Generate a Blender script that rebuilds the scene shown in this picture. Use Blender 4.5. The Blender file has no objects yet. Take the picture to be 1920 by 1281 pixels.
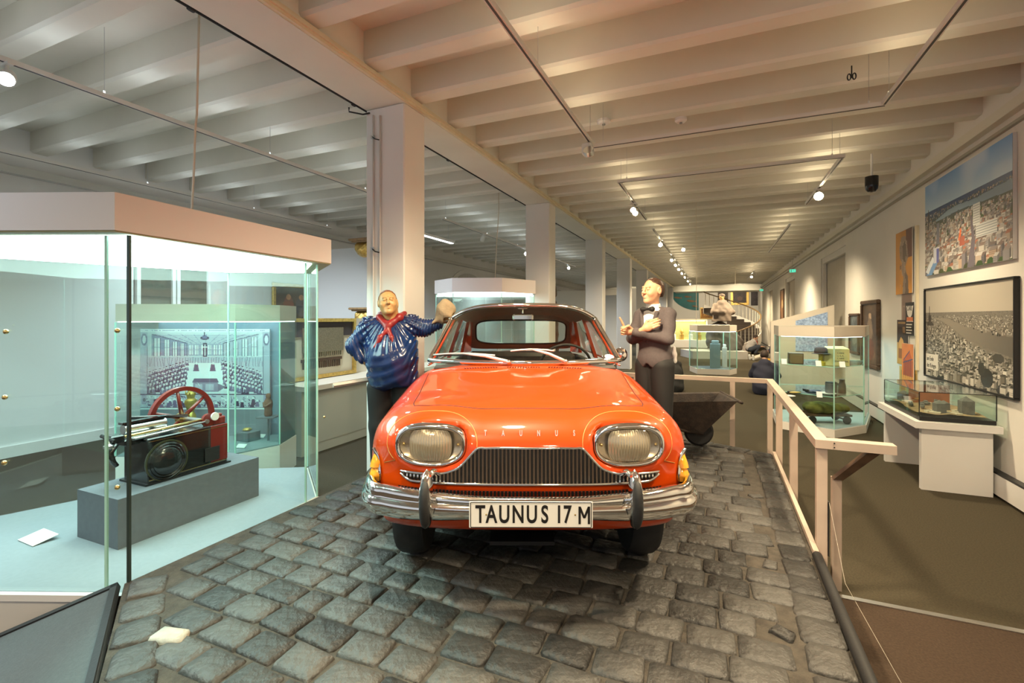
import bpy, bmesh, math, random
import numpy as np
from mathutils import Vector, Matrix, Euler
from mathutils.bvhtree import BVHTree
R = math.radians
sc = bpy.context.scene
col = sc.collection
rng = random.Random(7)

# ---------------------------------------------------------------- camera
F = 890.0; HC = 1.70; CY = 597.0              # focal length in pixels of a 1920 wide frame, eye height, horizon row
TH = math.atan(385 / F); CO, SI = math.cos(TH), math.sin(TH)
cam_d = bpy.data.cameras.new('camera'); cam = bpy.data.objects.new('camera', cam_d); col.objects.link(cam)
cam.location = (0, 0, HC); cam.rotation_euler = (R(90), 0, 0)
cam_d.sensor_width = 36; cam_d.lens = 36 * F / 1920; cam_d.shift_y = -(640.5 - CY) / 1920
cam_d.clip_start = .05; cam_d.clip_end = 200
sc.camera = cam
sc.view_settings.view_transform = 'Standard'; sc.view_settings.look = 'None'
sc.view_settings.gamma = 1; sc.view_settings.use_curve_mapping = False
sc.view_settings.exposure = EXPO = 0.52
w = bpy.data.worlds.new('world'); sc.world = w; w.use_nodes = True
w.node_tree.nodes['Background'].inputs[0].default_value = (.92, .95, 1, 1)
w.node_tree.nodes['Background'].inputs[1].default_value = .46
try:
    sc.cycles.max_bounces = 9; sc.cycles.transparent_max_bounces = 40; sc.cycles.diffuse_bounces = 4
    sc.cycles.glossy_bounces = 4; sc.cycles.sample_clamp_indirect = 6; sc.cycles.caustics_reflective = False
    sc.cycles.caustics_refractive = False; sc.cycles.blur_glossy = 1
    sc.cycles.use_denoising = True
except Exception: pass

def RM(a, b, z=0.0):                            # room frame: a across the hall, b along it
    return Vector((a * CO + b * SI, -a * SI + b * CO, z))
def PZ(u, v, z):                                # sight line met with the level z
    Y = (HC - z) * F / (v - CY); return Vector(((u - 960) / F * Y, Y, z))
def PY(u, v, Y): return Vector(((u - 960) / F * Y, Y, HC - (v - CY) / F * Y))
def PA(u, v, a):                                # sight line met with a plane along the hall
    t = (u - 960) / F; Y = a / (t * CO - SI); return Vector((t * Y, Y, HC - (v - CY) / F * Y))
def AB(p): return (p[0] * CO - p[1] * SI, p[0] * SI + p[1] * CO)

def blackbody(k):
    return {2700: (1, .66, .34), 3000: (1, .72, .43), 3500: (1, .80, .58), 4500: (1, .92, .82), 6500: (.86, .94, 1), 5000: (.93, 1, .95)}[k]
def lamp(name, kind, loc, energy, color, target=None, size=.1, angle=90, blend=.6, parent=None, sx=None, sy=None):
    d = bpy.data.lights.new(name, kind); d.energy = energy; d.color = color
    if kind == 'SPOT': d.spot_size = R(angle); d.spot_blend = blend; d.shadow_soft_size = size
    elif kind == 'POINT': d.shadow_soft_size = size
    elif kind == 'AREA':
        d.shape = 'RECTANGLE'; d.size = sx; d.size_y = sy
    o = bpy.data.objects.new(name, d); col.objects.link(o); o.location = loc
    if target is not None:
        o.rotation_euler = (Vector(target) - Vector(loc)).to_track_quat('-Z', 'Y').to_euler()
    return o

# added fill for the hall: upward strips over the tracks, wide down spots
ZT = 3.47
WARM, COOL, NEUT = (1, .81, .52), (.80, .92, 1), (1, .90, .76)
for (a, b0, b1, e, c) in ((-1.18, -1.5, 4.8, 26, WARM), (1.27, -1.5, 4.8, 26, WARM), (-1.18, 6.3, 8.8, 16, WARM), (1.27, 6.3, 8.6, 16, WARM), (-1.18, 9.8, 26, 80, WARM), (1.27, 10.4, 14.5, 22, WARM), (1.27, 20, 24, 24, WARM), (-4.52, -1, 5.4, 20, COOL), (-7.0, -1, 7.2, 20, COOL), (-4.52, 7.3, 16, 26, COOL)):
    o = lamp('ceiling_fill', 'AREA', RM(a, (b0 + b1) / 2, ZT + .0365), e * .22, c, sx=.03, sy=b1 - b0)    # upward strips added to brighten the ceiling joists
    o.rotation_euler = (R(180), 0, -TH)
for b in (-1.5, 2.6, 6.4, 11, 16, 22, 28):      # wide fill spots added over the right aisle
    for a in (-1.15, 1.25):
        lamp('aisle_fill', 'SPOT', RM(a, b, 3.42), 250 if b < 15 else 420, WARM, RM(a * .8, b + .6, 0), size=.12, angle=150, blend=.9)
for b in (.2, 4.6, 9.5, 15, 21, 27):  # cooler fill spots added over the left aisle
    for a in (-4.6, -6.8):
        lamp('aisle_fill', 'SPOT', RM(a, b, 3.42), 210, COOL, RM(a, b + .4, 0), size=.12, angle=150, blend=.9)
# added fill for cobbles and end wall, then track heads on car and figures
lamp('cobble_fill', 'SPOT', RM(-3.1, .45, 3.40), 330, (.48, .95, .82), (-.95, 1.95, .35), size=.05, angle=37, blend=.8)  # unseen lamp added to carry the showcase's teal light onto the cobbles
for a in (-5.5, -1.2, 1.2): lamp('end_wall_fill', 'SPOT', RM(a, 31.0, 3.36), 170, (1, .84, .58), RM(a, 35.1, 1.9), size=.08, angle=100, blend=.8)  # unseen lamps added to brighten the end wall
lamp('key_spot', 'SPOT', RM(-1.15, 1.1, 3.40), 200, (1, .82, .55), (.1, 2.6, .9), size=.05, angle=58, blend=.5)
lamp('key_spot', 'SPOT', RM(1.25, 2.2, 3.40), 180, (1, .80, .52), (.4, 2.7, .8), size=.05, angle=60, blend=.5)
lamp('rail_spot', 'SPOT', RM(1.27, 4.3, 3.40), 170, (1, .80, .52), RM(-.1, 2.9, .35), size=.02, angle=60, blend=.5)
lamp('face_spot', 'SPOT', RM(-1.15, 2.3, 3.40), 330, (1, .76, .46), (1.22, 4.3, 1.75), size=.03, angle=26, blend=.35)
lamp('face_spot', 'SPOT', RM(-1.15, 1.8, 3.40), 70, (1, .80, .52), (-1.05, 4.15, 1.6), size=.04, angle=34, blend=.4)

# ---------------------------------------------------------------- materials
_m = {}
def mat(name, c, rough=.6, metal=0., spec=.5, var=0., vscale=8., bump=0., bscale=60., coat=0., emit=None, estr=0., c2=None, alpha=None):
    if name in _m: return _m[name]
    m = bpy.data.materials.new(name); m.use_nodes = True; nt = m.node_tree; P = nt.nodes['Principled BSDF']
    c = tuple(c) + (1,)
    P.inputs['Base Color'].default_value = c; P.inputs['Roughness'].default_value = rough; P.inputs['Metallic'].default_value = metal
    P.inputs['Specular IOR Level'].default_value = spec
    if coat: P.inputs['Coat Weight'].default_value = coat; P.inputs['Coat Roughness'].default_value = .04
    tc = nt.nodes.new('ShaderNodeTexCoord')
    if var or c2:
        n = nt.nodes.new('ShaderNodeTexNoise'); n.inputs['Scale'].default_value = vscale; n.inputs['Detail'].default_value = 6
        nt.links.new(tc.outputs['Object'], n.inputs['Vector'])
        mx = nt.nodes.new('ShaderNodeMix'); mx.data_type = 'RGBA'
        d = tuple(c2) + (1,) if c2 else tuple(max(0, k * (1 - var)) for k in c[:3]) + (1,)
        mx.inputs['A'].default_value = c; mx.inputs['B'].default_value = d
        rp = nt.nodes.new('ShaderNodeMapRange'); rp.inputs['From Min'].default_value = .35; rp.inputs['From Max'].default_value = .65
        nt.links.new(n.outputs['Fac'], rp.inputs['Value']); nt.links.new(rp.outputs['Result'], mx.inputs['Factor'])
        nt.links.new(mx.outputs['Result'], P.inputs['Base Color'])
    if bump:
        n = nt.nodes.new('ShaderNodeTexNoise'); n.inputs['Scale'].default_value = bscale; n.inputs['Detail'].default_value = 5
        nt.links.new(tc.outputs['Object'], n.inputs['Vector'])
        bp = nt.nodes.new('ShaderNodeBump'); bp.inputs['Strength'].default_value = bump; bp.inputs['Distance'].default_value = .01
        nt.links.new(n.outputs['Fac'], bp.inputs['Height']); nt.links.new(bp.outputs['Normal'], P.inputs['Normal'])
    if emit:
        P.inputs['Emission Color'].default_value = tuple(emit) + (1,); P.inputs['Emission Strength'].default_value = estr
    _m[name] = m; return m
def glass(name, tint=(.86, .96, .93), refl=.9, rough=.0, ior=1.45):     # thin sheet: clear with Fresnel reflection
    if name in _m: return _m[name]
    m = bpy.data.materials.new(name); m.use_nodes = True; nt = m.node_tree; nt.nodes.clear()
    o = nt.nodes.new('ShaderNodeOutputMaterial'); t = nt.nodes.new('ShaderNodeBsdfTransparent'); t.inputs[0].default_value = tuple(tint) + (1,)
    g = nt.nodes.new('ShaderNodeBsdfGlossy'); g.inputs['Roughness'].default_value = rough; g.inputs[0].default_value = (refl,) * 3 + (1,)
    lw = nt.nodes.new('ShaderNodeLayerWeight'); lw.inputs[0].default_value = .5
    pw = nt.nodes.new('ShaderNodeMath'); pw.operation = 'POWER'; pw.inputs[1].default_value = 5; nt.links.new(lw.outputs['Facing'], pw.inputs[0])
    fr = nt.nodes.new('ShaderNodeMath'); fr.operation = 'MULTIPLY_ADD'; fr.inputs[1].default_value = .9; fr.inputs[2].default_value = .035; nt.links.new(pw.outputs[0], fr.inputs[0])
    mx = nt.nodes.new('ShaderNodeMixShader')
    nt.links.new(fr.outputs[0], mx.inputs[0]); nt.links.new(t.outputs[0], mx.inputs[1]); nt.links.new(g.outputs[0], mx.inputs[2])
    nt.links.new(mx.outputs[0], o.inputs[0]); _m[name] = m; return m
def vcol_mat(name, rough=.5, attr='Col'):
    if name in _m: return _m[name]
    m = bpy.data.materials.new(name); m.use_nodes = True; nt = m.node_tree; P = nt.nodes['Principled BSDF']
    a = nt.nodes.new('ShaderNodeVertexColor'); a.layer_name = attr
    nt.links.new(a.outputs['Color'], P.inputs['Base Color']); P.inputs['Roughness'].default_value = rough
    _m[name] = m; return m

WHITE = mat('white_paint', (.76, .74, .71), .75, var=.05, vscale=2.5, bump=.08, bscale=40)
WALL = mat('wall_plaster', (.78, .75, .70), .85, var=.05, vscale=1.2, bump=.06, bscale=25)
CEIL = mat('ceiling_paint', (.75, .725, .64), .8, var=.07, vscale=1.6, bump=.1, bscale=18)
CREAM = mat('cream_trim', (.74, .66, .48), .6, var=.06)
CARPET = mat('carpet_olive', (.082, .069, .046), .97, spec=.1, c2=(.060, .051, .035), vscale=90, bump=.6, bscale=320)
CARPET2 = mat('carpet_brown', (.080, .055, .040), .97, spec=.1, c2=(.058, .041, .030), vscale=90, bump=.6, bscale=320)
LACQ = mat('case_lacquer', (.76, .74, .72), .45, var=.03, vscale=3)
GREYC = mat('case_grey_cloth', (.40, .45, .49), .9, var=.08, vscale=60)
SLATE = mat('plinth_slate', (.13, .145, .17), .75, var=.1, vscale=25)
GLASS = glass('case_glass', (.93, .985, .965))
EDGE = mat('glass_edge', (.42, .72, .62), .15, spec=.6)
BLACK = mat('black_rubber', (.012, .012, .013), .6, bump=.1)
DARK = mat('dark_metal', (.03, .03, .032), .4, metal=.6)
STEEL = mat('steel', (.62, .62, .62), .28, metal=1)
CHROME = mat('chrome', (.88, .87, .85), .07, metal=1)
WOODP = mat('pale_painted_wood', (.54, .43, .355), .55, var=.1, vscale=5)
BEIGE = mat('beige_panel', (.52, .47, .38), .7, var=.05)
GOLD = mat('gilt', (.72, .48, .14), .38, metal=.75, var=.3, vscale=30, bump=.3, bscale=60)
BRASS = mat('brass', (.78, .58, .25), .25, metal=1)
DWOOD = mat('dark_wood', (.10, .055, .03), .5, var=.4, vscale=15)
PAPER = mat('white_card', (.82, .82, .80), .8)

# ---------------------------------------------------------------- mesh building
class MB:
    def __init__(s): s.v = []; s.f = []
    def add(s, vs, fs):
        n = len(s.v); s.v += [Vector(p) for p in vs]; s.f += [tuple(i + n for i in f) for f in fs]; return s
    def box(s, c, d, rz=0, rot=None, bev=0):
        c = Vector(c); hx, hy, hz = d[0] / 2, d[1] / 2, d[2] / 2
        M = rot if rot is not None else Matrix.Rotation(rz, 3, 'Z')
        if bev:
            e = bev; ring = lambda k, z: [(-hx + k, -hy + k, z), (hx - k, -hy + k, z), (hx - k, hy - k, z), (-hx + k, hy - k, z)]
            # octagonal outline with chamfered top and bottom
            def oct(k, z): x, y = hx - k, hy - k; q = e; return [(-x + q, -y, z), (x - q, -y, z), (x, -y + q, z), (x, y - q, z), (x - q, y, z), (-x + q, y, z), (-x, y - q, z), (-x, -y + q, z)]
            vs = oct(e, -hz) + oct(0, -hz + e) + oct(0, hz - e) + oct(e, hz)
            fs = [tuple(range(7, -1, -1)), tuple(range(24, 32))]
            for r in range(3):
                for i in range(8): j = (i + 1) % 8; fs.append((r * 8 + i, r * 8 + j, r * 8 + 8 + j, r * 8 + 8 + i))
        else:
            vs = [(x, y, z) for z in (-hz, hz) for (x, y) in ((-hx, -hy), (hx, -hy), (hx, hy), (-hx, hy))]
            fs = [(3, 2, 1, 0), (4, 5, 6, 7), (0, 1, 5, 4), (1, 2, 6, 5), (2, 3, 7, 6), (3, 0, 4, 7)]
        return s.add([c + M @ Vector(p) for p in vs], fs)
    def prism(s, poly, z0, z1):
        n = len(poly); ar = sum(poly[i][0] * poly[(i + 1) % n][1] - poly[(i + 1) % n][0] * poly[i][1] for i in range(n))
        if ar < 0: poly = poly[::-1]
        return s.add([(p[0], p[1], z0) for p in poly] + [(p[0], p[1], z1) for p in poly],
                     [tuple(range(n - 1, -1, -1)), tuple(range(n, 2 * n))] + [(i, (i + 1) % n, n + (i + 1) % n, n + i) for i in range(n)])
    def extr(s, poly, axis, t0, t1):            # polygon in a plane, swept along an axis: 'x' takes (y,z), 'y' takes (x,z)
        g = (lambda p, t: (t, p[0], p[1])) if axis == 'x' else (lambda p, t: (p[0], t, p[1]))
        n = len(poly); return s.add([g(p, t0) for p in poly] + [g(p, t1) for p in poly],
                     [tuple(range(n - 1, -1, -1)), tuple(range(n, 2 * n))] + [(i, (i + 1) % n, n + (i + 1) % n, n + i) for i in range(n)])
    def tube(s, path, r, n=8, closed=False, cap=True):
        P = [Vector(p) for p in path]; m = len(P); rs = r if isinstance(r, (list, tuple)) else [r] * m
        vs = []; up = None
        for i in range(m):
            a = P[(i - 1) % m] if (closed or i > 0) else P[i]; b = P[(i + 1) % m] if (closed or i < m - 1) else P[i]
            t = (b - a).normalized()
            if up is None:
                up = Vector((0, 0, 1)) if abs(t.z) < .9 else Vector((1, 0, 0))
            x = up.cross(t)
            if x.length < 1e-5: x = Vector((1, 0, 0)).cross(t)
            x.normalize(); y = t.cross(x); up = y
            vs += [P[i] + (x * math.cos(2 * math.pi * k / n) + y * math.sin(2 * math.pi * k / n)) * rs[i] for k in range(n)]
        fs = []
        for i in range(m if closed else m - 1):
            j = (i + 1) % m
            for k in range(n): l = (k + 1) % n; fs.append((i * n + k, i * n + l, j * n + l, j * n + k))
        if cap and not closed: fs += [tuple(range(n - 1, -1, -1)), tuple(range((m - 1) * n, m * n))]
        return s.add(vs, fs)
    def cyl(s, a, b, r, r2=None, n=16): return s.tube([a, b], [r, r if r2 is None else r2], n)
    def lathe(s, prof, c=(0, 0, 0), n=24, M=None):
        c = Vector(c); M = M or Matrix.Identity(3); vs = []; m = len(prof)
        for (r, z) in prof: vs += [c + M @ Vector((r * math.cos(2 * math.pi * k / n), r * math.sin(2 * math.pi * k / n), z)) for k in range(n)]
        fs = [(i * n + k, i * n + (k + 1) % n, (i + 1) * n + (k + 1) % n, (i + 1) * n + k) for i in range(m - 1) for k in range(n)]
        fs += [tuple(range(n - 1, -1, -1)), tuple(range((m - 1) * n, m * n))]
        return s.add(vs, fs)
    def ball(s, c, r, n=16, m=10, M=None):
        rr = r if isinstance(r, (tuple, list)) else (r, r, r); c = Vector(c); M = M or Matrix.Identity(3); vs = [c + M @ Vector((0, 0, -rr[2]))]
        for i in range(1, m):
            p = math.pi * i / m - math.pi / 2
            vs += [c + M @ Vector((rr[0] * math.cos(p) * math.cos(2 * math.pi * k / n), rr[1] * math.cos(p) * math.sin(2 * math.pi * k / n), rr[2] * math.sin(p))) for k in range(n)]
        vs.append(c + M @ Vector((0, 0, rr[2]))); L = len(vs) - 1; fs = []
        for k in range(n): l = (k + 1) % n; fs.append((0, 1 + l, 1 + k)); fs.append((L, 1 + (m - 2) * n + k, 1 + (m - 2) * n + l))
        for i in range(m - 2):
            for k in range(n): l = (k + 1) % n; a = 1 + i * n; fs.append((a + k, a + l, a + n + l, a + n + k))
        return s.add(vs, fs)
    def grid(s, fn, nu, nv):                     # fn(i/nu, j/nv) -> point
        vs = [fn(i / nu, j / nv) for j in range(nv + 1) for i in range(nu + 1)]
        return s.add(vs, [(j * (nu + 1) + i, j * (nu + 1) + i + 1, (j + 1) * (nu + 1) + i + 1, (j + 1) * (nu + 1) + i) for j in range(nv) for i in range(nu)])
    def build(s, name, m, parent=None, smooth=False, world=False, loc=None, rz=0, fix=True):
        me = bpy.data.meshes.new(name); vs = s.v
        if world and parent is not None:
            I = parent.matrix_basis.inverted(); vs = [I @ p for p in vs]
        elif world and loc is not None:
            I = (Matrix.Translation(loc) @ Matrix.Rotation(rz, 4, 'Z')).inverted(); vs = [I @ p for p in vs]
        me.from_pydata([tuple(p) for p in vs], [], s.f)
        if fix:
            bm = bmesh.new(); bm.from_mesh(me); bmesh.ops.recalc_face_normals(bm, faces=bm.faces); bm.to_mesh(me); bm.free()
        me.materials.append(m)
        if smooth:
            for p in me.polygons: p.use_smooth = True
            if smooth != True: me.set_sharp_from_angle(angle=R(smooth))
        return link(name, me, parent, loc, rz)
def link(name, me, parent=None, loc=None, rz=0):
    o = bpy.data.objects.new(name, me); col.objects.link(o)
    if parent is not None: o.parent = parent
    if loc is not None: o.location = loc
    if rz: o.rotation_euler = (0, 0, rz)
    if loc is not None or rz: o.matrix_basis = Matrix.Translation(o.location) @ Matrix.Rotation(rz, 4, 'Z')
    return o
def tag(o, label=None, cat=None, group=None, kind=None):
    if label: o['label'] = label
    if cat: o['category'] = cat
    if group: o['group'] = group
    if kind: o['kind'] = kind
    return o
def thing(name, label, cat, loc=(0, 0, 0), rz=0, group=None):
    o = bpy.data.objects.new(name, None); col.objects.link(o); o.empty_display_size = .1
    o.matrix_basis = Matrix.Translation(loc) @ Matrix.Rotation(rz, 4, 'Z')
    return tag(o, label, cat, group)
def struct(o): o['kind'] = 'structure'; return o
def kids(o): return list(o.children)
def dup(root, loc, rz=0, label=None, scale=None):
    r = root.copy(); col.objects.link(r); r.location = loc; r.rotation_euler = (0, 0, rz)
    if label: r['label'] = label
    if scale: r.scale = (scale,) * 3
    for ch in kids(root):
        c = ch.copy(); col.objects.link(c); c.parent = r
        for g in kids(ch): d = g.copy(); col.objects.link(d); d.parent = c
    return r

# ---------------------------------------------------------------- implicit surfaces (surface nets)
def smin(a, b, k): h = np.clip(.5 + .5 * (b - a) / k, 0, 1); return b + (a - b) * h - k * h * (1 - h)
def smax(a, b, k): return -smin(-a, -b, k)
def cap(p, a, b, ra, rb=None):                   # tapered capsule
    rb = ra if rb is None else rb; a = np.array(a, float); b = np.array(b, float); d = b - a; L = float(d @ d) + 1e-12
    q = p - a; t = np.clip((q @ d) / L, 0, 1); return np.sqrt(((q - t[..., None] * d) ** 2).sum(-1)) - (ra + (rb - ra) * t)
def ell(p, c, r, rot=None):
    q = p - np.array(c, float)
    if rot is not None: q = q @ np.array(rot)
    r = np.array(r, float); k0 = np.sqrt(((q / r) ** 2).sum(-1)) + 1e-9; k1 = np.sqrt(((q / r ** 2) ** 2).sum(-1)) + 1e-9
    return k0 * (k0 - 1) / k1
def chain(p, pts, k=.02):
    d = None
    for (a, ra), (b, rb) in zip(pts[:-1], pts[1:]):
        e = cap(p, a, b, ra, rb); d = e if d is None else smin(d, e, k)
    return d
def nets(fn, lo, hi, res, proj=2):
    lo = np.array(lo, float); hi = np.array(hi, float); n = np.ceil((hi - lo) / res).astype(int) + 1
    ax = [lo[i] + res * np.arange(n[i]) for i in range(3)]
    val = np.empty(n, np.float32)
    for i in range(n[0]):
        Y, Z = np.meshgrid(ax[1], ax[2], indexing='ij'); p = np.stack([np.full(Y.shape, ax[0][i]), Y, Z], -1); val[i] = fn(p)
    s = val < 0
    cs = [s[i:n[0] - 1 + i, j:n[1] - 1 + j, k:n[2] - 1 + k] for i in (0, 1) for j in (0, 1) for k in (0, 1)]
    cnt = sum(c.astype(np.int8) for c in cs); act = (cnt > 0) & (cnt < 8)
    idx = -np.ones(act.shape, int); cells = np.argwhere(act); idx[act] = np.arange(len(cells))
    acc = np.zeros((len(cells), 3)); num = np.zeros(len(cells))
    corners = [(i, j, k) for i in (0, 1) for j in (0, 1) for k in (0, 1)]
    for a in corners:
        for d in range(3):
            if a[d]: continue
            b = list(a); b[d] = 1
            va = val[tuple((cells + a).T)]; vb = val[tuple((cells + b).T)]; m = (va < 0) != (vb < 0)
            t = np.where(m, va / np.where(m, va - vb, 1), 0)
            q = np.array(a, float) + t[:, None] * (np.array(b) - np.array(a)); acc[m] += q[m]; num[m] += 1
    V = lo + (cells + acc / num[:, None]) * res
    e = res * .3
    for _ in range(proj):
        f0 = fn(V); g = np.stack([(fn(V + e * np.eye(3)[i]) - fn(V - e * np.eye(3)[i])) / (2 * e) for i in range(3)], -1)
        g2 = (g ** 2).sum(-1); st = np.clip(f0 / np.maximum(g2, 1e-3), -res, res); V = V - st[:, None] * g
    faces = []
    for d in range(3):
        o = [x for x in range(3) if x != d]
        sl = [slice(1, n[i] - 1) for i in range(3)]; sl[d] = slice(0, n[d] - 1); s2 = list(sl); s2[d] = slice(1, n[d])
        A = s[tuple(sl)]; Bm = s[tuple(s2)]; e1 = np.argwhere(A != Bm)
        if len(e1) == 0: continue
        inside = A[tuple(e1.T)]; base = e1.copy(); base[:, o[0]] += 1; base[:, o[1]] += 1
        u = np.zeros(3, int); u[o[0]] = 1; v_ = np.zeros(3, int); v_[o[1]] = 1
        q = np.stack([idx[tuple((base - u - v_).T)], idx[tuple((base - v_).T)], idx[tuple(base.T)], idx[tuple((base - u).T)]], 1)
        flip = inside if d != 1 else ~inside
        q[~flip] = q[~flip][:, ::-1]; faces.append(q)
    return V, np.concatenate(faces)
def np_mesh(name, V, Fq, m, parent=None, smooth=True, loc=None, rz=0):
    me = bpy.data.meshes.new(name); me.from_pydata(V.tolist(), [], Fq.tolist()); me.materials.append(m)
    if smooth: me.polygons.foreach_set('use_smooth', np.ones(len(me.polygons), bool))
    return link(name, me, parent, loc, rz)
def sub_mesh(V, Fq, mask):
    f = Fq[mask]; u, inv = np.unique(f, return_inverse=True); return V[u], inv.reshape(f.shape)

# ---------------------------------------------------------------- flat prints: a raster painted on a fine grid
class Ras:
    def __init__(s, w, h, c=(1, 1, 1)): s.w, s.h = w, h; s.a = np.ones((h, w, 3)) * np.array(c)
    def rect(s, x0, y0, x1, y1, c): s.a[max(0, int(y0)):max(0, int(y1)), max(0, int(x0)):max(0, int(x1))] = c
    def poly(s, pts, c):
        ys = [p[1] for p in pts]; n = len(pts)
        for y in range(max(0, int(min(ys))), min(s.h, int(max(ys)) + 1)):
            xs = []; yy = y + .5
            for i in range(n):
                (xa, ya), (xb, yb) = pts[i], pts[(i + 1) % n]
                if (ya <= yy) != (yb <= yy): xs.append(xa + (yy - ya) / (yb - ya) * (xb - xa))
            xs.sort()
            for i in range(0, len(xs) - 1, 2): s.a[y, max(0, int(round(xs[i]))):max(0, int(round(xs[i + 1])))] = c
    def line(s, x0, y0, x1, y1, c, t=1):
        n = int(max(abs(x1 - x0), abs(y1 - y0))) * 2 + 1
        for i in range(n + 1):
            x = x0 + (x1 - x0) * i / n; y = y0 + (y1 - y0) * i / n; s.rect(x - t / 2 + .5, y - t / 2 + .5, x + t / 2 + .5, y + t / 2 + .5, c)
    def disc(s, cx, cy, rx, ry, c):
        Y, X = np.mgrid[0:s.h, 0:s.w]; s.a[((X - cx) / rx) ** 2 + ((Y - cy) / ry) ** 2 < 1] = c
    def mesh(s, name, wd, ht, m, parent=None, **k):  # picture in the local x-z plane, facing -y, lower left at origin
        w, h = s.w, s.h; X, Z = np.meshgrid(np.linspace(0, wd, w + 1), np.linspace(ht, 0, h + 1))
        V = np.stack([X, np.zeros_like(X), Z], -1).reshape(-1, 3)
        J, I = np.mgrid[0:h, 0:w]; b = (J * (w + 1) + I).reshape(-1); Fq = np.stack([b, b + w + 1, b + w + 2, b + 1], 1)
        o = np_mesh(name, V, Fq, m, parent, smooth=False, **k); me = o.data
        ca = me.color_attributes.new('Col', 'FLOAT_COLOR', 'CORNER')
        c = np.repeat(np.concatenate([np.clip(s.a, 0, 1).reshape(-1, 3), np.ones((w * h, 1))], 1), 4, 0); ca.data.foreach_set('color', c.astype(np.float32).ravel())
        return o
PRINT = vcol_mat('print_ink', .45)
def fnoise(w, h, cells, seed):                    # smooth value noise
    r = np.random.RandomState(seed); g = r.rand(int(cells) + 2, int(cells * w / h) + 2)
    y = np.linspace(0, cells, h, endpoint=False); x = np.linspace(0, cells * w / h, w, endpoint=False); yi = y.astype(int); xi = x.astype(int)
    fy = (y - yi)[:, None]; fx = (x - xi)[None]; fy = fy * fy * (3 - 2 * fy); fx = fx * fx * (3 - 2 * fx)
    a = g[yi][:, xi]; b = g[yi][:, xi + 1]; c = g[yi + 1][:, xi]; d = g[yi + 1][:, xi + 1]
    return (a * (1 - fx) + b * fx) * (1 - fy) + (c * (1 - fx) + d * fx) * fy
def text(name, body, size, m, parent, loc, rot, ext=.001, sx=1.0, align='CENTER', bold=0):
    cu = bpy.data.curves.new(name, 'FONT'); cu.body = body; cu.size = size; cu.extrude = ext; cu.align_x = align; cu.align_y = 'CENTER'; cu.offset = bold
    t = bpy.data.objects.new('tmp', cu); col.objects.link(t); dg = bpy.context.evaluated_depsgraph_get(); dg.update()
    me = bpy.data.meshes.new_from_object(t.evaluated_get(dg)); bpy.data.objects.remove(t); me.name = name
    me.materials.clear(); me.materials.append(m)
    M = Matrix.Translation(loc) @ Euler(rot).to_matrix().to_4x4() @ Matrix.Diagonal((sx, 1, 1, 1)); me.transform(M)
    return link(name, me, parent)
# ================================================================ the hall
AW, AL, BN, BF = 2.49, -7.95, -5.0, 35.2          # right wall, left wall, near end, far end
ZJ, ZC = 3.79, 4.05                                # joist undersides, slab
BA0, BA1, ZB = -3.10, -2.655, 3.70                 # beam over the columns
RZ = -TH
def rbox(a0, a1, b0, b1, z0, z1, mb=None):
    mb = mb or MB(); mb.box(((a0 + a1) / 2, (b0 + b1) / 2, (z0 + z1) / 2), (a1 - a0, b1 - b0, z1 - z0)); return mb
def rstruct(name, mb, m, **k): return struct(mb.build(name, m, loc=(0, 0, 0), rz=RZ, **k))
BS = 3.455                                         # metal strip between the two carpets
rstruct('floor', rbox(AL - .3, AW + .3, BS, BF + .3, -.1, 0), CARPET)
rstruct('floor', rbox(AL - .3, AW + .3, BN - .3, BS, -.1, 0), CARPET2)
strip = rstruct('trim_1', rbox(.62, AW, BS - .02, BS + .02, .0, .006), STEEL)
# ---- right wall with two blocked window niches
niches = [(12.0, 14.6, .25, 3.25), (19.2, 21.6, .25, 3.25), (26.4, 28.8, .25, 3.25)]
mb = MB(); b = BN
for (b0, b1, z0, z1) in niches:
    rbox(AW, AW + .3, b, b0, 0, ZC, mb); rbox(AW, AW + .3, b0, b1, 0, z0, mb); rbox(AW, AW + .3, b0, b1, z1, ZC, mb); rbox(AW + .16, AW + .3, b0, b1, z0, z1, mb); b = b1
rbox(AW, AW + .3, b, BF, 0, ZC, mb)
wall_r = rstruct('wall_right', mb, WALL)
for (b0, b1, z0, z1) in niches:
    rbox(AW + .02, AW + .10, b0 + .02, b0 + .14, z0, z1, m2 := MB()); rbox(AW + .02, AW + .10, b1 - .14, b1 - .02, z0, z1, m2)
    rbox(AW + .02, AW + .10, b0 + .14, b1 - .14, z1 - .14, z1, m2); m2.build('niche_frame', WHITE, wall_r)
    rbox(AW + .11, AW + .155, b0 + .14, b1 - .14, z0, z1 - .14).build('niche_panel', mat('niche_panel', (.60, .55, .47), .8, var=.06), wall_r)
# ---- left wall with arched niches
mb = MB(); rbox(AL - .3, AL, BN, BF, 0, ZC, mb); wall_l = rstruct('wall_left', mb, mat('wall_cool', (.74, .74, .73), .85, var=.05, vscale=1.2, bump=.06, bscale=25))
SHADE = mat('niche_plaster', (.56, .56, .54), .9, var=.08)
def arch(mb, b0, b1, z0, zs, a0, a1, n=12):        # arched slab in the room frame, sprung at zs
    cb, r = (b0 + b1) / 2, (b1 - b0) / 2; pl = [(b0, z0)] + [(cb - r * math.cos(math.pi * i / n), zs + .62 * r * math.sin(math.pi * i / n)) for i in range(n + 1)] + [(b1, z0)]
    return mb.extr(pl, 'x', a0, a1)
for i, b0 in enumerate((8.1, 13.2, 18.3, 23.4, 28.5)):
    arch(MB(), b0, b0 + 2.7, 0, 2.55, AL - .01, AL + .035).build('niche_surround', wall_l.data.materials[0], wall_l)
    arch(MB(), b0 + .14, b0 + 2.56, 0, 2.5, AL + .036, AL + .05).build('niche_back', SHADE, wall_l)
rstruct('wall_far', rbox(AL - .3, AW + .3, BF, BF + .3, 0, ZC), WALL)
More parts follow.
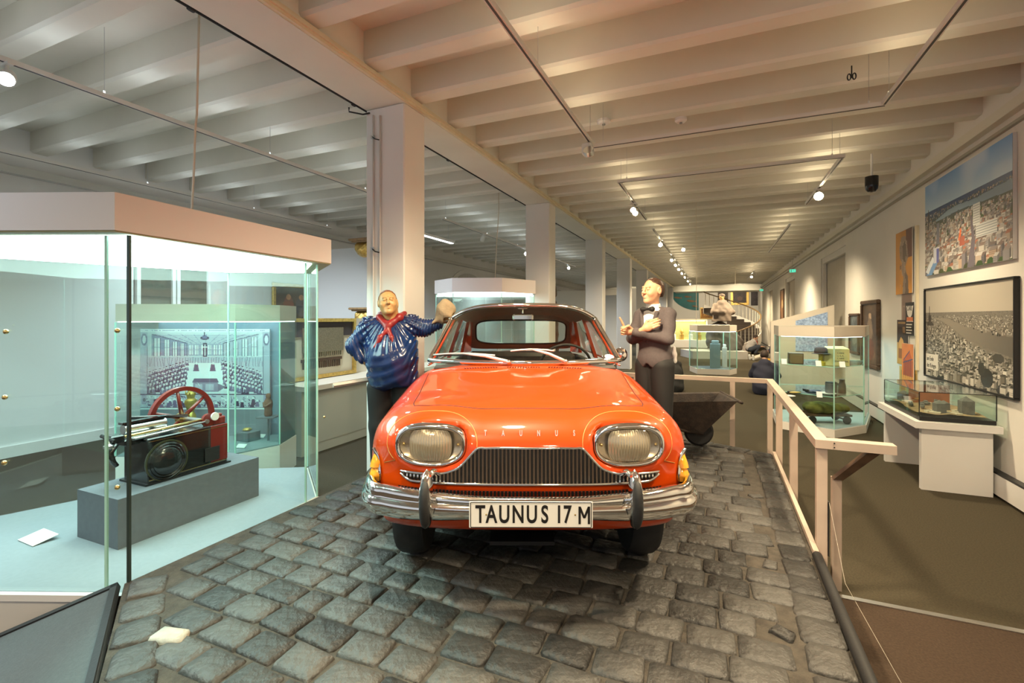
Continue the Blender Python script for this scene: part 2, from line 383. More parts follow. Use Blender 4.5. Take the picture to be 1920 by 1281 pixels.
# ---- ceiling: slab and joists
slab = rstruct('ceiling', rbox(AL - .3, AW + .3, BN - .3, BF + .3, ZC, ZC + .2), CEIL)
def joist_mesh(L):
    w, e = .095, .022
    pl = [(-w, 0.27), (-w, e), (-w + e, 0), (w - e, 0), (w, e), (w, 0.27)]
    m = MB(); m.extr(pl, 'x', 0, L); me = m.build('joist', CEIL); d = me.data; bpy.data.objects.remove(me); return d
jl, jr = joist_mesh(BA0 - AL), joist_mesh(AW - BA1)
b = -4.03
while b < BF:
    if b > .2:
        link('joist', jl, slab, (AL, b, ZJ - 0.0)); 
    link('joist', jr, slab, (BA1, b, ZJ))
    b += .655
# ---- beam, columns
beam = rstruct('beam', rbox(BA0, BA1, BN, BF, ZB, ZC), CEIL)
rbox(BA1, BA1 + .025, BN, BF, ZB + .005, ZB + .075).build('moulding', CREAM, beam)
rbox(BA1 + .025, BA1 + .04, BN, BF, ZB + .03, ZB + .05).build('moulding', CREAM, beam)
cme = None
colb = [3.63 + 4.13 * i for i in range(8)]
COLM = mat('column_paint', (.77, .75, .73), .7, var=.03, vscale=2)
for i, b in enumerate(colb):
    m = MB(); m.box(((BA0 + BA1) / 2, b + .17, ZB / 2), (BA1 - BA0, .34, ZB), bev=.012)
    struct(m.build('column', COLM, loc=(0, 0, 0), rz=RZ))
# ---- trims: cable tray on both walls, skirting box, far bulkhead
rstruct('trim_2', rbox(AW - .075, AW, BN, BF, 3.56, 3.66), mat('tray_paint', (.70, .67, .58), .5))
rstruct('trim_3', rbox(AW - .035, AW, BN, BF, 3.455, 3.485), mat('tray_dark', (.36, .34, .28), .5))
rstruct('trim_4', rbox(AL, AL + .12, BN, BF, 3.46, 3.55), mat('tray_paint2', (.55, .55, .52), .5))
skirt = rstruct('baseboard_right', rbox(AW - .07, AW, BN, BF, .03, .225), LACQ)
rbox(AW - .07, AW - .005, BN, BF, .226, .245).build('heater_slot', DARK, skirt)
rstruct('baseboard_left', rbox(AL, AL + .03, BN, BF, 0, .14), LACQ)
rstruct('bulkhead', rbox(BA1, AW, BF - 2.2, BF, 3.45, ZC), CEIL)
# ================================================================ cobbled platform
ZP = .35
plat_poly = [(-2.80, 1.45), (-2.10, 1.0), (-1.30, .49), (-.84, .2), (.506, .2), (.506, 5.40), (-.19, 5.74), (-1.9, 6.75), (-2.64, 6.75), (-2.64, 3.45), (-2.80, 3.45)]
plat = thing('cobbled_platform', 'low platform paved with dark cobblestones beneath the orange car', 'platform', (0, 0, 0), RZ)
MORTAR = mat('mortar', (.068, .058, .046), .95, c2=(.04, .034, .028), vscale=22, bump=.8, bscale=90)
MB().prism(plat_poly, 0, ZP - .016).build('mortar_bed', MORTAR, plat)
def stone_mat():
    m = mat('cobble_stone', (.15, .145, .135), .5, spec=.45); nt = m.node_tree; P = nt.nodes['Principled BSDF']
    oi = nt.nodes.new('ShaderNodeObjectInfo'); tc = nt.nodes.new('ShaderNodeTexCoord')
    n = nt.nodes.new('ShaderNodeTexNoise'); n.inputs['Scale'].default_value = 9; n.inputs['Detail'].default_value = 8
    n.noise_dimensions = '4D'; mul = nt.nodes.new('ShaderNodeMath'); mul.operation = 'MULTIPLY'; mul.inputs[1].default_value = 57
    nt.links.new(oi.outputs['Random'], mul.inputs[0]); nt.links.new(mul.outputs[0], n.inputs['W']); nt.links.new(tc.outputs['Object'], n.inputs['Vector'])
    ad = nt.nodes.new('ShaderNodeMath'); ad.operation = 'MULTIPLY_ADD'; ad.inputs[1].default_value = .55; 
    nt.links.new(oi.outputs['Random'], ad.inputs[0])
    sb = nt.nodes.new('ShaderNodeMath'); sb.operation = 'MULTIPLY'; sb.inputs[1].default_value = .6
    nt.links.new(n.outputs['Fac'], sb.inputs[0]); nt.links.new(sb.outputs[0], ad.inputs[2])
    cr = nt.nodes.new('ShaderNodeValToRGB'); e = cr.color_ramp.elements
    e[0].position = .15; e[0].color = (.017, .016, .0155, 1); e[1].position = .95; e[1].color = (.085, .081, .075, 1)
    k = e.new(.5); k.color = (.038, .036, .034, 1)
    nt.links.new(ad.outputs[0], cr.inputs[0]); nt.links.new(cr.outputs[0], P.inputs['Base Color'])
    n2 = nt.nodes.new('ShaderNodeTexNoise'); n2.inputs['Scale'].default_value = 34; n2.inputs['Detail'].default_value = 8
    nt.links.new(tc.outputs['Object'], n2.inputs['Vector'])
    bp = nt.nodes.new('ShaderNodeBump'); bp.inputs['Strength'].default_value = .75; bp.inputs['Distance'].default_value = .016
    nt.links.new(n2.outputs['Fac'], bp.inputs['Height']); nt.links.new(bp.outputs['Normal'], P.inputs['Normal'])
    mr = nt.nodes.new('ShaderNodeMapRange'); mr.inputs['To Min'].default_value = .32; mr.inputs['To Max'].default_value = .7
    nt.links.new(n2.outputs['Fac'], mr.inputs['Value']); nt.links.new(mr.outputs['Result'], P.inputs['Roughness'])
    return m
STONE = stone_mat()
PALE = mat('pale_stone', (.42, .38, .32), .7, var=.2, vscale=20, bump=.4)
sr = random.Random(21)
def stone_geo(w, d, r):                            # a worn sett: rounded outline, domed top
    hw, hd = w / 2, d / 2; q = min(hw, hd) * r.uniform(.10, .22)
    o = [(-hw + q, -hd), (hw - q, -hd), (hw, -hd + q), (hw, hd - q), (hw - q, hd), (-hw + q, hd), (-hw, hd - q), (-hw, -hd + q)]
    o = [(x + r.uniform(-.008, .008), y + r.uniform(-.008, .008)) for x, y in o]
    t = r.uniform(.000, .003); tx, ty = r.uniform(-.03, .03), r.uniform(-.03, .03)
    vs = [(x * 1.0, y * 1.0, -.045) for x, y in o] + [(x, y, -.013 + tx * x + ty * y + r.uniform(-.003, .002)) for x, y in o]
    vs += [(x * .92, y * .90, -.001 + tx * x + ty * y + r.uniform(-.002, .002)) for x, y in o] + [(x * .45, y * .45, t * .6 + (tx * x + ty * y) * .6 + r.uniform(-.0015, .0015)) for x, y in o] + [(0, 0, t * .6)]
    fs = []
    for k in range(3):
        for i in range(8): j = (i + 1) % 8; fs.append((k * 8 + i, k * 8 + j, k * 8 + 8 + j, k * 8 + 8 + i))
    fs += [(24 + i, 24 + (i + 1) % 8, 32) for i in range(8)]
    return vs, fs
variants = {}
def stone_mesh(kind):
    w, d = {'n': (.198, .146), 's': (.150, .146), 'l': (.232, .146), 'b': (.185, .165), 't': (.09, .07)}[kind]
    k = (kind, sr.randrange(7))
    if k not in variants:
        vs, fs = stone_geo(w, d, sr); m = MB(); m.add(vs, fs); o = m.build('cobble', STONE, smooth=True); variants[k] = (o.data, vs, fs); bpy.data.objects.remove(o)
    return variants[k]
def inside(a, b, poly, marg=0):
    n = len(poly); c = False; dm = 9
    for i in range(n):
        (x0, y0), (x1, y1) = poly[i], poly[(i + 1) % n]
        if (y0 > b) != (y1 > b) and a < (x1 - x0) * (b - y0) / (y1 - y0) + x0: c = not c
        L = math.hypot(x1 - x0, y1 - y0); t = max(0, min(1, ((a - x0) * (x1 - x0) + (b - y0) * (y1 - y0)) / L / L)); dm = min(dm, math.hypot(a - x0 - t * (x1 - x0), b - y0 - t * (y1 - y0)))
    return c and dm > marg
slots = []
row = 0; b = .30
edges = [((-2.79, 1.45), (-2.10, 1.0)), ((-2.10, 1.0), (-.84, .2)), ((.506, .2), (.506, 5.4)), ((.506, 5.40), (-.19, 5.74)), ((-.19, 5.74), (-1.9, 6.75))]
def edge_dist(a, b, sel):
    dm = 9
    for (x0, y0), (x1, y1) in sel:
        L = math.hypot(x1 - x0, y1 - y0); t = max(0, min(1, ((a - x0) * (x1 - x0) + (b - y0) * (y1 - y0)) / L / L)); dm = min(dm, math.hypot(a - x0 - t * (x1 - x0), b - y0 - t * (y1 - y0)))
    return dm
while b < 6.75:
    a = -2.76 + (row % 2) * .10 + sr.uniform(-.02, .02)
    while a < .5:
        kd = sr.choice('nnnnnsll'); wd = {'n': .198, 's': .150, 'l': .232}[kd]
        ca = a + wd / 2
        if inside(ca, b, plat_poly, .02):
            dd = edge_dist(ca, b, edges)
            if dd > .245: slots.append((ca, b, sr.uniform(-.035, .035) + (math.pi if sr.random() < .5 else 0), kd))
            elif dd > .20: slots.append((ca, b, sr.uniform(0, 3), 't'))
        a += wd + sr.uniform(.006, .016)
    b += .146 + sr.uniform(.007, .014); row += 1
for (x0, y0), (x1, y1) in edges:                   # kerb row along the open edges
    L = math.hypot(x1 - x0, y1 - y0); n = max(1, int(L / .186)); an = math.atan2(y1 - y0, x1 - x0); nx, ny = -math.sin(an), math.cos(an)
    for i in range(n):
        t = (i + .5) / n; ca, cb = x0 + (x1 - x0) * t + nx * .095, y0 + (y1 - y0) * t + ny * .095
        slots.append((ca, cb, an + sr.uniform(-.03, .03), 'b'))
def vis(s):
    p = RM(s[0], s[1], ZP); 
    if p.y < .4: return 99
    u = 960 + p.x / p.y * F; v = CY + (HC - ZP) / p.y * F
    hid = (abs(p.x - .07) < .75 and p.y > 2.75) or u < -40 or u > 1960 or v > 1330 or (p.y > 3.3 and p.x < -.75) 
    return p.y + (50 if hid else 0)
slots.sort(key=vis)
rest = MB(); npart = 0
for i, (a, b, rz, kd) in enumerate(slots):
    z = ZP - .002 + sr.uniform(-.004, .005); me, vs, fs = stone_mesh(kd)
    if npart < 298:
        o = link('cobble', me, plat, (a, b, z), rz); npart += 1
    else:
        c, s_ = math.cos(rz), math.sin(rz); rest.add([(a + x * c - y * s_, b + x * s_ + y * c, z + q) for x, y, q in vs], fs)
tag(rest.build('cobble_field', STONE, plat, smooth=True, fix=False), kind='stuff')
o = link('pale_cobble', None, plat) if False else None
vs, fs = stone_geo(.14, .075, sr); p = PZ(320, 1190, ZP); a_, b_ = AB(p)
m = MB(); m.add(vs, fs); o = m.build('pale_cobble', PALE, plat, smooth=True, loc=(a_, b_, ZP + .006), rz=.35); o['label'] = 'pale beige wedge of stone'
# kerbs
rbox(.508, .536, 3.20, 5.42, .20, ZP + .012).build('kerb_strip', WOODP, plat)
MB().tube([(.52, .2, ZP - .0), (.52, 3.16, ZP + .002)], .026, 10).build('rubber_edge', BLACK, plat, smooth=40)
rbox(.508, .53, .2, 3.2, .0, ZP - .02).build('side_board', BLACK, plat)
# ---- grey ramp with black frame on the left
P1 = RM(-2.80 + -.004, 1.44, ZP); P2 = Vector((-.98, 1.02, ZP)); d = Vector((-.57 * 1.42, -.06 * 1.42, -.335))
P1 = Vector((-2.02, 2.43, ZP)); P2 = Vector((-1.08, 1.08, ZP))
ramp = thing('ramp', 'dark grey ramp panel with black border sloping down from the cobbles', 'ramp', (P1 + d).xyz * 1, 0)
ramp.matrix_basis = Matrix.Translation(((P1 + P2) / 2 + d).to_2d().to_3d())
dd = d.normalized(); ee = (P2 - P1).normalized(); nn = dd.cross(ee).normalized(); nn = nn if nn.z > 0 else -nn
def slab4(q, t, name, m): 
    mb = MB(); mb.add([x for x in q] + [x - nn * t for x in q], [(0, 1, 2, 3), (7, 6, 5, 4), (0, 4, 5, 1), (1, 5, 6, 2), (2, 6, 7, 3), (3, 7, 4, 0)]); return mb.build(name, m, ramp, world=True)
wdt = .035; Ld = d.length
slab4([P1 + ee * wdt - nn * .008, P2 - nn * .008, P2 + d - nn * .008, P1 + d + ee * wdt - nn * .008], .02, 'ramp_carpet', mat('ramp_carpet', (.075, .085, .09), .85, var=.15, vscale=70, bump=.2, bscale=200))
slab4([P1, P1 + ee * wdt, P1 + ee * wdt + d, P1 + d], .03, 'frame_bar', BLACK)
slab4([P1 - dd * 0, P2 - dd * 0, P2 + dd * wdt, P1 + dd * wdt], .031, 'frame_bar', BLACK)
slab4([P1 + d - dd * wdt, P2 + d - dd * wdt, P2 + d, P1 + d], .03, 'frame_bar', BLACK)
# ---- handrail, pale painted wood
rail = thing('handrail', 'pale pink-beige wooden handrail fencing the right side of the platform', 'railing', (0, 0, 0), RZ)
ZR = .985
def rb(a0, a1, b0, b1, z0, z1, nm): return rbox(a0, a1, b0, b1, z0, z1).build(nm, WOODP, rail)
rb(.53, .60, 3.28, 6.36, ZR - .05, ZR, 'top_rail'); rb(-2.45, .53, 6.30, 6.36, ZR - .05, ZR, 'top_rail')
rb(.60, .92, 3.28, 3.36, ZR - .05, ZR, 'end_rail')
for (a, b) in ((.54, 3.30), (.54, 4.42), (.54, 5.40), (.54, 6.30), (.14, 6.305), (-1.0, 6.305), (-2.4, 6.305)): rb(a, a + .055, b, b + .05, 0, ZR - .05, 'post')
rb(.66, .71, 3.52, 3.57, 0, .70, 'short_post')
mb = MB(); mb.add([(.66, 3.49, .70), (.71, 3.49, .70), (.86, 3.31, ZR - .05), (.80, 3.31, ZR - .05), (.66, 3.55, .70), (.71, 3.55, .70), (.86, 3.37, ZR - .05), (.80, 3.37, ZR - .05)],
       [(0, 1, 2, 3), (7, 6, 5, 4), (0, 4, 5, 1), (1, 5, 6, 2), (2, 6, 7, 3), (3, 7, 4, 0)]); mb.build('brace', DWOOD, rail)
for k in (-.012, .012): MB().cyl((.625, 3.279, ZR - .025 + k), (.625, 3.276, ZR - .025 + k), .004, n=8).build('screw', DARK, rail)
rbox(.598, .603, 3.295, 3.33, .30, .62).build('black_strip', BLACK, rail)

rl = thing('handrail', 'short pale handrail between the big showcase and the blue-smocked figure', 'railing', (-1.19, 4.25, ZP))
m = MB(); m.tube([(-1.50, 3.98, 1.135), (-1.17, 4.26, 1.165)], .020, 4); m.build('top_rail', WOODP, rl, world=True); m = MB(); m.box((-1.19, 4.245, .75), (.045, .045, .80), rz=.7); m.build('post', WOODP, rl, world=True)
th_ = MB().tube([RM(.603, 3.30, .62), RM(.62, 3.0, .30), PZ(1690, 1281, .004)], .0012, 4).build('thin_cord', mat('cord_grey', (.5, .45, .38), .6)); tag(th_, 'thin pale cord running from the rail post across the carpet', 'cord')
# ================================================================ the orange saloon
CAR = Vector((.080, 2.07, ZP + .006))
car = thing('car', 'glossy orange saloon car with oval headlights parked on the cobbles', 'car', CAR, R(-.4))
def spl(xs, ys):                                    # smooth monotone table
    xs = np.array(xs, float); ys = np.array(ys, float); d = np.gradient(ys, xs)
    def f(x):
        x = np.clip(x, xs[0], xs[-1]); i = np.clip(np.searchsorted(xs, x) - 1, 0, len(xs) - 2); h = xs[i + 1] - xs[i]; t = (x - xs[i]) / h
        return (2 * t**3 - 3 * t**2 + 1) * ys[i] + (t**3 - 2 * t**2 + t) * h * d[i] + (-2 * t**3 + 3 * t**2) * ys[i + 1] + (t**3 - t**2) * h * d[i + 1]
    return f
T0 = spl([-.3, 0, .15, .35, .6, .9, 1.15, 1.4, 1.6, 2.5, 3.4, 4.0, 4.5], [.70, .80, .853, .905, .945, .985, 1.018, 1.022, 1.0, .985, .97, .93, .84])
def Ff(x, z):
    t = np.minimum(np.abs(x) / .83, .995)
    f = .56 - .50 * (1 - t**3) ** (1 / 3.)
    return f + 4.2 * np.maximum(z - .74, 0) ** 2 + .5 * np.maximum(.56 - z, 0)
HLX, HLZ = .453, .765
def car_sdf(p):
    x, y, z = p[..., 0], p[..., 1], p[..., 2]; ax = np.abs(x)
    top = (z - (T0(y) - .035 * (ax / .75) ** 2 - .04 * (ax / .8) ** 6)) * .96
    W = .838 - .5 * np.maximum(z - .62, 0) ** 2 - .3 * np.maximum(.62 - z, 0) ** 2 - .045 * (np.maximum(1.0 - y, 0) / 1.0) ** 2 - .09 * (np.maximum(y - 3.4, 0)) ** 2
    side = ax - W
    fr = Ff(x, z) - y; e = .01; gx = (Ff(x + e, z) - Ff(x - e, z)) / (2 * e); fr = fr / np.sqrt(1 + gx * gx)
    rear = y - (4.36 - .12 * (ax / .8) ** 4 - .8 * (z - .65) ** 2)
    d = smax(top, side, .16); d = smax(d, fr, .07); d = smax(d, rear, .12)
    d = smax(d, .27 + .10 * np.clip(1 - y / .5, 0, 1) - z, .04)
    # fender brow running back over the lamps
    br = ell(p * np.array([1, 1, 1]) * np.stack([np.sign(x) , np.ones_like(x), np.ones_like(x)], -1), (HLX + .01, .42, HLZ - .01), (.25, .36, .150)); d = smin(d, br, .08)
    q = np.stack([ax, y, z], -1)
    fh = float(Ff(np.array(HLX), np.array(HLZ))); e2 = ((np.abs(ax - HLX) / .165) ** 2.5 + (np.abs(z - HLZ) / .098) ** 2.5) ** .4 - 1; cove = np.maximum(e2 * .12, y - fh - .06); d = smax(d, -cove, .02)
    for yc in (.72, 3.42):
        r = np.sqrt((y - yc) ** 2 + (z - .33) ** 2) - .375; d = smax(d, -np.maximum(r, .50 - ax), .015)
    cab = np.maximum(np.maximum(ax - .62, np.abs(y - 2.42) - .92), .45 - z); d = smax(d, -cab, .04)
    return d
CV, CF = nets(car_sdf, (-.90, -.06, .2), (.90, 4.46, 1.12), .0175)
def carpaint(name, c):
    m = mat(name, c, .4, coat=.8, spec=.15); return m
ORANGE = carpaint('orange_paint', (.56, .050, .0012)); IVORY = carpaint('ivory_paint', (.74, .68, .58))
cbvh = BVHTree.FromPolygons([Vector(v) for v in CV], CF.tolist())
def onf(x, z, off=0):                               # point on the nose, off metres in front
    h = cbvh.ray_cast(Vector((x, -1, z)), Vector((0, 1, 0))); y = h[0].y if h[0] else float(Ff(np.array(x), np.array(z))); return Vector((x, y - off, z))
def ont(x, y, off=0):
    h = cbvh.ray_cast(Vector((x, y, 2)), Vector((0, 0, -1))); return Vector((x, y, (h[0].z if h[0] else 1) + off))
cen = CV[CF].mean(1); nrm = np.cross(CV[CF][:, 2] - CV[CF][:, 0], CV[CF][:, 3] - CV[CF][:, 1])
if (nrm * (cen - np.array([0, 2.2, .6]))).sum(-1).mean() < 0: CF = CF[:, ::-1]; nrm = -nrm
nz = nrm[:, 2] / (np.linalg.norm(nrm, axis=1) + 1e-9)
hw = lambda y: .585 + (y - .30) * .075
hm = (nz > .5) & (cen[:, 1] > .30) & (cen[:, 1] < 1.10) & (np.abs(cen[:, 0]) < hw(cen[:, 1]))
under = (cen[:, 2] < .6) & (np.abs(cen[:, 0]) < .66) & ((cen[:, 1] > .45)) & (nz < .9)
cabm = (np.abs(cen[:, 0]) < .66) & (np.abs(cen[:, 1] - 2.42) < .95) & (cen[:, 2] < .96) & (cen[:, 2] > .40)
inn = cabm; und = under & ~inn & (cen[:, 2] < .5)
CABIN = mat('cabin_trim', (.10, .085, .07), .8, var=.2)
np_mesh('body', *sub_mesh(CV, CF, ~(hm | inn | und)), ORANGE, car); np_mesh('bonnet', *sub_mesh(CV, CF, hm), ORANGE, car)
np_mesh('cabin_tub', *sub_mesh(CV, CF, inn), CABIN, car); np_mesh('underbody', *sub_mesh(CV, CF, und), BLACK, car)
# bonnet shut line
GAP = mat('shut_line', (.05, .008, .004), .6)
pl = [(-hw(1.1), 1.10), (-hw(.8), .8), (-hw(.5), .5), (-hw(.38), .38), (-hw(.33) + .012, .33), (-hw(.3) + .05, .305)] 
pts = pl[:-1] + [(-.5 + i * .05, .30) for i in range(21)] + [(-x, y) for x, y in pl[:-1]][::-1]
dense = []
for (x0, y0), (x1, y1) in zip(pts[:-1], pts[1:]):
    n = max(1, int(math.hypot(x1 - x0, y1 - y0) / .03)); dense += [(x0 + (x1 - x0) * i / n, y0 + (y1 - y0) * i / n) for i in range(n)]
MB().tube([ont(x, y, -.0005) for x, y in dense + [pts[-1]]], .0035, 6).build('shut_line', GAP, car, smooth=True)
# ---- headlights
LENSM = glass('lens_glass', (.95, .93, .88), .9)
FLUTE = mat('lens_flutes', (.62, .55, .44), .12, metal=.55, spec=.8); REFL = mat('lamp_reflector', (.66, .57, .45), .25, metal=.85)
def sup(a, b, n, t):
    c, s = math.cos(t), math.sin(t); return (a * math.copysign(abs(c) ** (2 / n), c), b * math.copysign(abs(s) ** (2 / n), s))
for sx in (-1, 1):
    yb = float(Ff(np.array(HLX), np.array(HLZ))) + .022
    hl = MB(); NT = 48
    def ringpts(a, b, y, n=2.5, cx=0): return [(sx * HLX + cx + sup(a, b, n, 2 * math.pi * i / NT)[0], yb - y + abs(sup(a, b, n, 2 * math.pi * i / NT)[0] + sx * .05) * .10, HLZ + sup(a, b, n, 2 * math.pi * i / NT)[1]) for i in range(NT)]
    secs = [(.168, .100, .010), (.164, .097, .030), (.156, .090, .040), (.146, .080, .036), (.142, .076, .022)]
    vs = []
    for a, b, y in secs: vs += ringpts(a, b, y)
    fs = [(k * NT + i, k * NT + (i + 1) % NT, (k + 1) * NT + (i + 1) % NT, (k + 1) * NT + i) for k in range(4) for i in range(NT)]
    hl.add(vs, fs); ring = hl.build('headlight', CHROME, car, smooth=True)
    ring['label'] = 'oval headlight with chrome ring'
    bowl = MB(); vs = []
    for a, b, y in ((.144, .078, .024), (.12, .064, .012), (.07, .04, .004), (.002, .002, .002)): vs += ringpts(a, b, y)
    bowl.add(vs, [(k * NT + i, k * NT + (i + 1) % NT, (k + 1) * NT + (i + 1) % NT, (k + 1) * NT + i) for k in range(3) for i in range(NT)]).build('reflector', REFL, ring, smooth=True)
    fl = MB()                                       # fluted middle of the lens
    def fpt(u, v):
        x = (u - .5) * 2; z = (v - .5) * 2; wx = .098 * math.sqrt(max(0, 1 - .35 * abs(z) ** 3)); 
        X = wx * x; Z = .072 * z * (1 - .10 * x * x); Y = .020 + .026 * (1 - .8 * x * x) * (1 - .8 * z * z) + .0016 * math.cos(x * 16 * math.pi)
        return (sx * HLX + X, yb - Y + abs(X + sx * .05) * .10, HLZ + Z)
    fl.grid(fpt, 128, 14); fl.build('fluted_lens', FLUTE, ring, smooth=True)
    for s2 in (-1, 1): MB().ball((sx * HLX + s2 * .125, yb - .022 + abs(s2 * .125 + sx * .05) * .1, HLZ), (.007, .004, .007), 10, 6).build('lamp_screw', BRASS, ring, smooth=True)
    cov = MB(); vs = []
    for a, b, y in ((.146, .080, .032), (.13, .072, .045), (.08, .045, .056), (.002, .002, .060)): vs += ringpts(a, b, y)
    cov.add(vs, [(k * NT + i, k * NT + (i + 1) % NT, (k + 1) * NT + (i + 1) % NT, (k + 1) * NT + i) for k in range(3) for i in range(NT)]).build('lens', LENSM, ring, smooth=True)
    # thin cream coach line around the pod
    out = []
    for i in range(37):
        t = R(-40 + 260 * i / 36); X, Z = sup(.215, .125, 2.3, t); out.append((X, Z + .005))
    out = [(.235, -.105)] + [p for p in out if p[1] > -.09] + [(-.24, -.112)] if sx > 0 else out
    if sx < 0: out = [(-x, z) for x, z in ([(.235, -.105)] + [p for p in out if p[1] > -.09] + [(-.24, -.112)])]
    out = [(.255 * sx * 0 + x, z) for x, z in out]
    MB().tube([onf(sx * HLX + x, HLZ + z, .0012) for x, z in out], .0016, 5).build('coach_line', mat('coach_line', (.50, .30, .08), .4), car, smooth=True)
# ---- grille
gt = spl([0, .20, .236, .262, .285, .317, .365, .46, .595], [.762, .762, .760, .735, .708, .676, .653, .643, .642])
gb = lambda x: .602 + .036 * max(0, (abs(x) - .53) / .07) ** 2
back = MB(); xs = np.linspace(-.592, .592, 121)
vs = []; 
for x in xs:
    zt = float(gt(abs(x))); zb = gb(x)
    for k in range(5): vs.append(onf(x, zb + (zt - zb) * k / 4, .004))
back.add(vs, [(i * 5 + k, (i + 1) * 5 + k, (i + 1) * 5 + k + 1, i * 5 + k + 1) for i in range(120) for k in range(4)])
gr = back.build('grille', mat('grille_dark', (.012, .010, .010), .5), car, smooth=True); gr['label'] = 'black radiator grille with chrome bars'
MB().tube([onf(x, float(gt(abs(x))), .012) for x in np.linspace(-.594, .594, 161)], .0055, 8).build('top_trim', CHROME, gr, smooth=True)
MB().tube([onf(x, gb(x), .014) for x in np.linspace(-.594, .594, 121)], .0065, 8).build('bottom_trim', CHROME, gr, smooth=True)
for i in range(-33, 34):
    x = i * .01755; zt = float(gt(abs(x))) - .004; zb = gb(x) + .004
    if zt - zb < .012: continue
    a = onf(x, zb, .014); c = onf(x, zt, .012); m = MB()
    m.add([a + Vector((dx, dy, 0)) for dx, dy in ((-.0058, .008), (-.0036, -.003), (.0036, -.003), (.0058, .008))] + [c + Vector((dx, dy, 0)) for dx, dy in ((-.0058, .008), (-.0036, -.003), (.0036, -.003), (.0058, .008))],
          [(0, 1, 5, 4), (1, 2, 6, 5), (2, 3, 7, 6), (3, 2, 1, 0), (4, 5, 6, 7)]); m.build('grille_bar', CHROME, gr)
lg = MB()
for i in range(-36, 37):
    x = i * .0165; p = onf(x, .553, .012); lg.box(p, (.006, .012, .032))
lgo = lg.build('lower_grille', CHROME, car)
MB().add([onf(x, z, .006) for x in np.linspace(-.61, .61, 41) for z in (.536, .570)], [(2 * i, 2 * i + 2, 2 * i + 3, 2 * i + 1) for i in range(40)]).build('slot_backing', gr.data.materials[0], lgo)
# badge letters
lt = 'TAUNUS'; BADGE = mat('badge_silver', (.85, .80, .74), .25, metal=.6)
for i, ch in enumerate(lt):
    x = -.202 + i * .081; p = onf(x, .818, .004)
    text('badge_letter', ch, .036, BADGE, car, p + Vector((0, -.002, 0)), (R(78), 0, 0), .003, .5, bold=.0012)
# ---- bumper
def bump_path(x, off=0):
    t = min(abs(x) / .845, 1); return .51 - .54 * (1 - t ** 3.2) ** (1 / 3.2)
bps = []
ang = np.linspace(-1, 1, 97)
for t in ang:
    s = math.copysign(1, t); q = abs(t)
    if q < .62: x = q / .62 * .66; y = bump_path(x)
    else:
        k = (q - .62) / .38; th = k * math.pi / 2; x0, y0 = .66, bump_path(.66)
        # from the front run to the flank on a rounded corner
        x = .66 + (.796 - .66) * math.sin(th) ** .85; y = y0 + (.50 - y0) * (1 - math.cos(th)) ** 1.0
    bps.append((s * x, y, q))
prof = [(0.0, 0.0), (-.018, .10), (-.030, .26), (-.036, .42), (-.033, .56), (-.020, .62), (-.016, .68), (-.020, .76), (-.016, .90), (.0, 1.0), (.02, .98), (.02, .02)]
bm_ = MB(); vs = []; NP = len(prof)
for i, (x, y, q) in enumerate(bps):
    i0, i1 = max(0, i - 1), min(len(bps) - 1, i + 1); tx, ty = bps[i1][0] - bps[i0][0], bps[i1][1] - bps[i0][1]; L = math.hypot(tx, ty); nx, ny = -ty / L, tx / L   # inward normal
    g = min(1, max(0, (q - .12) / .5)); g = g * g * (3 - 2 * g); z0 = .478 - .022 * g; z1 = .572 + .024 * g
    e = max(0, (q - .93) / .07); z0 += .05 * e * e; z1 -= .02 * e * e
    for o, k in prof: vs.append((x + nx * o, y + ny * o, z0 + (z1 - z0) * k))
bm_.add(vs, [(i * NP + k, (i + 1) * NP + k, (i + 1) * NP + (k + 1) % NP, i * NP + (k + 1) % NP) for i in range(len(bps) - 1) for k in range(NP)] + [tuple(range(NP)), tuple(range((len(bps) - 1) * NP, len(bps) * NP))])
bumper = bm_.build('bumper', CHROME, car, smooth=50); bumper['label'] = 'wraparound chrome front bumper'
for sx in (-1, 1):
    x0 = sx * .447; y0 = bump_path(.447) - .035
    m = MB(); vs = []
    for k in range(17):
        t = -1 + k / 8; rr = math.sqrt(max(0, 1 - abs(t) ** 2.6)); 
        for j in range(16):
            a = 2 * math.pi * j / 16; vs.append((x0 + .030 * rr * math.cos(a), y0 - .005 + .050 * rr * math.sin(a) + .02 * t * t, .566 + .128 * t))
    m.add(vs, [(k * 16 + j, k * 16 + (j + 1) % 16, (k + 1) * 16 + (j + 1) % 16, (k + 1) * 16 + j) for k in range(16) for j in range(16)])
    ov = m.build('overrider', CHROME, bumper, smooth=True)
    m = MB(); vs = []
    for k in range(13):
        t = -1 + k / 6; rr = math.sqrt(max(0, 1 - abs(t) ** 2.6))
        for j in range(14):
            a = 2 * math.pi * j / 14; vs.append((x0 + .0225 * rr * math.cos(a), y0 - .040 + .034 * rr * math.sin(a) + .02 * t * t, .558 + .108 * t))
    m.add(vs, [(k * 14 + j, k * 14 + (j + 1) % 14, (k + 1) * 14 + (j + 1) % 14, (k + 1) * 14 + j) for k in range(12) for j in range(14)])
    m.build('rubber_pad', BLACK, bumper, smooth=True)
    arm = MB(); arm.tube([(x0 - sx * .0, y0 + .03, .655), (x0 - sx * .02, y0 + .07, .665), (x0 - sx * .035, y0 + .12, .64)], .014, 8); arm.build('overrider_arm', CHROME, bumper, smooth=True)
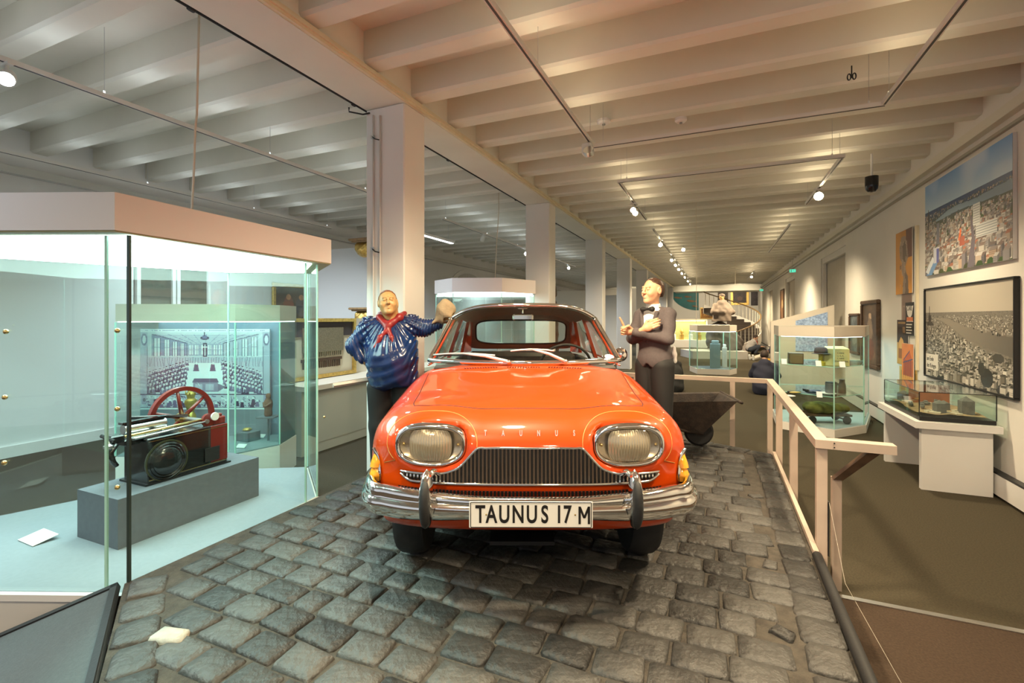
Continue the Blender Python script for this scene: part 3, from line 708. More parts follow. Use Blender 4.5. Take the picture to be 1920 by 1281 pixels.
# ---- number plate
pl_ = MB(); pl_.box((0, -.072, .5175), (.52, .006, .112), bev=.002); plate = pl_.build('licence_plate', mat('plate_white', (.80, .78, .74), .35), car)
plate['label'] = 'white number plate reading TAUNUS 17 M'
INK = mat('plate_black', (.012, .010, .010), .4)
fr_ = MB()
for (cx, cz, wx, wz) in ((0, .0525, .505, .003), (0, -.0525, .505, .003), (-.2535, 0, .003, .102), (.2535, 0, .003, .102)): fr_.box((cx, -.0758, .5175 + cz), (wx, .0012, wz))
fr_.build('plate_border', INK, plate)
for ch, x in zip('TAUNUS17M', (-.213, -.166, -.112, -.054, .004, .058, .118, .153, .228)):
    if ch == 'M':
        mm = MB(); x = .224
        for k in (-1, 1):
            mm.box((x + k * .0195, -.0758, .5165), (.0095, .0012, .0735)); q0, q1 = Vector((x + k * .0195, -.0758, .5165 + .0367)), Vector((x, -.0758, .5165 - .012))
            mm.add([q0 + Vector((.005, -.0006, 0)), q0 + Vector((-.005, -.0006, 0)), q1 + Vector((-.005, -.0006, 0)), q1 + Vector((.005, -.0006, 0))], [(0, 1, 2, 3)])
        mm.build('plate_character', INK, plate); continue
    text('plate_character', ch, .103, INK, plate, (x, -.0755, .5165), (R(90), 0, 0), .0006, .66 if ch not in 'M' else .60, bold=.0022)
for x in (-.188, .186): MB().ball((x, -.0755, .518), (.004, .002, .004), 8, 6).build('plate_bolt', BRASS, plate)
# ---- turn signals: teardrops on the corners
AMB = mat('amber_lens', (.95, .38, .02), .12, spec=.8, var=.25, vscale=40); CLR = mat('clear_lens', (.75, .62, .52), .1, spec=.8)
for sx in (-1, 1):
    def tear(w, z0, z1, off, nm, m, par, cut=(0, 1)):
        mb = MB(); vs = []; K = 14; J = 16
        for k in range(K + 1):
            t = cut[0] + (cut[1] - cut[0]) * k / K; rr = w * (math.sin(math.pi * min(1, .5 + .5 * t)) ** .8 if t > .28 else (t / .28 * .25 + .75) * math.sin(math.pi * .64) ** .8 * 1.0); rr = max(rr, .001)
            z = z0 + (z1 - z0) * t; h = cbvh.ray_cast(Vector((sx * .735, -1, z)), Vector((0, 1, 0))); c = (h[0] if h[0] else Vector((sx * .75, .33, z))) + Vector((0, -.006, 0))
            for j in range(J):
                a = 2 * math.pi * j / J; lx, ly = rr * math.cos(a), (rr * .9 + off) * math.sin(a); an = sx * R(48)
                vs.append((c.x + lx * math.cos(an) - ly * math.sin(an), c.y + lx * math.sin(an) + ly * math.cos(an), z))
        mb.add(vs, [(k * J + j, k * J + (j + 1) % J, (k + 1) * J + (j + 1) % J, (k + 1) * J + j) for k in range(K) for j in range(J)] + [tuple(range(J)), tuple(range(K * J, K * J + J))])
        o = mb.build(nm, m, par, smooth=50); return o
    ts = tear(.047, .560, .722, -.028, 'turn_signal', CHROME, car); ts['label'] = 'amber turn signal in a chrome teardrop'
    tear(.041, .566, .66, .0, 'amber_lens', AMB, ts, (0, 1)); tear(.034, .60, .705, .004, 'clear_lens', AMB, ts, (.3, 1))
# ---- windscreen, roof, pillars
def wtop(t): return Vector((.60 * t, 1.78 + .13 * t * t, 1.45 - .11 * abs(t) ** 4))
def wbot(t): return Vector((.70 * t, 1.20 + .24 * t * t, 1.035 - .0 * t))
def ws(t, s):
    a, b = wbot(t), wtop(t); p = a.lerp(b, s); p.y -= .03 * math.sin(math.pi * s) * (1 - t * t); return p
CGL = glass('car_glass', (.86, .90, .86), .85)
MB().grid(lambda u, v: ws(2 * u - 1, v), 32, 14).build('windscreen', CGL, car, smooth=True)
loop = [ws(-1 + 2 * i / 40, 0) for i in range(41)] + [ws(1, i / 12) for i in range(1, 12)] + [ws(1 - 2 * i / 40, 1) for i in range(41)] + [ws(-1, 1 - i / 12) for i in range(1, 12)]
MB().tube(loop, .019, 8, closed=True).build('windscreen_trim', CHROME, car, smooth=True)
MB().tube([p + Vector((0, -.012, -.002)) for p in loop], .007, 6, closed=True).build('rubber_seal', BLACK, car, smooth=True)
def roofp(t, s, dz=0):
    a = wtop(t); b = Vector((.585 * t, 3.22 + .10 * t * t, 1.405 - .11 * abs(t) ** 4)); p = a.lerp(b, s); p.z += .035 * math.sin(math.pi * s) * (1 - .5 * t * t) + dz; return p
rf = MB(); rf.grid(lambda u, v: roofp(2 * u - 1, v), 28, 16); rf.build('roof', IVORY, car, smooth=True)
MB().grid(lambda u, v: roofp((2 * u - 1) * .985, .01 + .98 * v, -.022), 28, 16).build('headliner', mat('headliner', (.30, .27, .22), .9, var=.1), car, smooth=True)
for sx in (-1, 1):
    MB().tube([roofp(sx * 1.0, i / 16) + Vector((sx * .012, 0, 0)) for i in range(17)], .012, 8).build('drip_rail', CHROME, car, smooth=True)
    # door window line
    def sill(y): return Vector((sx * (.715 - .02 * max(0, y - 2.4)), y, 1.0))
    def head(y): s = (y - 1.91) / (3.32 - 1.91); p = roofp(sx * 1.0, min(1, max(0, s))); return Vector((p.x, y, p.z - .02))
    A0, A1 = ws(sx, 0) + Vector((-sx * .012, .03, 0)), ws(sx, 1) + Vector((-sx * .012, .03, -.01))
    MB().tube([A0, A0.lerp(A1, .5), A1], [.018, .017, .016], 8).build('windscreen_pillar', ORANGE, car, smooth=True)
    dp = [A0 + Vector((0, .06, -.03)), A1 + Vector((0, .05, -.02)), head(2.42), head(3.2), sill(3.42)]
    MB().tube([sill(1.52), A1 + Vector((0, .05, -.02)), head(2.2), head(2.46)], .014, 8).build('door_frame', CHROME, car, smooth=True)
    MB().tube([sill(1.78) , Vector((sx * .625, 2.02, 1.345))], .010, 8).build('quarter_light_bar', CHROME, car, smooth=True)
    m = MB(); a, b = sill(2.46), head(2.46); m.add([a + Vector((0, -.05, -.03)), a + Vector((0, .05, -.03)), b + Vector((0, .035, .01)), b + Vector((0, -.035, .01))] + [q - Vector((sx * .03, 0, 0)) for q in (a + Vector((0, -.05, -.03)), a + Vector((0, .05, -.03)), b + Vector((0, .035, .01)), b + Vector((0, -.035, .01)))],
        [(0, 1, 2, 3), (7, 6, 5, 4), (0, 4, 5, 1), (1, 5, 6, 2), (2, 6, 7, 3), (3, 7, 4, 0)]); m.build('centre_pillar', ORANGE, car)
    MB().add([sill(1.55), sill(2.44), head(2.44), A1 + Vector((0, .08, -.03))], [(0, 1, 2, 3)]).build('side_window', CGL, car)
    MB().add([sill(2.48), sill(3.38), head(3.05), head(2.48)], [(0, 1, 2, 3)]).build('side_window', CGL, car)
    m = MB(); q = [sill(3.36) + Vector((0, 0, -.05)), sill(3.72) + Vector((-sx * .05, 0, -.06)), roofp(sx, 1) + Vector((0, .02, 0)), head(3.03) + Vector((0, 0, .02))]
    m.add(q + [v - Vector((sx * .035, 0, 0)) for v in q], [(0, 1, 2, 3), (7, 6, 5, 4), (0, 4, 5, 1), (1, 5, 6, 2), (2, 6, 7, 3), (3, 7, 4, 0)]); m.build('rear_pillar', ORANGE, car)
    MB().tube([sill(y) + Vector((sx * .004, 0, -.005)) for y in (1.5, 2.0, 2.6, 3.2, 3.5)], .010, 8).build('waist_trim', CHROME, car, smooth=True)
# rear window wall with rounded opening
def rwp(x, z): s = (z - .98) / (1.40 - .98); return Vector((x, 3.66 - .42 * s - .08 * (1 - (x / .6) ** 2) * 0, z))
N = 64; inn_, out_ = [], []
for i in range(N):
    t = 2 * math.pi * i / N; X, Z = sup(.53, .142, 5, t); inn_.append(rwp(X * (1 - .10 * (Z + .1)), 1.182 + Z)); X, Z = sup(.645, .215, 9, t); out_.append(rwp(X * (1 - .22 * (Z + .2)), 1.19 + Z))
MB().add(inn_ + out_, [(i, (i + 1) % N, N + (i + 1) % N, N + i) for i in range(N)]).build('rear_window_surround', mat('headliner', (.30, .27, .22)), car, smooth=True)
MB().tube(inn_, .010, 6, closed=True).build('rear_window_seal', BLACK, car, smooth=True)
MB().add(inn_, [tuple(range(N))]).build('rear_window', CGL, car)
# ---- cabin
SEAT = mat('seat_vinyl', (.17, .15, .13), .55, var=.15, vscale=20)
m = MB(); m.box((0, 2.35, .66), (1.18, .16, .58), bev=.05); m.box((0, 2.12, .50), (1.18, .5, .16), bev=.04); m.build('front_seat', SEAT, car, smooth=40)
m = MB(); m.box((0, 3.24, .70), (1.20, .16, .55), bev=.05); m.box((0, 3.0, .52), (1.2, .5, .16), bev=.04); m.build('rear_seat', SEAT, car, smooth=40)
m = MB(); m.extr([(1.40, .99), (1.30, 1.012), (1.22, 1.0), (1.22, .80), (1.62, .80), (1.66, .93), (1.62, .985)], 'x', -.63, .63); m.build('dashboard', mat('dash', (.035, .032, .030), .45), car, smooth=30)
sw = thing('x', None, None); bpy.data.objects.remove(sw)
st = Matrix.Rotation(R(-62), 3, 'X'); c = Vector((.34, 1.78, .955))
swo = MB().tube([c + st @ Vector((.205 * math.cos(2 * math.pi * i / 40), .205 * math.sin(2 * math.pi * i / 40), 0)) for i in range(40)], .011, 8, closed=True).build('steering_wheel', BLACK, car, smooth=True)
MB().tube([c + st @ Vector((-.2, 0, 0)), c + st @ Vector((0, -.02, -.02)), c + st @ Vector((.2, 0, 0))], .008, 8).build('spoke', CHROME, swo, smooth=True)
MB().cyl(c, c + Vector((0, -.25, -.14)), .02, n=10).build('column', BLACK, swo, smooth=40)
# mirror
m = MB(); m.box((-.005, 1.73, 1.352), (.168, .03, .055), bev=.012); mr = m.build('rear_view_mirror', CHROME, car, smooth=30)
MB().tube([(-.005, 1.73, 1.37), (-.005, 1.75, 1.415), (-.005, 1.80, 1.425)], .007, 8).build('mirror_stem', CHROME, mr, smooth=True)
MB().ball((-.005, 1.80, 1.424), (.045, .02, .008), 14, 6).build('mirror_foot', CHROME, mr, smooth=True)
for sx in (1,):
    m = MB(); m.lathe([(.001, 0), (.035, .012), (.056, .05), (.058, .058), (.001, .06)], (sx * .80, 1.78, 1.045), 20, Matrix.Rotation(R(-90), 3, 'X') ); dm = m.build('door_mirror', CHROME, car, smooth=40)
    MB().tube([(sx * .70, 1.74, .955), (sx * .76, 1.79, .985), (sx * .80, 1.80, 1.03)], .009, 8).build('mirror_arm', CHROME, dm, smooth=True)
# wipers
for (pv, p0, p1) in (((-.155, 0), (-.965, .075), (-.30, .085)), ((.40, 0), (-.145, .155), (.30, .155))):
    def wsp(t, s): return ws(t, s) + Vector((0, -.022, .012))
    a, b = wsp(*p0), wsp(*p1); pv_ = ws(pv[0], .0) + Vector((0, -.04, .012))
    mid = [wsp(p0[0] + (p1[0] - p0[0]) * k / 10, p0[1] + (p1[1] - p0[1]) * k / 10) for k in range(11)]
    wp = MB().tube(mid, [.004] + [.0055] * 9 + [.004], 6).build('wiper', BLACK, car, smooth=True)
    WPM = mat('wiper_silver', (.75, .73, .70), .42, metal=.5); hi = [mid[k] + Vector((0, -.012, .012 * math.sin(math.pi * k / 10) + .004)) for k in range(11)]
    MB().tube(hi, .0065, 6).build('wiper_bridge', WPM, wp, smooth=True)
    MB().tube([pv_, (pv_ + hi[5]) / 2 + Vector((0, -.02, .012)), hi[5]], [.012, .010, .007], 8).build('wiper_arm', WPM, wp, smooth=True)
    MB().ball(pv_, .016, 10, 6).build('wiper_pivot', CHROME, wp, smooth=True)
# cowl vents
for cx in (-.30, -.01, .27):
    m = MB()
    for k in range(13):
        p = ont(cx - .105 + k * .0175, 1.125 + .05 * cx * cx, .001); m.box(p, (.007, .045, .004), rz=.25 if cx < -.1 else (-.1 if cx < .1 else -.25))
    m.build('cowl_vent', GAP, car)
MB().ball(ont(.0, 1.06, .003), (.008, .008, .006), 8, 6).build('washer_jet', CHROME, car, smooth=True)
m = MB(); m.box((.655 - .03, 1.36, 1.058), (.095, .002, .042), rz=.6, bev=.0); 
m = MB(); m.add([ws(.905 + .055 * math.cos(2 * math.pi * k / 20), .075 + .045 * math.sin(2 * math.pi * k / 20)) + Vector((0, -.004, .002)) for k in range(20)], [tuple(range(20))]).build('windscreen_sticker', mat('sticker', (.62, .64, .66), .5), car)
# ---- wheels
TYRE = mat('tyre', (.010, .010, .011), .65, bump=.1, bscale=80)
for sx in (-1, 1):
    for yc in (.72, 3.42):
        wc = Vector((sx * .635, yc, .322)); M = Matrix.Rotation(R(90), 3, 'Y')
        t = MB().lathe([(.20, -.075), (.27, -.084), (.305, -.078), (.320, -.055), (.324, 0), (.320, .055), (.305, .078), (.27, .084), (.20, .075)], wc, 40, M).build('wheel', TYRE, car, smooth=35)
        MB().lathe([(.001, -.09), (.08, -.088), (.15, -.070), (.195, -.078), (.205, -.07), (.205, .07), (.195, .078), (.15, .070), (.08, .088), (.001, .09)], wc, 32, M).build('hubcap', CHROME, t, smooth=35)
m = MB(); m.box((-.03, .78, .235), (.40, .5, .07), bev=.02); m.box((-.03, .55, .16), (.34, .25, .02)); m.build('engine_tray', DARK, car)
MB().cyl((-.6, .72, .30), (.6, .72, .30), .03).build('front_axle', DARK, car, smooth=40)
# ================================================================ prints
def S(r, g, b): return tuple((k / 255.) ** 2.2 for k in (r, g, b))
def engraving():
    w, h = 250, 156; r = Ras(w, h, S(205, 214, 222)); q = random.Random(5); ink = S(70, 62, 92); mid = S(150, 150, 178); pale = S(222, 230, 236)
    r.rect(0, 0, w, 6, pale); 
    for x in range(10, w - 10, 3):
        if q.random() < .75: r.rect(x, 2, x + 2, 4, mid)
    # hall in perspective: coffered ceiling, window walls, end wall
    r.poly([(22, 10), (228, 10), (160, 28), (90, 28)], S(196, 206, 216))
    for i in range(9): r.line(28 + i * 25, 10, 92 + i * 8.4, 28, mid, 1)
    for k in (13, 17, 21, 25): r.line(22 + (k - 10) * 3.8, k, 228 - (k - 10) * 3.8, k, mid, 1)
    r.poly([(22, 10), (90, 28), (90, 52), (22, 52)], S(140, 146, 176)); r.poly([(228, 10), (160, 28), (160, 52), (228, 52)], S(178, 186, 202))
    r.rect(90, 28, 160, 52, S(160, 168, 190))
    for x0, x1, y in ((26, 38, 18), (46, 56, 21), (62, 71, 25), (77, 84, 28), (166, 172, 27), (179, 188, 24), (196, 207, 20), (214, 225, 16)):
        r.rect(x0, y, x1, 52, S(214, 224, 232)); r.line((x0 + x1) / 2, y, (x0 + x1) / 2, 52, ink); r.line(x0, (y + 52) / 2, x1, (y + 52) / 2, mid)
        r.line(x0, y, x0, 52, ink); r.line(x1, y, x1, 52, ink)
    for x in (95, 106, 118, 131, 142, 152): r.rect(x, 31, x + 6, 50, S(224, 232, 238)); r.line(x + 3, 31, x + 3, 50, ink); r.line(x, 40, x + 6, 40, mid)
    r.line(90, 28, 90, 52, ink); r.line(160, 28, 160, 52, ink); r.line(22, 10, 90, 28, ink); r.line(228, 10, 160, 28, ink)
    r.disc(124, 17, 9, 3.5, ink); r.disc(124, 15, 5, 4, S(110, 110, 150)); r.rect(123, 6, 125, 14, ink)                    # chandelier
    r.rect(121, 27, 129, 56, ink); r.rect(124, 30, 126, 52, pale); r.rect(120, 34, 130, 36, pale)                           # crucifix
    # drapes behind the benches
    r.poly([(10, 54), (240, 54), (240, 84), (10, 84)], S(186, 190, 206))
    for i in range(46):
        x = 12 + i * 5; r.line(x, 55 + (i % 3), x + q.randint(-3, 3), 72, S(128, 124, 150), 1)
    r.poly([(12, 118), (90, 66), (160, 66), (238, 118)], pale)                                                               # floor
    # rows of seated councillors
    for row in range(6):
        t = row / 5
        for k in range(13):
            for sd in (-1, 1):
                x = 125 + sd * (34 + k * 6.6 + row * 1.5 + q.uniform(-1.2, 1.2)); y = 64 + row * 8.2 + k * 1.9 + q.uniform(-1, 1)
                if not (12 < x < 238) or y > 118: continue
                s = 1.5 + t * .9
                r.poly([(x - 2.2 * s, y + 5 * s), (x - 1.6 * s, y + .6 * s), (x + 1.6 * s, y + .6 * s), (x + 2.4 * s, y + 5 * s)], q.choice([ink, ink, S(96, 88, 120), S(120, 116, 148)]))
                r.rect(x - .7 * s, y + 1 * s, x + .5 * s, y + 3.5 * s, mid)
                r.disc(x, y, 1.0 * s, 1.1 * s, S(214, 216, 224)); r.rect(x - 1.1 * s, y - 1.6 * s, x + 1.1 * s, y - .6 * s, ink)
    for x in (108, 140): r.poly([(x - 6, 82), (x - 3, 68), (x + 3, 68), (x + 6, 82)], S(96, 90, 122)); r.disc(x, 66, 2.2, 2.4, pale)
    r.poly([(104, 96), (148, 96), (152, 104), (100, 104)], S(90, 84, 116)); r.rect(102, 104, 150, 122, S(140, 136, 160)); r.rect(106, 107, 120, 119, S(176, 176, 194)); r.rect(126, 107, 142, 119, S(176, 176, 194))
    r.poly([(150, 106), (166, 112), (150, 122)], S(120, 114, 140)); r.poly([(204, 110), (224, 118), (204, 124)], S(110, 104, 134))
    # frieze of figures below
    r.rect(0, 126, w, 128, ink); r.rect(0, 128, w, h, S(188, 192, 206))
    for i in range(150):
        x = q.uniform(14, 236); y = q.uniform(130, 150); a = q.uniform(0, 3.1); l = q.uniform(2, 7); r.line(x, y, x + l * math.cos(a), y + l * math.sin(a), q.choice([ink, S(110, 104, 136), pale]), q.choice([1, 1, 2]))
    for i in range(26):
        x = q.uniform(20, 232); y = q.uniform(132, 146); r.disc(x, y, 2.2, 2.6, pale); r.poly([(x - 4, y + 12), (x - 2, y + 2), (x + 3, y + 2), (x + 5, y + 12)], q.choice([ink, S(112, 104, 140)]))
    for x0 in (0, 236): 
        r.rect(x0, 6, x0 + 14, 126, S(176, 180, 198)); r.disc(x0 + 7, 20, 6, 12, S(120, 114, 146)); r.disc(x0 + 7, 20, 3.4, 8, pale); r.line(x0 + (13 if x0 == 0 else 1), 34, x0 + (13 if x0 == 0 else 1), 126, ink); r.rect(x0 + 2, 128, x0 + 12, 146, mid); r.disc(x0 + 7, 137, 3, 4, ink)
    r.rect(0, h - 4, w, h, pale); r.line(0, h - 4, w, h - 4, ink)
    return r

def area_poly(off=0): return None
LIGHTP = mat('case_light', (.9, .97, .95), .5, emit=(.74, 1.0, .93), estr=7.0)
LIGHTP2 = mat('case_light_soft', (.9, .97, .95), .5, emit=(.86, 1.0, .97), estr=2.6)
def pane(p0, p1, z0, z1, par, t=.009, m=None, nm='glass_pane', edge=True):
    p0 = Vector(p0); p1 = Vector(p1); d = (p1 - p0).normalized(); n = Vector((-d.y, d.x)) * t / 2
    MB().prism([p0 + n, p1 + n, p1 - n, p0 - n], z0, z1).build(nm, m or GLASS, par, world=True)
def gedge(p, z0, z1, par, m=None, r=.006): MB().prism([(p[0] - r, p[1] - r), (p[0] + r, p[1] - r), (p[0] + r, p[1] + r), (p[0] - r, p[1] + r)], z0, z1).build('glass_edge', m or EDGE, par, world=True)
def grow(poly, k):
    c = Vector((sum(p[0] for p in poly) / len(poly), sum(p[1] for p in poly) / len(poly))); return [(c.x + (p[0] - c.x) * (1 + k), c.y + (p[1] - c.y) * (1 + k)) for p in poly]

# ================================================================ big corner showcase on the left
K = [(-3.95, 2.50), (-2.11, 2.47), (-1.985, 2.46), (-1.56, 3.80), (-1.97, 4.58), (-2.69, 4.50), (-3.95, 3.20)]
case1 = thing('glass_showcase', 'tall glass showcase with lit white canopy holding a steam engine model', 'showcase', (-2.7, 3.4, 0))
CZ0, CZ1, CZ2 = .27, 2.134, 2.338
MB().prism(K, 0, CZ0 - .012).build('base', LACQ, case1, world=True)
MB().prism(grow(K, -.012), CZ0 - .012, CZ0).build('floor_cloth', mat('case_floor', (.24, .27, .30), .9, var=.06, vscale=50), case1, world=True)
CAN = [(-4.0, 2.455), (-2.075, 2.44), (-1.945, 2.47), (-1.50, 3.86), (-1.94, 4.64), (-2.71, 4.56), (-4.0, 3.22)]
CAN = [(-4.0, 2.44), (-2.005, 2.395), (-1.47, 3.86), (-1.93, 4.66), (-2.72, 4.57), (-4.0, 3.22)]
cano = MB(); n = len(CAN)
cano.prism(CAN, CZ1 + .012, CZ2).build('canopy', mat('canopy_lacquer', (.72, .67, .66), .45), case1, world=True)
MB().prism(grow(CAN, -.005), CZ1 + .004, CZ1 + .0115).build('canopy_lip', mat('lip', (.36, .34, .18), .5), case1, world=True)
MB().prism(grow(K, -.035), CZ1 - .003, CZ1 + .003).build('light_diffuser', LIGHTP, case1, world=True)
for i in range(len(K) - 1): pane(K[i], K[i + 1], CZ0, CZ1 - .004, case1)
for i in (1, 3, 4, 5): gedge(K[i], CZ0, CZ1 - .004, case1)
gedge(K[2], CZ0, CZ1 - .004, case1, mat('edge_dark', (.06, .09, .085), .2, metal=.5), .007)
gedge((-1.60, 3.68), CZ0, CZ1 - .004, case1)
pane((-1.985, 2.452), (-1.552, 3.80), CZ0 - .03, CZ0 + .004, case1, .03, WOODP, 'sill_bar')
pane((-3.95, 2.485), (-1.99, 2.452), CZ0 - .03, CZ0 + .004, case1, .03, LACQ, 'sill_bar')
for (u, v) in ((220, 620), (220, 767), (220, 914)):
    p = PY(u, v, 2.45); MB().ball(p, (.013, .012, .013), 12, 8).build('glass_knob', BRASS, case1, smooth=True, world=True)
for (u, v) in ((11, 622), (9, 745), (8, 868)):
    p = PY(u, v, 2.47); MB().ball(p, (.013, .012, .013), 12, 8).build('glass_knob', BRASS, case1, smooth=True, world=True)
p = PY(608, 782, 3.72); MB().ball(p, (.010, .010, .010), 10, 6).build('glass_knob', BRASS, case1, smooth=True, world=True)
# plinth, engine, caption card
pl0 = Vector((-2.43, 2.926, CZ0))
plinth = MB(); plinth.box((-.225, .49, .155), (.45, .98, .31)); po = plinth.build('plinth', SLATE, loc=pl0 + Vector((0, 0, .0005)), rz=RZ); tag(po, 'slate grey plinth block under the black steam engine model', 'plinth')
cd = MB(); cd.box((0, 0, .004), (.20, .13, .004), rot=Matrix.Rotation(R(10), 3, 'X')); p = PZ(72, 1012, CZ0); co = cd.build('caption_card', PAPER, loc=(p.x, p.y, CZ0 + .012), rz=R(-25)); tag(co, 'white caption card lying on the pale showcase floor', 'card')
eng = thing('steam_engine_model', 'black and dark red steam engine model with large spoked flywheel', 'engine model', Vector((-2.43, 3.164, CZ0 + .3115)), RZ)
BLK = mat('engine_black', (.012, .013, .014), .18, coat=.6); RED = mat('engine_red', (.16, .018, .015), .28, coat=.5); OLIVE = mat('engine_olive', (.05, .055, .03), .3)
m = MB(); m.box((-.14, .285, .155), (.27, .56, .31), bev=.006); m.build('bed', BLK, eng)
m = MB(); m.box((-.14, .285, .006), (.30, .60, .012)); m.build('foot_plate', DARK, eng)
m = MB(); m.box((-.14, .50, .17), (.275, .135, .275), bev=.004); m.build('red_end_block', RED, eng)
m = MB(); m.box((-.002, .285, .29), (.004, .55, .004)); m.box((-.002, .285, .03), (.004, .55, .004)); m.build('pin_stripe', BRASS, eng)
m = MB(); MY = Matrix.Rotation(R(90), 3, 'Y'); m.lathe([(.128, -.02), (.128, .004), (.118, .012), (.112, .006), (.100, .016), (.094, .010), (.082, .020), (.03, .030), (.001, .032)], (0, .125, .135), 40, MY); m.build('cylinder_cover', BLK, eng, smooth=35)
m = MB(); m.lathe([(.139, -.01), (.139, .003), (.128, .003), (.128, -.01)], (0, .125, .140), 40, MY); m.build('cover_ring', OLIVE, eng, smooth=35)
m = MB(); m.box((.004, .44, .10), (.008, .11, .10)); m.build('recess_panel', BLACK, eng)
WX, WY, WZ, WR = -.315, .42, .345, .245
fw = MB(); prof = [(WR - .032, -.016), (WR, -.018), (WR, .018), (WR - .032, .016), (WR - .032, -.016)]; vs = []
NW = 56
for k in range(NW):
    a = 2 * math.pi * k / NW
    for (rr, o) in prof[:-1]: vs.append((WX + o, WY + rr * math.cos(a), WZ + rr * math.sin(a)))
fw.add(vs, [(k * 4 + j, ((k + 1) % NW) * 4 + j, ((k + 1) % NW) * 4 + (j + 1) % 4, k * 4 + (j + 1) % 4) for k in range(NW) for j in range(4)])
fwo = fw.build('flywheel', RED, eng, smooth=35)
for k in range(6):
    a = R(100 + 60 * k); MB().tube([(WX, WY + .03 * math.cos(a), WZ + .03 * math.sin(a)), (WX, WY + (WR - .02) * math.cos(a), WZ + (WR - .02) * math.sin(a))], [.017, .011], 8).build('spoke', RED, fwo, smooth=True)
MB().cyl((WX - .03, WY, WZ), (WX + .03, WY, WZ), .04, n=20).build('hub', BRASS, fwo, smooth=35)
MB().cyl((WX - .02, WY, WZ), (-.02, WY, WZ), .016, n=14).build('crank_shaft', STEEL, eng, smooth=40)
m = MB(); m.box((-.05, WY + .10, .335), (.06, .09, .06), bev=.008); m.box((-.05, WY + .10, .372), (.04, .05, .03), bev=.006); m.build('bearing_block', RED, eng)
m = MB(); m.lathe([(.001, -.012), (.048, -.012), (.048, .012), (.001, .012)], (-.045, WY + .02, .35), 24, MY); m.build('crank_disc', RED, eng, smooth=35)
m = MB(); m.lathe([(.001, -.006), (.03, -.006), (.03, .006), (.001, .006)], (-.01, WY + .05, .375), 20, MY); m.build('white_disc', PAPER, eng, smooth=35)
m = MB(); m.tube([(-.16, -.06, .372), (-.16, .20, .372)], .034, 18); m.build('steam_cylinder', STEEL, eng, smooth=40)
m = MB(); m.box((-.16, .06, .415), (.05, .27, .016)); m.build('slide_bar', BLK, eng)
m = MB(); m.tube([(-.06, -.10, .345), (-.05, WY - .02, .36)], .0095, 10); m.build('connecting_rod', BRASS, eng, smooth=True)
m = MB(); m.tube([(-.03, -.06, .325), (-.03, WY, .345)], .007, 10); m.build('valve_rod', STEEL, eng, smooth=True)
m = MB(); m.tube([(-.24, .02, .43), (-.18, WY - .05, .385)], .013, 10); m.build('eccentric_rod', BLK, eng, smooth=True)
m = MB(); m.box((-.14, -.05, .30), (.16, .10, .04), bev=.006); m.box((-.14, -.12, .33), (.10, .08, .05), bev=.008); m.tube([(-.20, -.16, .35), (-.05, -.16, .33)], .012, 8); m.build('valve_chest', BLK, eng)
m = MB(); m.tube([(-.10, -.13, .30), (-.09, -.17, .25), (-.09, -.15, .19), (-.09, -.13, .16)], [.018, .02, .016, .014], 10); m.build('drain_pipe', BLK, eng, smooth=True)
m = MB(); m.lathe([(.001, 0), (.028, .004), (.028, .02), (.01, .03), (.001, .05)], (-.06, -.19, .29), 16); m.build('oil_cup', STEEL, eng, smooth=35)
for k in range(5): MB().cyl((-.06 - k * .04, .02 + .02 * k, .31), (-.06 - k * .04, .02 + .02 * k, .335), .006, n=8).build('bolt', STEEL, eng, smooth=40)
m = MB(); m.box((-.11, .02, .32), (.12, .16, .02), bev=.004); m.box((-.11, .17, .33), (.10, .08, .03), bev=.006); m.build('cover_plate', STEEL, eng)

# ================================================================ showcase with the engraving behind it
K2 = [(-3.86, 4.30), (-2.55, 4.42), (-2.36, 4.76), (-2.36, 5.38), (-4.1, 5.38)]
K2 = [(-3.86, 4.62), (-2.74, 4.70), (-2.47, 5.05), (-2.50, 5.50), (-4.1, 5.50)]
case2 = thing('glass_showcase', 'white-based glass showcase with a large engraved council scene at its back', 'showcase', (-3.2, 5.0, 0))
Z20, Z21, Z22 = .36, 1.66, 1.84
MB().prism(K2, 0, Z20 - .012).build('base', LACQ, case2, world=True)
MB().prism(grow(K2, -.015), Z20 - .012, Z20).build('floor_cloth', mat('case_floor', (.46, .53, .58)), case2, world=True)
MB().prism(K2, Z21 + .01, Z22).build('canopy', BEIGE, case2, world=True)
MB().prism(grow(K2, -.02), Z21, Z21 + .009).build('light_diffuser', LIGHTP2, case2, world=True)
for i in (0, 1, 2): pane(K2[i], K2[i + 1], Z20, Z21, case2)
pane(K2[4], K2[0], Z20, Z21, case2); pane((-4.08, 5.485), (-2.51, 5.485), Z20, Z21, case2, .012, mat('backing_blue', (.22, .30, .40), .8), 'back_panel')
pane((-2.485, 5.06), (-2.515, 5.48), Z20, Z21, case2, .012, mat('backing_blue', (.22, .30, .40)), 'side_panel')
for i in (0, 1, 2): gedge(K2[i], Z20, Z21, case2)
ep = thing('engraving_panel', 'large black and white engraving of councillors seated in a hall', 'print', (0, 0, 0))
a = PY(262, 768, 5.42); b_ = PY(505, 617, 5.42); ep.matrix_basis = Matrix.Translation((a.x, 5.44, Z20))
engraving().mesh('print', b_.x - a.x, b_.z - a.z, PRINT, ep).location = (0, -.012, a.z - Z20)
m = MB(); m.box(((b_.x - a.x) / 2, .0, (b_.z - Z20) / 2), (b_.x - a.x + .006, .02, b_.z - Z20)); m.build('board', mat('board_grey', (.20, .23, .28), .8), ep)
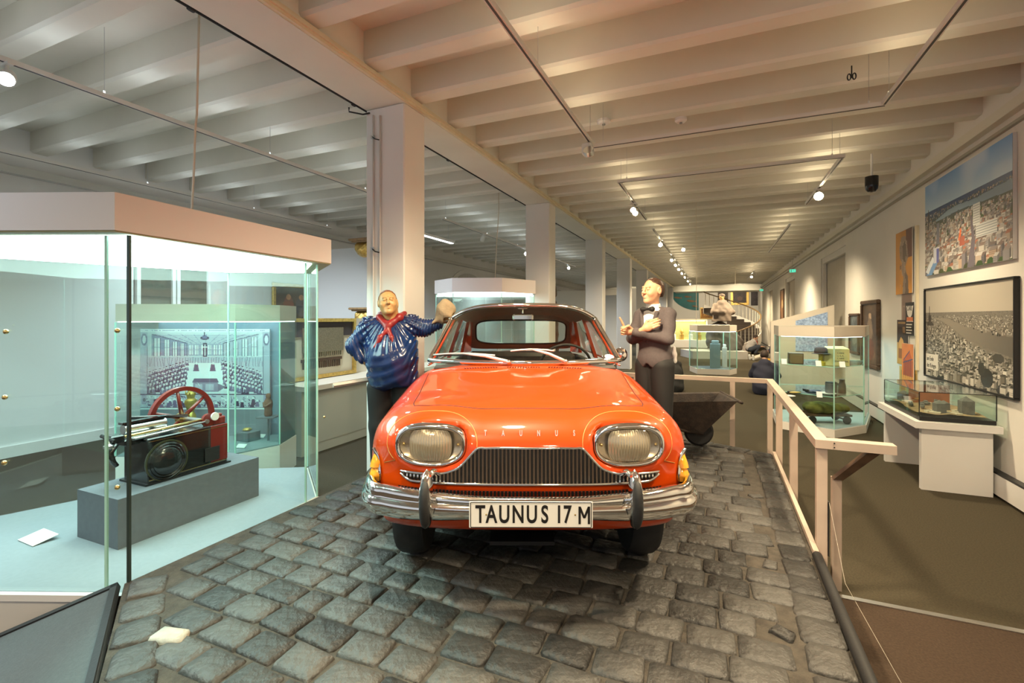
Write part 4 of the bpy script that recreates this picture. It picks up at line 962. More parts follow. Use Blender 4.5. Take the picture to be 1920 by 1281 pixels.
# things inside it
fig = thing('carved_figurine', 'small reddish-brown carved figure on a grey stand', 'figurine', (-2.67, 5.20, .63))
m = MB(); m.lathe([(.035, 0), (.042, .02), (.038, .07), (.046, .13), (.040, .17), (.020, .19), (.026, .205), (.028, .225), (.018, .245), (.001, .25)], (0, 0, 0), 16); m.build('body', mat('terracotta', (.20, .08, .045), .6, var=.3, vscale=40, bump=.4), fig, smooth=True)
m = MB(); m.tube([(-.04, -.02, .15), (-.02, -.05, .11), (.01, -.05, .12), (.04, -.02, .15)], .012, 8); m.build('arms', mat('terracotta', (.2, .08, .045)), fig, smooth=True)
st_ = thing('figurine_stand', 'grey tilted shelf on a post carrying the brown figurine', 'stand', (-2.67, 5.20, Z20))
m = MB(); m.box((0, 0, .262), (.19, .16, .012)); m.build('shelf', SLATE, st_); MB().cyl((0, .0, 0), (0, 0, .26), .012, n=10).build('post', SLATE, st_, smooth=40)
g = thing('gilt_reliquary', 'small yellow-gilt ornament behind the flywheel', 'ornament', (PY(358, 745, 5.28).x, 5.28, Z20))
m = MB(); m.lathe([(.05, 0), (.05, .26), (.03, .30), (.05, .36), (.062, .40), (.060, .43), (.035, .45), (.045, .50), (.03, .53), (.035, .55), (.001, .57)], (0, 0, 0), 18); m.build('vessel', GOLD, g, smooth=35)
for k in range(5): MB().tube([(.045 * math.cos(k * 1.256), .045 * math.sin(k * 1.256), .49), (.05 * math.cos(k * 1.256), .05 * math.sin(k * 1.256), .54)], [.010, .003], 6).build('finial', GOLD, g, smooth=True)
bk = MB(); bk.box((0, 0, .05), (.22, .16, .10), bev=.004); p = PZ(447, 835, Z20); o = bk.build('display_block', SLATE, loc=(p.x - .03, p.y + .22, Z20), rz=RZ); tag(o, 'low dark grey display block inside the engraving showcase', 'block')
fo = MB().lathe([(.03, 0), (.05, .012), (.035, .03), (.001, .036)], (0, 0, 0), 16).build('gilt_brooch', GOLD, loc=(p.x - .03, p.y + .22, Z20 + .101), smooth=True); tag(fo, 'small gold oval brooch on the low grey block', 'brooch')
for (u, v, lb) in ((478, 826, 'white caption card below the carved brown figurine'), (440, 846, 'white caption card at the showcase corner beside the gold brooch')):
    p = PZ(u, v, Z20); c_ = MB(); c_.box((0, 0, .02), (.10, .004, .05), rot=Matrix.Rotation(R(-55), 3, 'X')); o = c_.build('caption_card', PAPER, loc=(p.x, p.y + .12, Z20 + .0), rz=R(-10)); tag(o, lb, 'card', 'caption cards in the engraving showcase')

# ================================================================ low cabinet and wall panels further back on the left
part = thing('display_cabinet', 'pale green-grey low cabinet with wide cream ledge and beige back panel', 'cabinet', (0, 0, 0), RZ)
m = rbox(-5.3, -4.66, 4.30, 8.9, .0, .80); m.build('body', mat('cabinet_green', (.46, .48, .42), .6), part)
rbox(-5.3, -4.58, 4.30, 8.9, .80, .86).build('ledge', mat('ledge_cream', (.72, .66, .55), .5), part)
for b0 in (4.5, 5.9, 7.3): rbox(-4.66, -4.652, b0, b0 + 1.25, .12, .70).build('door', mat('cabinet_green', (.46, .48, .42)), part)
rbox(-5.3, -5.12, 4.30, 8.9, .86, 1.70).build('back_panel', mat('panel_cream', (.62, .57, .47), .7), part)
frm = thing('framed_textile', 'gold-framed case with a woven cloth and hanging wooden combs', 'frame', RM(-5.10, 4.40, .87), RZ)
def fr2(b0, b1, z0, z1, nm, m, x0=0, x1=.05): mb = MB(); mb.box(((x0 + x1) / 2, (b0 + b1) / 2, (z0 + z1) / 2), (x1 - x0, b1 - b0, z1 - z0)); return mb.build(nm, m, frm)
fr2(.0, 1.30, 0, .05, 'frame_bar', GOLD); fr2(.0, 1.30, .78, .83, 'frame_bar', GOLD); fr2(.0, .05, .05, .78, 'frame_bar', GOLD); fr2(1.25, 1.30, .05, .78, 'frame_bar', GOLD)
fr2(.05, 1.25, .05, .78, 'backing', mat('linen', (.62, .56, .42), .9), 0, .01); fr2(.05, 1.25, .58, .78, 'dark_band', mat('dark_band', (.06, .05, .05), .8), .01, .02)
fr2(.30, 1.05, .36, .70, 'woven_cloth', mat('woven', (.24, .21, .13), .95, var=.3, vscale=60), .012, .03)
for k in range(18): fr2(.32 + k * .04, .335 + k * .04, .30, .36, 'tassel', mat('woven', (.24, .21, .13)), .014, .026)
fr2(.28, 1.02, .235, .275, 'comb_bar', DWOOD, .012, .03)
for k in range(20): fr2(.31 + k * .035, .323 + k * .035, .14, .24, 'comb_tooth', DWOOD, .014, .026)
sw_ = thing('wall_switch_box', 'pale wall box with two small framed windows above the cabinet', 'box', RM(-5.11, 6.55, 1.42), RZ)
m = MB(); m.box((.03, .30, .13), (.06, .60, .26)); m.build('housing', mat('panel_cream', (.62, .57, .47)), sw_)
for y in (.14, .40): m = MB(); m.box((.063, y, .13), (.006, .16, .18)); m.build('window', mat('dark_band', (.06, .05, .05)), sw_)
pq = MB(); pq.box((.006, .08, .11), (.012, .16, .22)); o = pq.build('wall_plaque', mat('plaque', (.40, .36, .30), .6), loc=RM(-5.118, 6.9, 1.02), rz=RZ); tag(o, 'small grey plaque on the cream panel above the cabinet', 'plaque')
# painting high on the left wall, seen through the showcase
def picture(name, label, a, b0, b1, z0, z1, ras, frame_m, fw=.07, side=1, cat='painting', depth=.05, group=None):
    # hangs on a wall of the room; side=1: faces +a (left wall), side=-1: faces -a (right wall)
    W = b1 - b0; t = thing(name, label, cat, RM(a, b1 if side < 0 else b0, z0), RZ - math.pi / 2 if side < 0 else RZ + math.pi / 2, group)
    if fw:
        for (x0, x1, y0, y1) in ((0, W, 0, fw), (0, W, z1 - z0 - fw, z1 - z0), (0, fw, fw, z1 - z0 - fw), (W - fw, W, fw, z1 - z0 - fw)):
            m = MB(); m.box(((x0 + x1) / 2, -depth / 2, (y0 + y1) / 2), (x1 - x0, depth, y1 - y0), bev=min(.012, fw / 4)); m.build('frame_bar', frame_m, t)
        m = MB(); m.box((W / 2, -depth * .25, (z1 - z0) / 2), (W - 2 * fw, depth * .5, z1 - z0 - 2 * fw)); m.build('backing', DARK, t)
        pr = ras.mesh('canvas', W - 2 * fw, z1 - z0 - 2 * fw, PRINT, t); pr.location = (fw, -depth * .5 - .002, fw)
    else:
        m = MB(); m.box((W / 2, -depth / 2, (z1 - z0) / 2), (W, depth, z1 - z0)); m.build('panel', frame_m, t)
        pr = ras.mesh('print', W, z1 - z0, PRINT, t); pr.location = (0, -depth - .002, 0)
    return t
def murk(seed, base, lights, w=60, h=60):
    r = Ras(w, h); n1 = fnoise(w, h, 5, seed)[..., None]; n2 = fnoise(w, h, 14, seed + 1)[..., None]
    r.a = np.array(base) * (.5 + n1) * (.6 + .8 * n2)
    q = random.Random(seed)
    for (cx, cy, rx, ry, c) in lights: r.disc(cx * w, cy * h, rx * w, ry * h, np.array(c))
    r.a *= (.75 + .5 * fnoise(w, h, 22, seed + 3)[..., None]); return r
skin = S(196, 130, 92)
picture('framed_painting', 'gold-framed dark painting of red-clad figures high on the left wall', AL + .002, 6.6, 7.75, 1.62, 2.40, murk(3, S(70, 48, 36), [(.3, .55, .12, .3, S(120, 50, 34)), (.3, .3, .06, .09, skin), (.62, .6, .15, .32, S(60, 56, 70)), (.62, .3, .06, .09, skin), (.82, .5, .08, .2, S(150, 60, 40))]), GOLD, .08)
picture('dark_window_picture', 'tall dark framed picture on the grey left wall beside the arch', AL + .052, 8.45, 9.35, 1.35, 2.95, murk(11, S(46, 40, 36), [(.5, .72, .2, .12, S(96, 70, 40))]), WHITE, .07)
m = MB(); m.box((.03, .06, .12), (.06, .12, .24)); o = m.build('speaker_box', DARK, loc=RM(AL + .051, 9.52, 2.05), rz=RZ); tag(o, 'small black box on the left wall by the dark picture', 'speaker')
# window with raised sash on the left wall (behind the big showcase)
wn = struct(thing('window_1', None, None, RM(AL, 4.25, 1.84), RZ))
for k in (0, 1):
    y0 = k * .57
    for (b0, b1, z0, z1) in ((y0, y0 + .55, 0, .05), (y0, y0 + .55, .65, .70), (y0, y0 + .05, .05, .65), (y0 + .50, y0 + .55, .05, .65)):
        m = MB(); m.box((.03, (b0 + b1) / 2, (z0 + z1) / 2), (.06, b1 - b0, z1 - z0)); m.build('sash_bar', LACQ, wn)
    m = MB(); m.box((.015, y0 + .275, .35), (.01, .45, .60)); m.build('window_pane', mat('night_pane', (.10, .095, .08), .08, spec=.8), wn)
m = MB(); m.box((.14, .56, -.06), (.26, 1.15, .03), rot=Matrix.Rotation(R(25), 3, 'Y')); m.build('tilted_sash', LACQ, wn)
# two carved gilt consoles beside the first column
for (u, v, lb) in ((684, 462, 'upper carved gilt wall console with fluted top'), (684, 590, 'lower carved gilt wall console with masked head')):
    p = PA(u, v, -5.1) if False else PY(u, v, 8.2); a_, b_ = AB(p)
    t = thing('carved_console', lb, 'console', p + Vector((0, 0, -.12)), RZ, 'gilt consoles behind the first column')
    m = MB(); m.box((0, 0, .22), (.44, .34, .04), bev=.01); m.box((0, 0, .19), (.36, .28, .03), bev=.008); m.build('shelf', mat('console_wood', (.36, .22, .10), .5, var=.3, vscale=20), t)
    V, Fq = nets(lambda q: smin(smin(ell(q, (0, 0, .06), (.15, .13, .13)), ell(q, (0, -.10, .03), (.06, .05, .05)), .05), smin(ell(q, (.10, -.06, .10), (.05, .05, .08)), ell(q, (-.10, -.06, .10), (.05, .05, .08)), .03), .04) + .006 * np.sin(q[..., 0] * 90) * np.sin(q[..., 2] * 80), (-.2, -.2, -.12), (.2, .2, .21), .018); np_mesh('carving', V, Fq, GOLD, t)
    m = MB(); m.tube([(0, .1, .12), (0, .3, .15)], .03, 8); m.build('bracket', mat('console_wood', (.36, .22, .10)), t)
wp = MB(); wp.box((0, 0, 1.5), (1.9, .12, 3.0)); p = PY(690, 600, 8.62); a_, b_ = AB(p); o = wp.build('partition_panel', mat('panel_white', (.66, .66, .65), .8), loc=RM(a_ - .62, b_ + .06, 0), rz=RZ); tag(o, 'tall white partition board behind the first column carrying the gilt consoles', 'partition')

# ================================================================ showcase behind the car
K3 = [(-1.24, 7.75), (-.90, 7.25), (-.16, 7.20), (.36, 7.75), (.30, 8.6), (-1.2, 8.6)]
case3 = thing('glass_showcase', 'six-sided white-canopied glass showcase standing behind the car roof', 'showcase', (-.45, 7.9, 0))
MB().prism(K3, 0, .35).build('base', LACQ, case3, world=True); MB().prism(grow(K3, .03), 2.10, 2.315).build('canopy', mat('canopy_lacquer', (.72, .67, .66)), case3, world=True)
MB().prism(grow(K3, -.03), 2.085, 2.099).build('light_diffuser', LIGHTP2, case3, world=True)
for i in range(6): pane(K3[i], K3[(i + 1) % 6], .35, 2.084, case3); gedge(K3[i], .35, 2.084, case3)
m = MB(); m.box((-.55, 8.1, .8), (.6, .35, .9)); o = m.build('display_block', mat('block_blue', (.30, .33, .40), .8), loc=None); tag(o, 'blue-grey display block inside the showcase behind the car', 'block')
m = MB(); m.box((-.5, 8.0, 1.27), (.7, .2, .03)); o = m.build('display_shelf', PAPER); tag(o, 'narrow pale shelf on the blue-grey block seen through the windscreen', 'shelf')
cab = MB(); cab.tube([(-.28, 7.9, 2.316), (-.26, 7.9, 2.9), (-.22, 7.9, 3.45), (-.22, 7.9, 3.80)], .008, 6); o = cab.build('hanging_cable', mat('cable_cream', (.66, .58, .46), .6), smooth=True); tag(o, 'cream cable rising from the six-sided showcase to the ceiling', 'cable', 'showcase power cables')
q = PY(358, 393, 3.35); q2 = PY(374, 20, 3.3); cab = MB(); cab.tube([(q.x, q.y, CZ2 + .001), PY(363, 330, 3.34), PY(366, 240, 3.33), PY(369, 215, 3.33), PY(371, 120, 3.32), (q2.x + .003, q2.y, 4.04)], .0075, 8); o = cab.build('hanging_cable', mat('cable_cream', (.66, .58, .46)), smooth=True); tag(o, 'cream cable rising from the steam engine showcase to the ceiling', 'cable', 'showcase power cables')
# ================================================================ right wall: big aerial prints, posters, pictures
def aerial(colour, seed, w=230, h=134):
    r = Ras(w, h); q = random.Random(seed); hz = .30 if colour else .27; H0 = int(h * hz)
    Y = np.linspace(0, 1, h)[:, None, None]; X = np.linspace(0, 1, w)[None, :, None]
    if colour:
        sky = np.array(S(110, 158, 216)) * (1 - np.minimum(Y / hz, 1)) + np.array(S(176, 204, 226)) * np.minimum(Y / hz, 1); gnd = np.array(S(70, 78, 66)); far = S(44, 72, 118)
        cl = np.clip(fnoise(w, h, 4, 3)[..., None] - .5, 0, 1) * 1.2; sky = sky * (1 - cl) + cl * np.array(S(225, 232, 238))
    else: sky = np.ones((h, w, 3)) * np.array(S(186, 178, 164)) * (.96 + .06 * Y); gnd = np.array(S(120, 114, 104)); far = S(112, 108, 100)
    r.a = np.where(Y < hz, sky + 0 * X, gnd * (.8 + .4 * fnoise(w, h, 30, 9)[..., None]))
    # haze and plain near the horizon
    for y in range(H0, int(h * .46)):
        t = (y - H0) / (h * .16); 
        if t > 1: t = 1
        base = np.array(far) * (1 - t) + gnd * t; r.a[y] = base * (.8 + .5 * fnoise(w, 4, 3, y)[0][:, None])
    kx = np.array([.14, .24, .34, .46, .62, .80, 1.05]) * w
    if colour: tp, bt = np.array([.435, .405, .375, .37, .385, .375, .36]) * h, np.array([.445, .445, .435, .425, .435, .445, .455]) * h
    else: tp, bt = np.array([.335, .335, .35, .40, .455, .485, .50]) * h, np.array([.345, .37, .42, .50, .575, .63, .69]) * h
    rv = S(134, 156, 172) if colour else S(150, 143, 130); rd = S(112, 134, 154) if colour else S(96, 91, 84)
    def wet(x, y, m=0): return x > kx[0] and np.interp(x, kx, tp) - m < y < np.interp(x, kx, bt) + m
    for x in range(w):
        if x > kx[0]:
            k = min(1, x / w); r.rect(x, np.interp(x, kx, tp), x + 1, np.interp(x, kx, bt), np.array(rv) * (1 - k) + np.array(rd) * k)
    blds = []
    n = 1900 if colour else 2500
    for i in range(n):
        t = q.random() ** 1.5; y = H0 + 6 + t * (h - H0 - 6); x = q.uniform(-5, w + 5); s_ = (1.1 + 8.5 * t ** 1.2) if colour else (1.0 + 6.0 * t ** 1.2)
        if wet(x, y, 1) or wet(x, y - 2.0 * s_, 0) or wet(x + s_, y - s_, 0): continue
        blds.append((y, x, t))
    blds.sort()
    for (y, x, t) in blds:
        s = (1.1 + 8.5 * t ** 1.2) if colour else (1.0 + 6.0 * t ** 1.2); bw = s * q.uniform(.7, 1.6); bh = s * q.uniform(.6, 1.5) * (1.5 if q.random() < .08 else 1)
        if q.random() < (.25 if colour else .16):
            r.disc(x, y, s * .9, s * .7, S(48 + q.randint(0, 20), 66 + q.randint(0, 22), 40) if colour else S(52, 50, 46)); continue
        k = q.uniform(.72, 1.05) * (.85 + .15 * t)
        if colour:
            fc = q.choice([(206, 200, 190), (190, 184, 176), (216, 212, 206), (176, 160, 146), (150, 146, 148), (196, 170, 150), (120, 116, 122)]); rc = q.choice([(150, 140, 136), (178, 172, 166), (126, 110, 104), (196, 192, 188), (170, 112, 90)])
        else:
            v = q.choice([205, 190, 172, 214, 150, 120]); fc = (v, v - 6, v - 18); v = q.choice([150, 110, 84, 176, 60]); rc = (v, v - 5, v - 14)
        f_ = tuple(min(1, c_ * k) for c_ in S(*fc)); g_ = tuple(c_ * k for c_ in S(*rc))
        sl = s * .5
        r.poly([(x, y), (x + bw, y), (x + bw, y - bh), (x, y - bh)], f_)
        r.poly([(x, y - bh), (x + bw, y - bh), (x + bw + sl, y - bh - sl * .8), (x + sl, y - bh - sl * .8)], g_)
        r.poly([(x + bw, y), (x + bw + sl, y - sl * .7), (x + bw + sl, y - bh - sl * .8), (x + bw, y - bh)], tuple(c_ * .45 for c_ in f_))
        if t > .3 and q.random() < .5:
            for kk in range(int(bh / 1.8)): r.rect(x + .5, y - bh + .8 + kk * 1.8, x + bw - .5, y - bh + 1.5 + kk * 1.8, tuple(c_ * .6 for c_ in f_))
    if colour:
        r.poly([(106, 96), (112, 80), (115, 84), (112, 97)], S(226, 110, 56)); r.rect(110, 92, 124, 104, S(168, 96, 78))
        r.rect(145, 58, 162, 84, S(206, 208, 204)); [r.rect(146, 60 + k * 3, 161, 61 + k * 3, S(150, 154, 156)) for k in range(8)]
        r.rect(152, 84, 200, 100, S(200, 202, 200)); [r.rect(152, 86 + k * 3, 200, 87 + k * 3, S(140, 146, 150)) for k in range(5)]
        r.poly([(130, 134), (142, 100), (138, 70), (142, 70), (150, 100), (148, 134)], S(104, 98, 108))
        r.poly([(4, 134), (30, 112), (44, 118), (24, 134)], S(110, 150, 196)); r.poly([(2, 128), (26, 108), (34, 112), (12, 132)], S(214, 220, 226))
        r.rect(30, 96, 48, 118, S(196, 200, 214)); r.rect(40, 98, 48, 118, S(92, 98, 160)); r.rect(40, 62, 50, 92, S(110, 112, 124))
        r.rect(10, 44, 14, 66, S(70, 66, 72)); r.poly([(10, 44), (12, 34), (14, 44)], S(70, 66, 72))
    else:
        r.rect(9, 40, 19, 50, S(60, 56, 52)); r.poly([(11, 40), (13, 22), (15, 40)], S(66, 62, 58)); r.poly([(5, 50), (24, 50), (28, 56), (5, 56)], S(64, 60, 56))
        r.disc(172, 118, 14, 12, S(50, 48, 44)); r.disc(160, 108, 8, 9, S(58, 55, 50)); r.disc(196, 92, 12, 6, S(70, 66, 60))
        r.rect(0, 100, 42, 124, S(222, 216, 204))
    return r
pc = picture('aerial_photograph', 'large colour aerial photograph of a city and river on the right wall', AW - .002, 5.75, 7.72, 2.24, 3.385, aerial(True, 4), LACQ, 0, -1, 'photograph', .03)
pb = picture('aerial_photograph', 'large black and white aerial photograph of a ruined city on the right wall', AW - .002, 5.70, 7.74, .96, 2.08, aerial(False, 8), DARK, .018, -1, 'photograph', .045)
INKG = mat('caption_ink', (.05, .05, .05), .6)
W_ = 2.04 - .036
for k, s_ in enumerate(('am Ende', 'des Krieges')): text('caption_text', s_, .075, INKG, pb, (.05, -.0255, .232 - k * .085), (R(90), 0, 0), .0005, .8, 'LEFT')
def poster(ras, u0, u1, v0, v1, name, label, fm=None, fw=0, depth=.015, cat='poster', group=None):
    off = 0
    if cat == 'poster': off = {.012: 0, .015: .018, .016: .009, .022: .018, .024: .027}[depth]; depth = .006
    p = PA(u0, v0, AW); q = PA(u1, v1, AW); b1 = AB(p)[1]; b0 = AB(q)[1]; pm = PA((u0 + u1) / 2, v0, AW); qm = PA((u0 + u1) / 2, v1, AW)
    return picture(name, label, AW - .002 - off, b0, b1, qm.z, pm.z, ras, fm or PAPER, fw, -1, cat, depth, group)
r = Ras(50, 90, S(206, 142, 52)); r.a *= (.75 + .5 * fnoise(50, 90, 4, 2)[..., None]); r.rect(32, 0, 50, 40, S(96, 56, 44))
r.poly([(12, 22), (18, 8), (30, 8), (36, 22), (38, 40), (30, 52), (34, 62), (40, 90), (22, 90), (24, 66), (18, 54), (20, 44), (13, 38)], S(150, 130, 112)); r.poly([(22, 20), (30, 14), (34, 30), (28, 46), (22, 40)], S(96, 80, 70)); r.poly([(28, 56), (38, 66), (40, 90), (30, 90)], S(110, 92, 80))
for k in range(30): x = rng.uniform(14, 38); y = rng.uniform(10, 88); r.line(x, y, x + rng.uniform(-2, 2), y + 5, S(186, 168, 148) if k % 2 else S(80, 66, 58), 1)
poster(r, 1684, 1715, 432, 551, 'exhibition_poster', 'tall orange poster of a stone statue, topmost on the right wall', group='posters on the right wall')
r = Ras(40, 60, S(150, 128, 116)); r.rect(0, 0, 40, 5, S(206, 196, 180)); r.rect(4, 10, 36, 26, S(128, 106, 98)); [r.rect(8 + 7 * k, 28, 12 + 7 * k, 56, S(110, 92, 86)) for k in range(4)]
poster(r, 1692, 1712, 535, 622, 'exhibition_poster', 'greyish-mauve poster partly behind the black and white one', depth=.012, group='posters on the right wall')
r = Ras(40, 58, S(24, 20, 22)); r.poly([(4, 6), (36, 6), (30, 22), (24, 26), (36, 34), (4, 34), (16, 26), (10, 22)], S(220, 214, 206)); r.rect(6, 26, 34, 33, S(206, 110, 60)); [r.rect(4, 38 + 5 * k, 30 - 3 * (k % 2), 40 + 5 * k, S(214, 208, 200)) for k in range(4)]
pt = poster(r, 1702, 1719, 567, 629, 'exhibition_poster', 'black poster with white hourglass shape and white lettering', depth=.022, group='posters on the right wall')
text('poster_title', 'CARE', .095, INKG, pt, (.165, -.0095, .375), (R(90), 0, 0), .0005, .8)
r = Ras(44, 90, S(58, 40, 34)); r.rect(0, 46, 44, 90, S(196, 150, 82)); r.poly([(6, 70), (8, 44), (16, 34), (26, 44), (30, 70)], S(206, 150, 76)); r.disc(17, 48, 9, 12, S(220, 168, 92)); r.rect(6, 58, 30, 78, S(150, 94, 52)); r.rect(4, 4, 38, 8, S(150, 120, 70))
[r.line(10 + 5 * k, 60, 10 + 5 * k, 78, S(90, 54, 34)) for k in range(5)]; r.rect(22, 14, 32, 26, S(120, 90, 60))
poster(r, 1685, 1706, 600, 684, 'exhibition_poster', 'dark brown poster with a golden domed church', depth=.016, group='posters on the right wall')
r = Ras(50, 84, S(222, 128, 62)); r.a *= (.85 + .3 * fnoise(50, 84, 5, 6)[..., None]); r.poly([(6, 66), (8, 34), (20, 22), (34, 14), (44, 30), (46, 66)], S(196, 92, 52)); [r.rect(8 + 7 * k, 34, 11 + 7 * k, 66, S(92, 62, 70)) for k in range(6)]; r.line(6, 40, 46, 30, S(70, 74, 110), 2); r.line(8, 34, 34, 14, S(70, 74, 110), 2)
r.rect(0, 66, 50, 84, S(224, 160, 84)); [r.line(8 + 8 * k, 66, 4 + 9 * k, 80, S(120, 80, 60)) for k in range(5)]
poster(r, 1697, 1719, 645, 722, 'exhibition_poster', 'orange poster of an arcaded brick building above the table showcase', depth=.024, group='posters on the right wall')
r = Ras(44, 60, S(206, 176, 110)); [r.rect(4 + 14 * i, 4 + 14 * j, 15 + 14 * i, 15 + 14 * j, S(190, 128, 60) if (i + j) % 2 else S(176, 150, 96)) for i in range(3) for j in range(4)]
poster(r, 1688, 1722, 690, 800, 'exhibition_poster', 'yellow-ochre poster of small pictures, lowest behind the table showcase', depth=.012, group='posters on the right wall')
b0 = AB(PA(1722, 500, AW))[1]; m = rbox(0, 0.03, 0, .04, 0, 1.95); o = m.build('poster_rail', CREAM, loc=RM(AW - .032, b0 - .03, 1.0), rz=RZ); tag(o, 'thin cream vertical batten beside the posters', 'batten')
poster(murk(21, S(92, 74, 58), [(.5, .2, .1, .06, S(190, 160, 130)), (.48, .45, .2, .22, S(130, 110, 88)), (.55, .75, .22, .18, S(110, 70, 52)), (.3, .6, .1, .2, S(150, 130, 108))], 40, 80), 1620, 1652, 563, 690, 'framed_painting', 'dark brown framed painting of figures nearest the right glass showcase', DWOOD, .07, .06, 'painting')
poster(murk(31, S(84, 92, 92), [(.5, .6, .3, .2, S(120, 124, 118))], 30, 50), 1596, 1614, 588, 664, 'framed_picture', 'small grey-blue picture in dark frame behind the right showcase', DWOOD, .05, .05, 'picture')
picture('tall_picture', 'narrow tall reddish-brown panel picture far down the right wall', AW - .002, 21.9, 23.0, 1.0, 2.9, murk(41, S(130, 92, 66), [(.5, .3, .3, .1, S(170, 140, 100))], 30, 60), DWOOD, .05, -1)
for i, (b0, b1) in enumerate(((19.25, 20.3), (20.4, 21.5))):
    picture('leaning_picture', ('nearer' if i == 0 else 'farther') + ' of two dark-framed pictures low on the far right wall', AW - .002, b0, b1, .28, 1.55, murk(50 + i, S(120, 96, 70), [(.5, .5, .2, .3, S(170, 150, 120))], 30, 50), DWOOD, .07, -1, 'picture', .06, 'pictures low on the right wall')
ib = thing('info_card', 'small white card on the right wall beside the black and white photograph', 'card', RM(AW - .001, 5.28, 1.0), RZ - math.pi / 2)
m = MB(); m.box((.0, -.004, .06), (.10, .008, .14)); m.build('card', PAPER, ib); m = MB(); m.box((.02, -.0085, .02), (.03, .001, .02)); m.build('printed_mark', INKG, ib)
for (b, z, lb) in ((18.0, 3.18, 'nearer green emergency exit sign under the ceiling tray'), (30.0, 3.2, 'farther green emergency exit sign near the end wall')):
    t = thing('exit_sign', lb, 'sign', RM(AW - .22, b, z), RZ, 'emergency exit signs'); m = MB(); m.box((0, 0, .08), (.20, .06, .12), bev=.006); m.build('housing', LACQ, t)
    m = MB(); m.box((0, -.032, .08), (.17, .004, .09)); m.build('lit_face', mat('exit_green', (.02, .35, .2), .4, emit=(.10, .95, .62), estr=.7), t)
    m = MB(); m.box((-.04, -.0345, .08), (.03, .002, .06)); m.box((.03, -.0345, .08), (.05, .002, .02)); m.build('symbol', PAPER, t); MB().cyl((0, 0, .14), (0, 0, .40), .006, n=8).build('hanger', STEEL, t)

# ================================================================ glass showcase on the right aisle
p = [PZ(1457, 803, 0), PZ(1565, 822, 0), PZ(1637, 812, 0)]
K4 = [(p[0].x, p[0].y), (p[1].x, p[1].y), (p[2].x - .25, p[2].y), (p[2].x - .05, p[2].y + .9), (p[0].x + .45, p[0].y + .95)]
K4[2] = tuple(RM(2.30, AB(p[2])[1] - .05)[:2]); K4[2] = (p[2].x - .1, p[2].y)
r4 = RM(2.36, 9.7); K4[3] = (r4.x, r4.y)
case4 = thing('glass_showcase', 'five-sided glass showcase with two glass shelves on the right aisle', 'showcase', (p[1].x, p[1].y + .6, 0))
c4 = Vector((sum(q[0] for q in K4) / 5, sum(q[1] for q in K4) / 5))
Z40, Z41, Z42 = .115, 1.42, 1.58
MB().prism(grow(K4, .0), 0.0, Z40).build('base', mat('base_cream', (.70, .66, .60), .5), case4, world=True)
G4 = grow(K4, -.05)
MB().prism(grow(K4, -.02), Z40 + .0005, Z40 + .004).build('floor_cloth', GREYC, case4, world=True)
MB().prism(G4 and grow(K4, -.03), Z41 + .008, Z42).build('canopy', mat('canopy_beige', (.66, .60, .52), .5), case4, world=True)
MB().prism(grow(K4, -.10), Z41, Z41 + .007).build('light_diffuser', LIGHTP2, case4, world=True)
for i in range(5): pane(G4[i], G4[(i + 1) % 5], Z40 + .005, Z41, case4); gedge(G4[i], Z40 + .005, Z41, case4)
ZS = (.56, .99)
for z in ZS:
    MB().prism(grow(K4, -.12), z, z + .008).build('glass_shelf', GLASS, case4, world=True)
    q = grow(K4, -.12)
    MB().tube([(x, y, z + .004) for x, y in q], .005, 4, closed=True).build('shelf_edge', EDGE, case4, world=True)
def onshelf(u, v, z): p = PZ(u, v, z); return Vector((p.x, p.y, z))
s1, s0 = ZS[1] + .0085, ZS[0] + .0085
OLV = mat('sack_olive', (.17, .16, .03), .9, var=.3, vscale=18, bump=.6, bscale=40)
q = PZ(1552, 800, Z40); ct = thing('sack_cart', 'wooden toy cart on small wheels loaded with an olive sack', 'cart', Vector((q.x + .12, q.y + .28, Z40 + .006)), RZ + R(20))
m = MB(); m.box((0, 0, .12), (.70, .24, .03)); m.box((-.36, 0, .16), (.22, .05, .03)); m.build('bed', DWOOD, ct)
for (x, y) in ((-.24, -.14), (.26, -.14), (-.24, .14), (.26, .14)): m = MB(); m.lathe([(.02, -.015), (.055, -.015), (.06, 0), (.055, .015), (.02, .015)], (x, y, .06), 18, Matrix.Rotation(R(90), 3, 'X')); m.build('wheel', DARK, ct, smooth=35)
m = MB(); m.tube([(.26, -.14, .06), (.26, .14, .06)], .012, 8); m.tube([(-.24, -.14, .06), (-.24, .14, .06)], .012, 8); m.build('axles', DARK, ct)
V, Fq = nets(lambda q: smin(ell(q, (.06, 0, .21), (.33, .13, .085)), ell(q, (-.14, 0, .23), (.15, .12, .075)), .06) + .008 * np.sin(q[..., 0] * 40 + 3 * q[..., 1] * 10), (-.35, -.17, .09), (.45, .17, .34), .016); so = np_mesh('grain_sack', V, Fq, OLV, loc=ct.location + Vector((0, 0, .0)), rz=RZ + R(20)); tag(so, 'rumpled olive green sack lying on the toy cart', 'sack')
def put(name, label, cat, loc, parts, rz=0, group=None):
    t = thing(name, label, cat, loc, rz, group)
    for nm, mb, m_, sm in parts: mb.build(nm, m_, t, smooth=sm)
    return t
TIN = mat('tin_grey', (.16, .16, .17), .45, metal=.4)
def tin(r, h): m = MB(); m.lathe([(r, 0), (r * 1.02, .006), (r, .014), (r, h - .014), (r * 1.02, h - .006), (r, h)], (0, 0, 0), 22); l = MB(); l.lathe([(r * .96, h), (r * .96, h + .012), (r * .3, h + .014), (.001, h + .02)], (0, 0, 0), 22); return [('can', m, TIN, 35), ('lid', l, DARK, 35)]
put('metal_can', 'wide grey metal can on the lower glass shelf', 'can', onshelf(1580, 744, s0) + Vector((-.02, .22, 0)), tin(.075, .17), group='cans on the glass shelf')
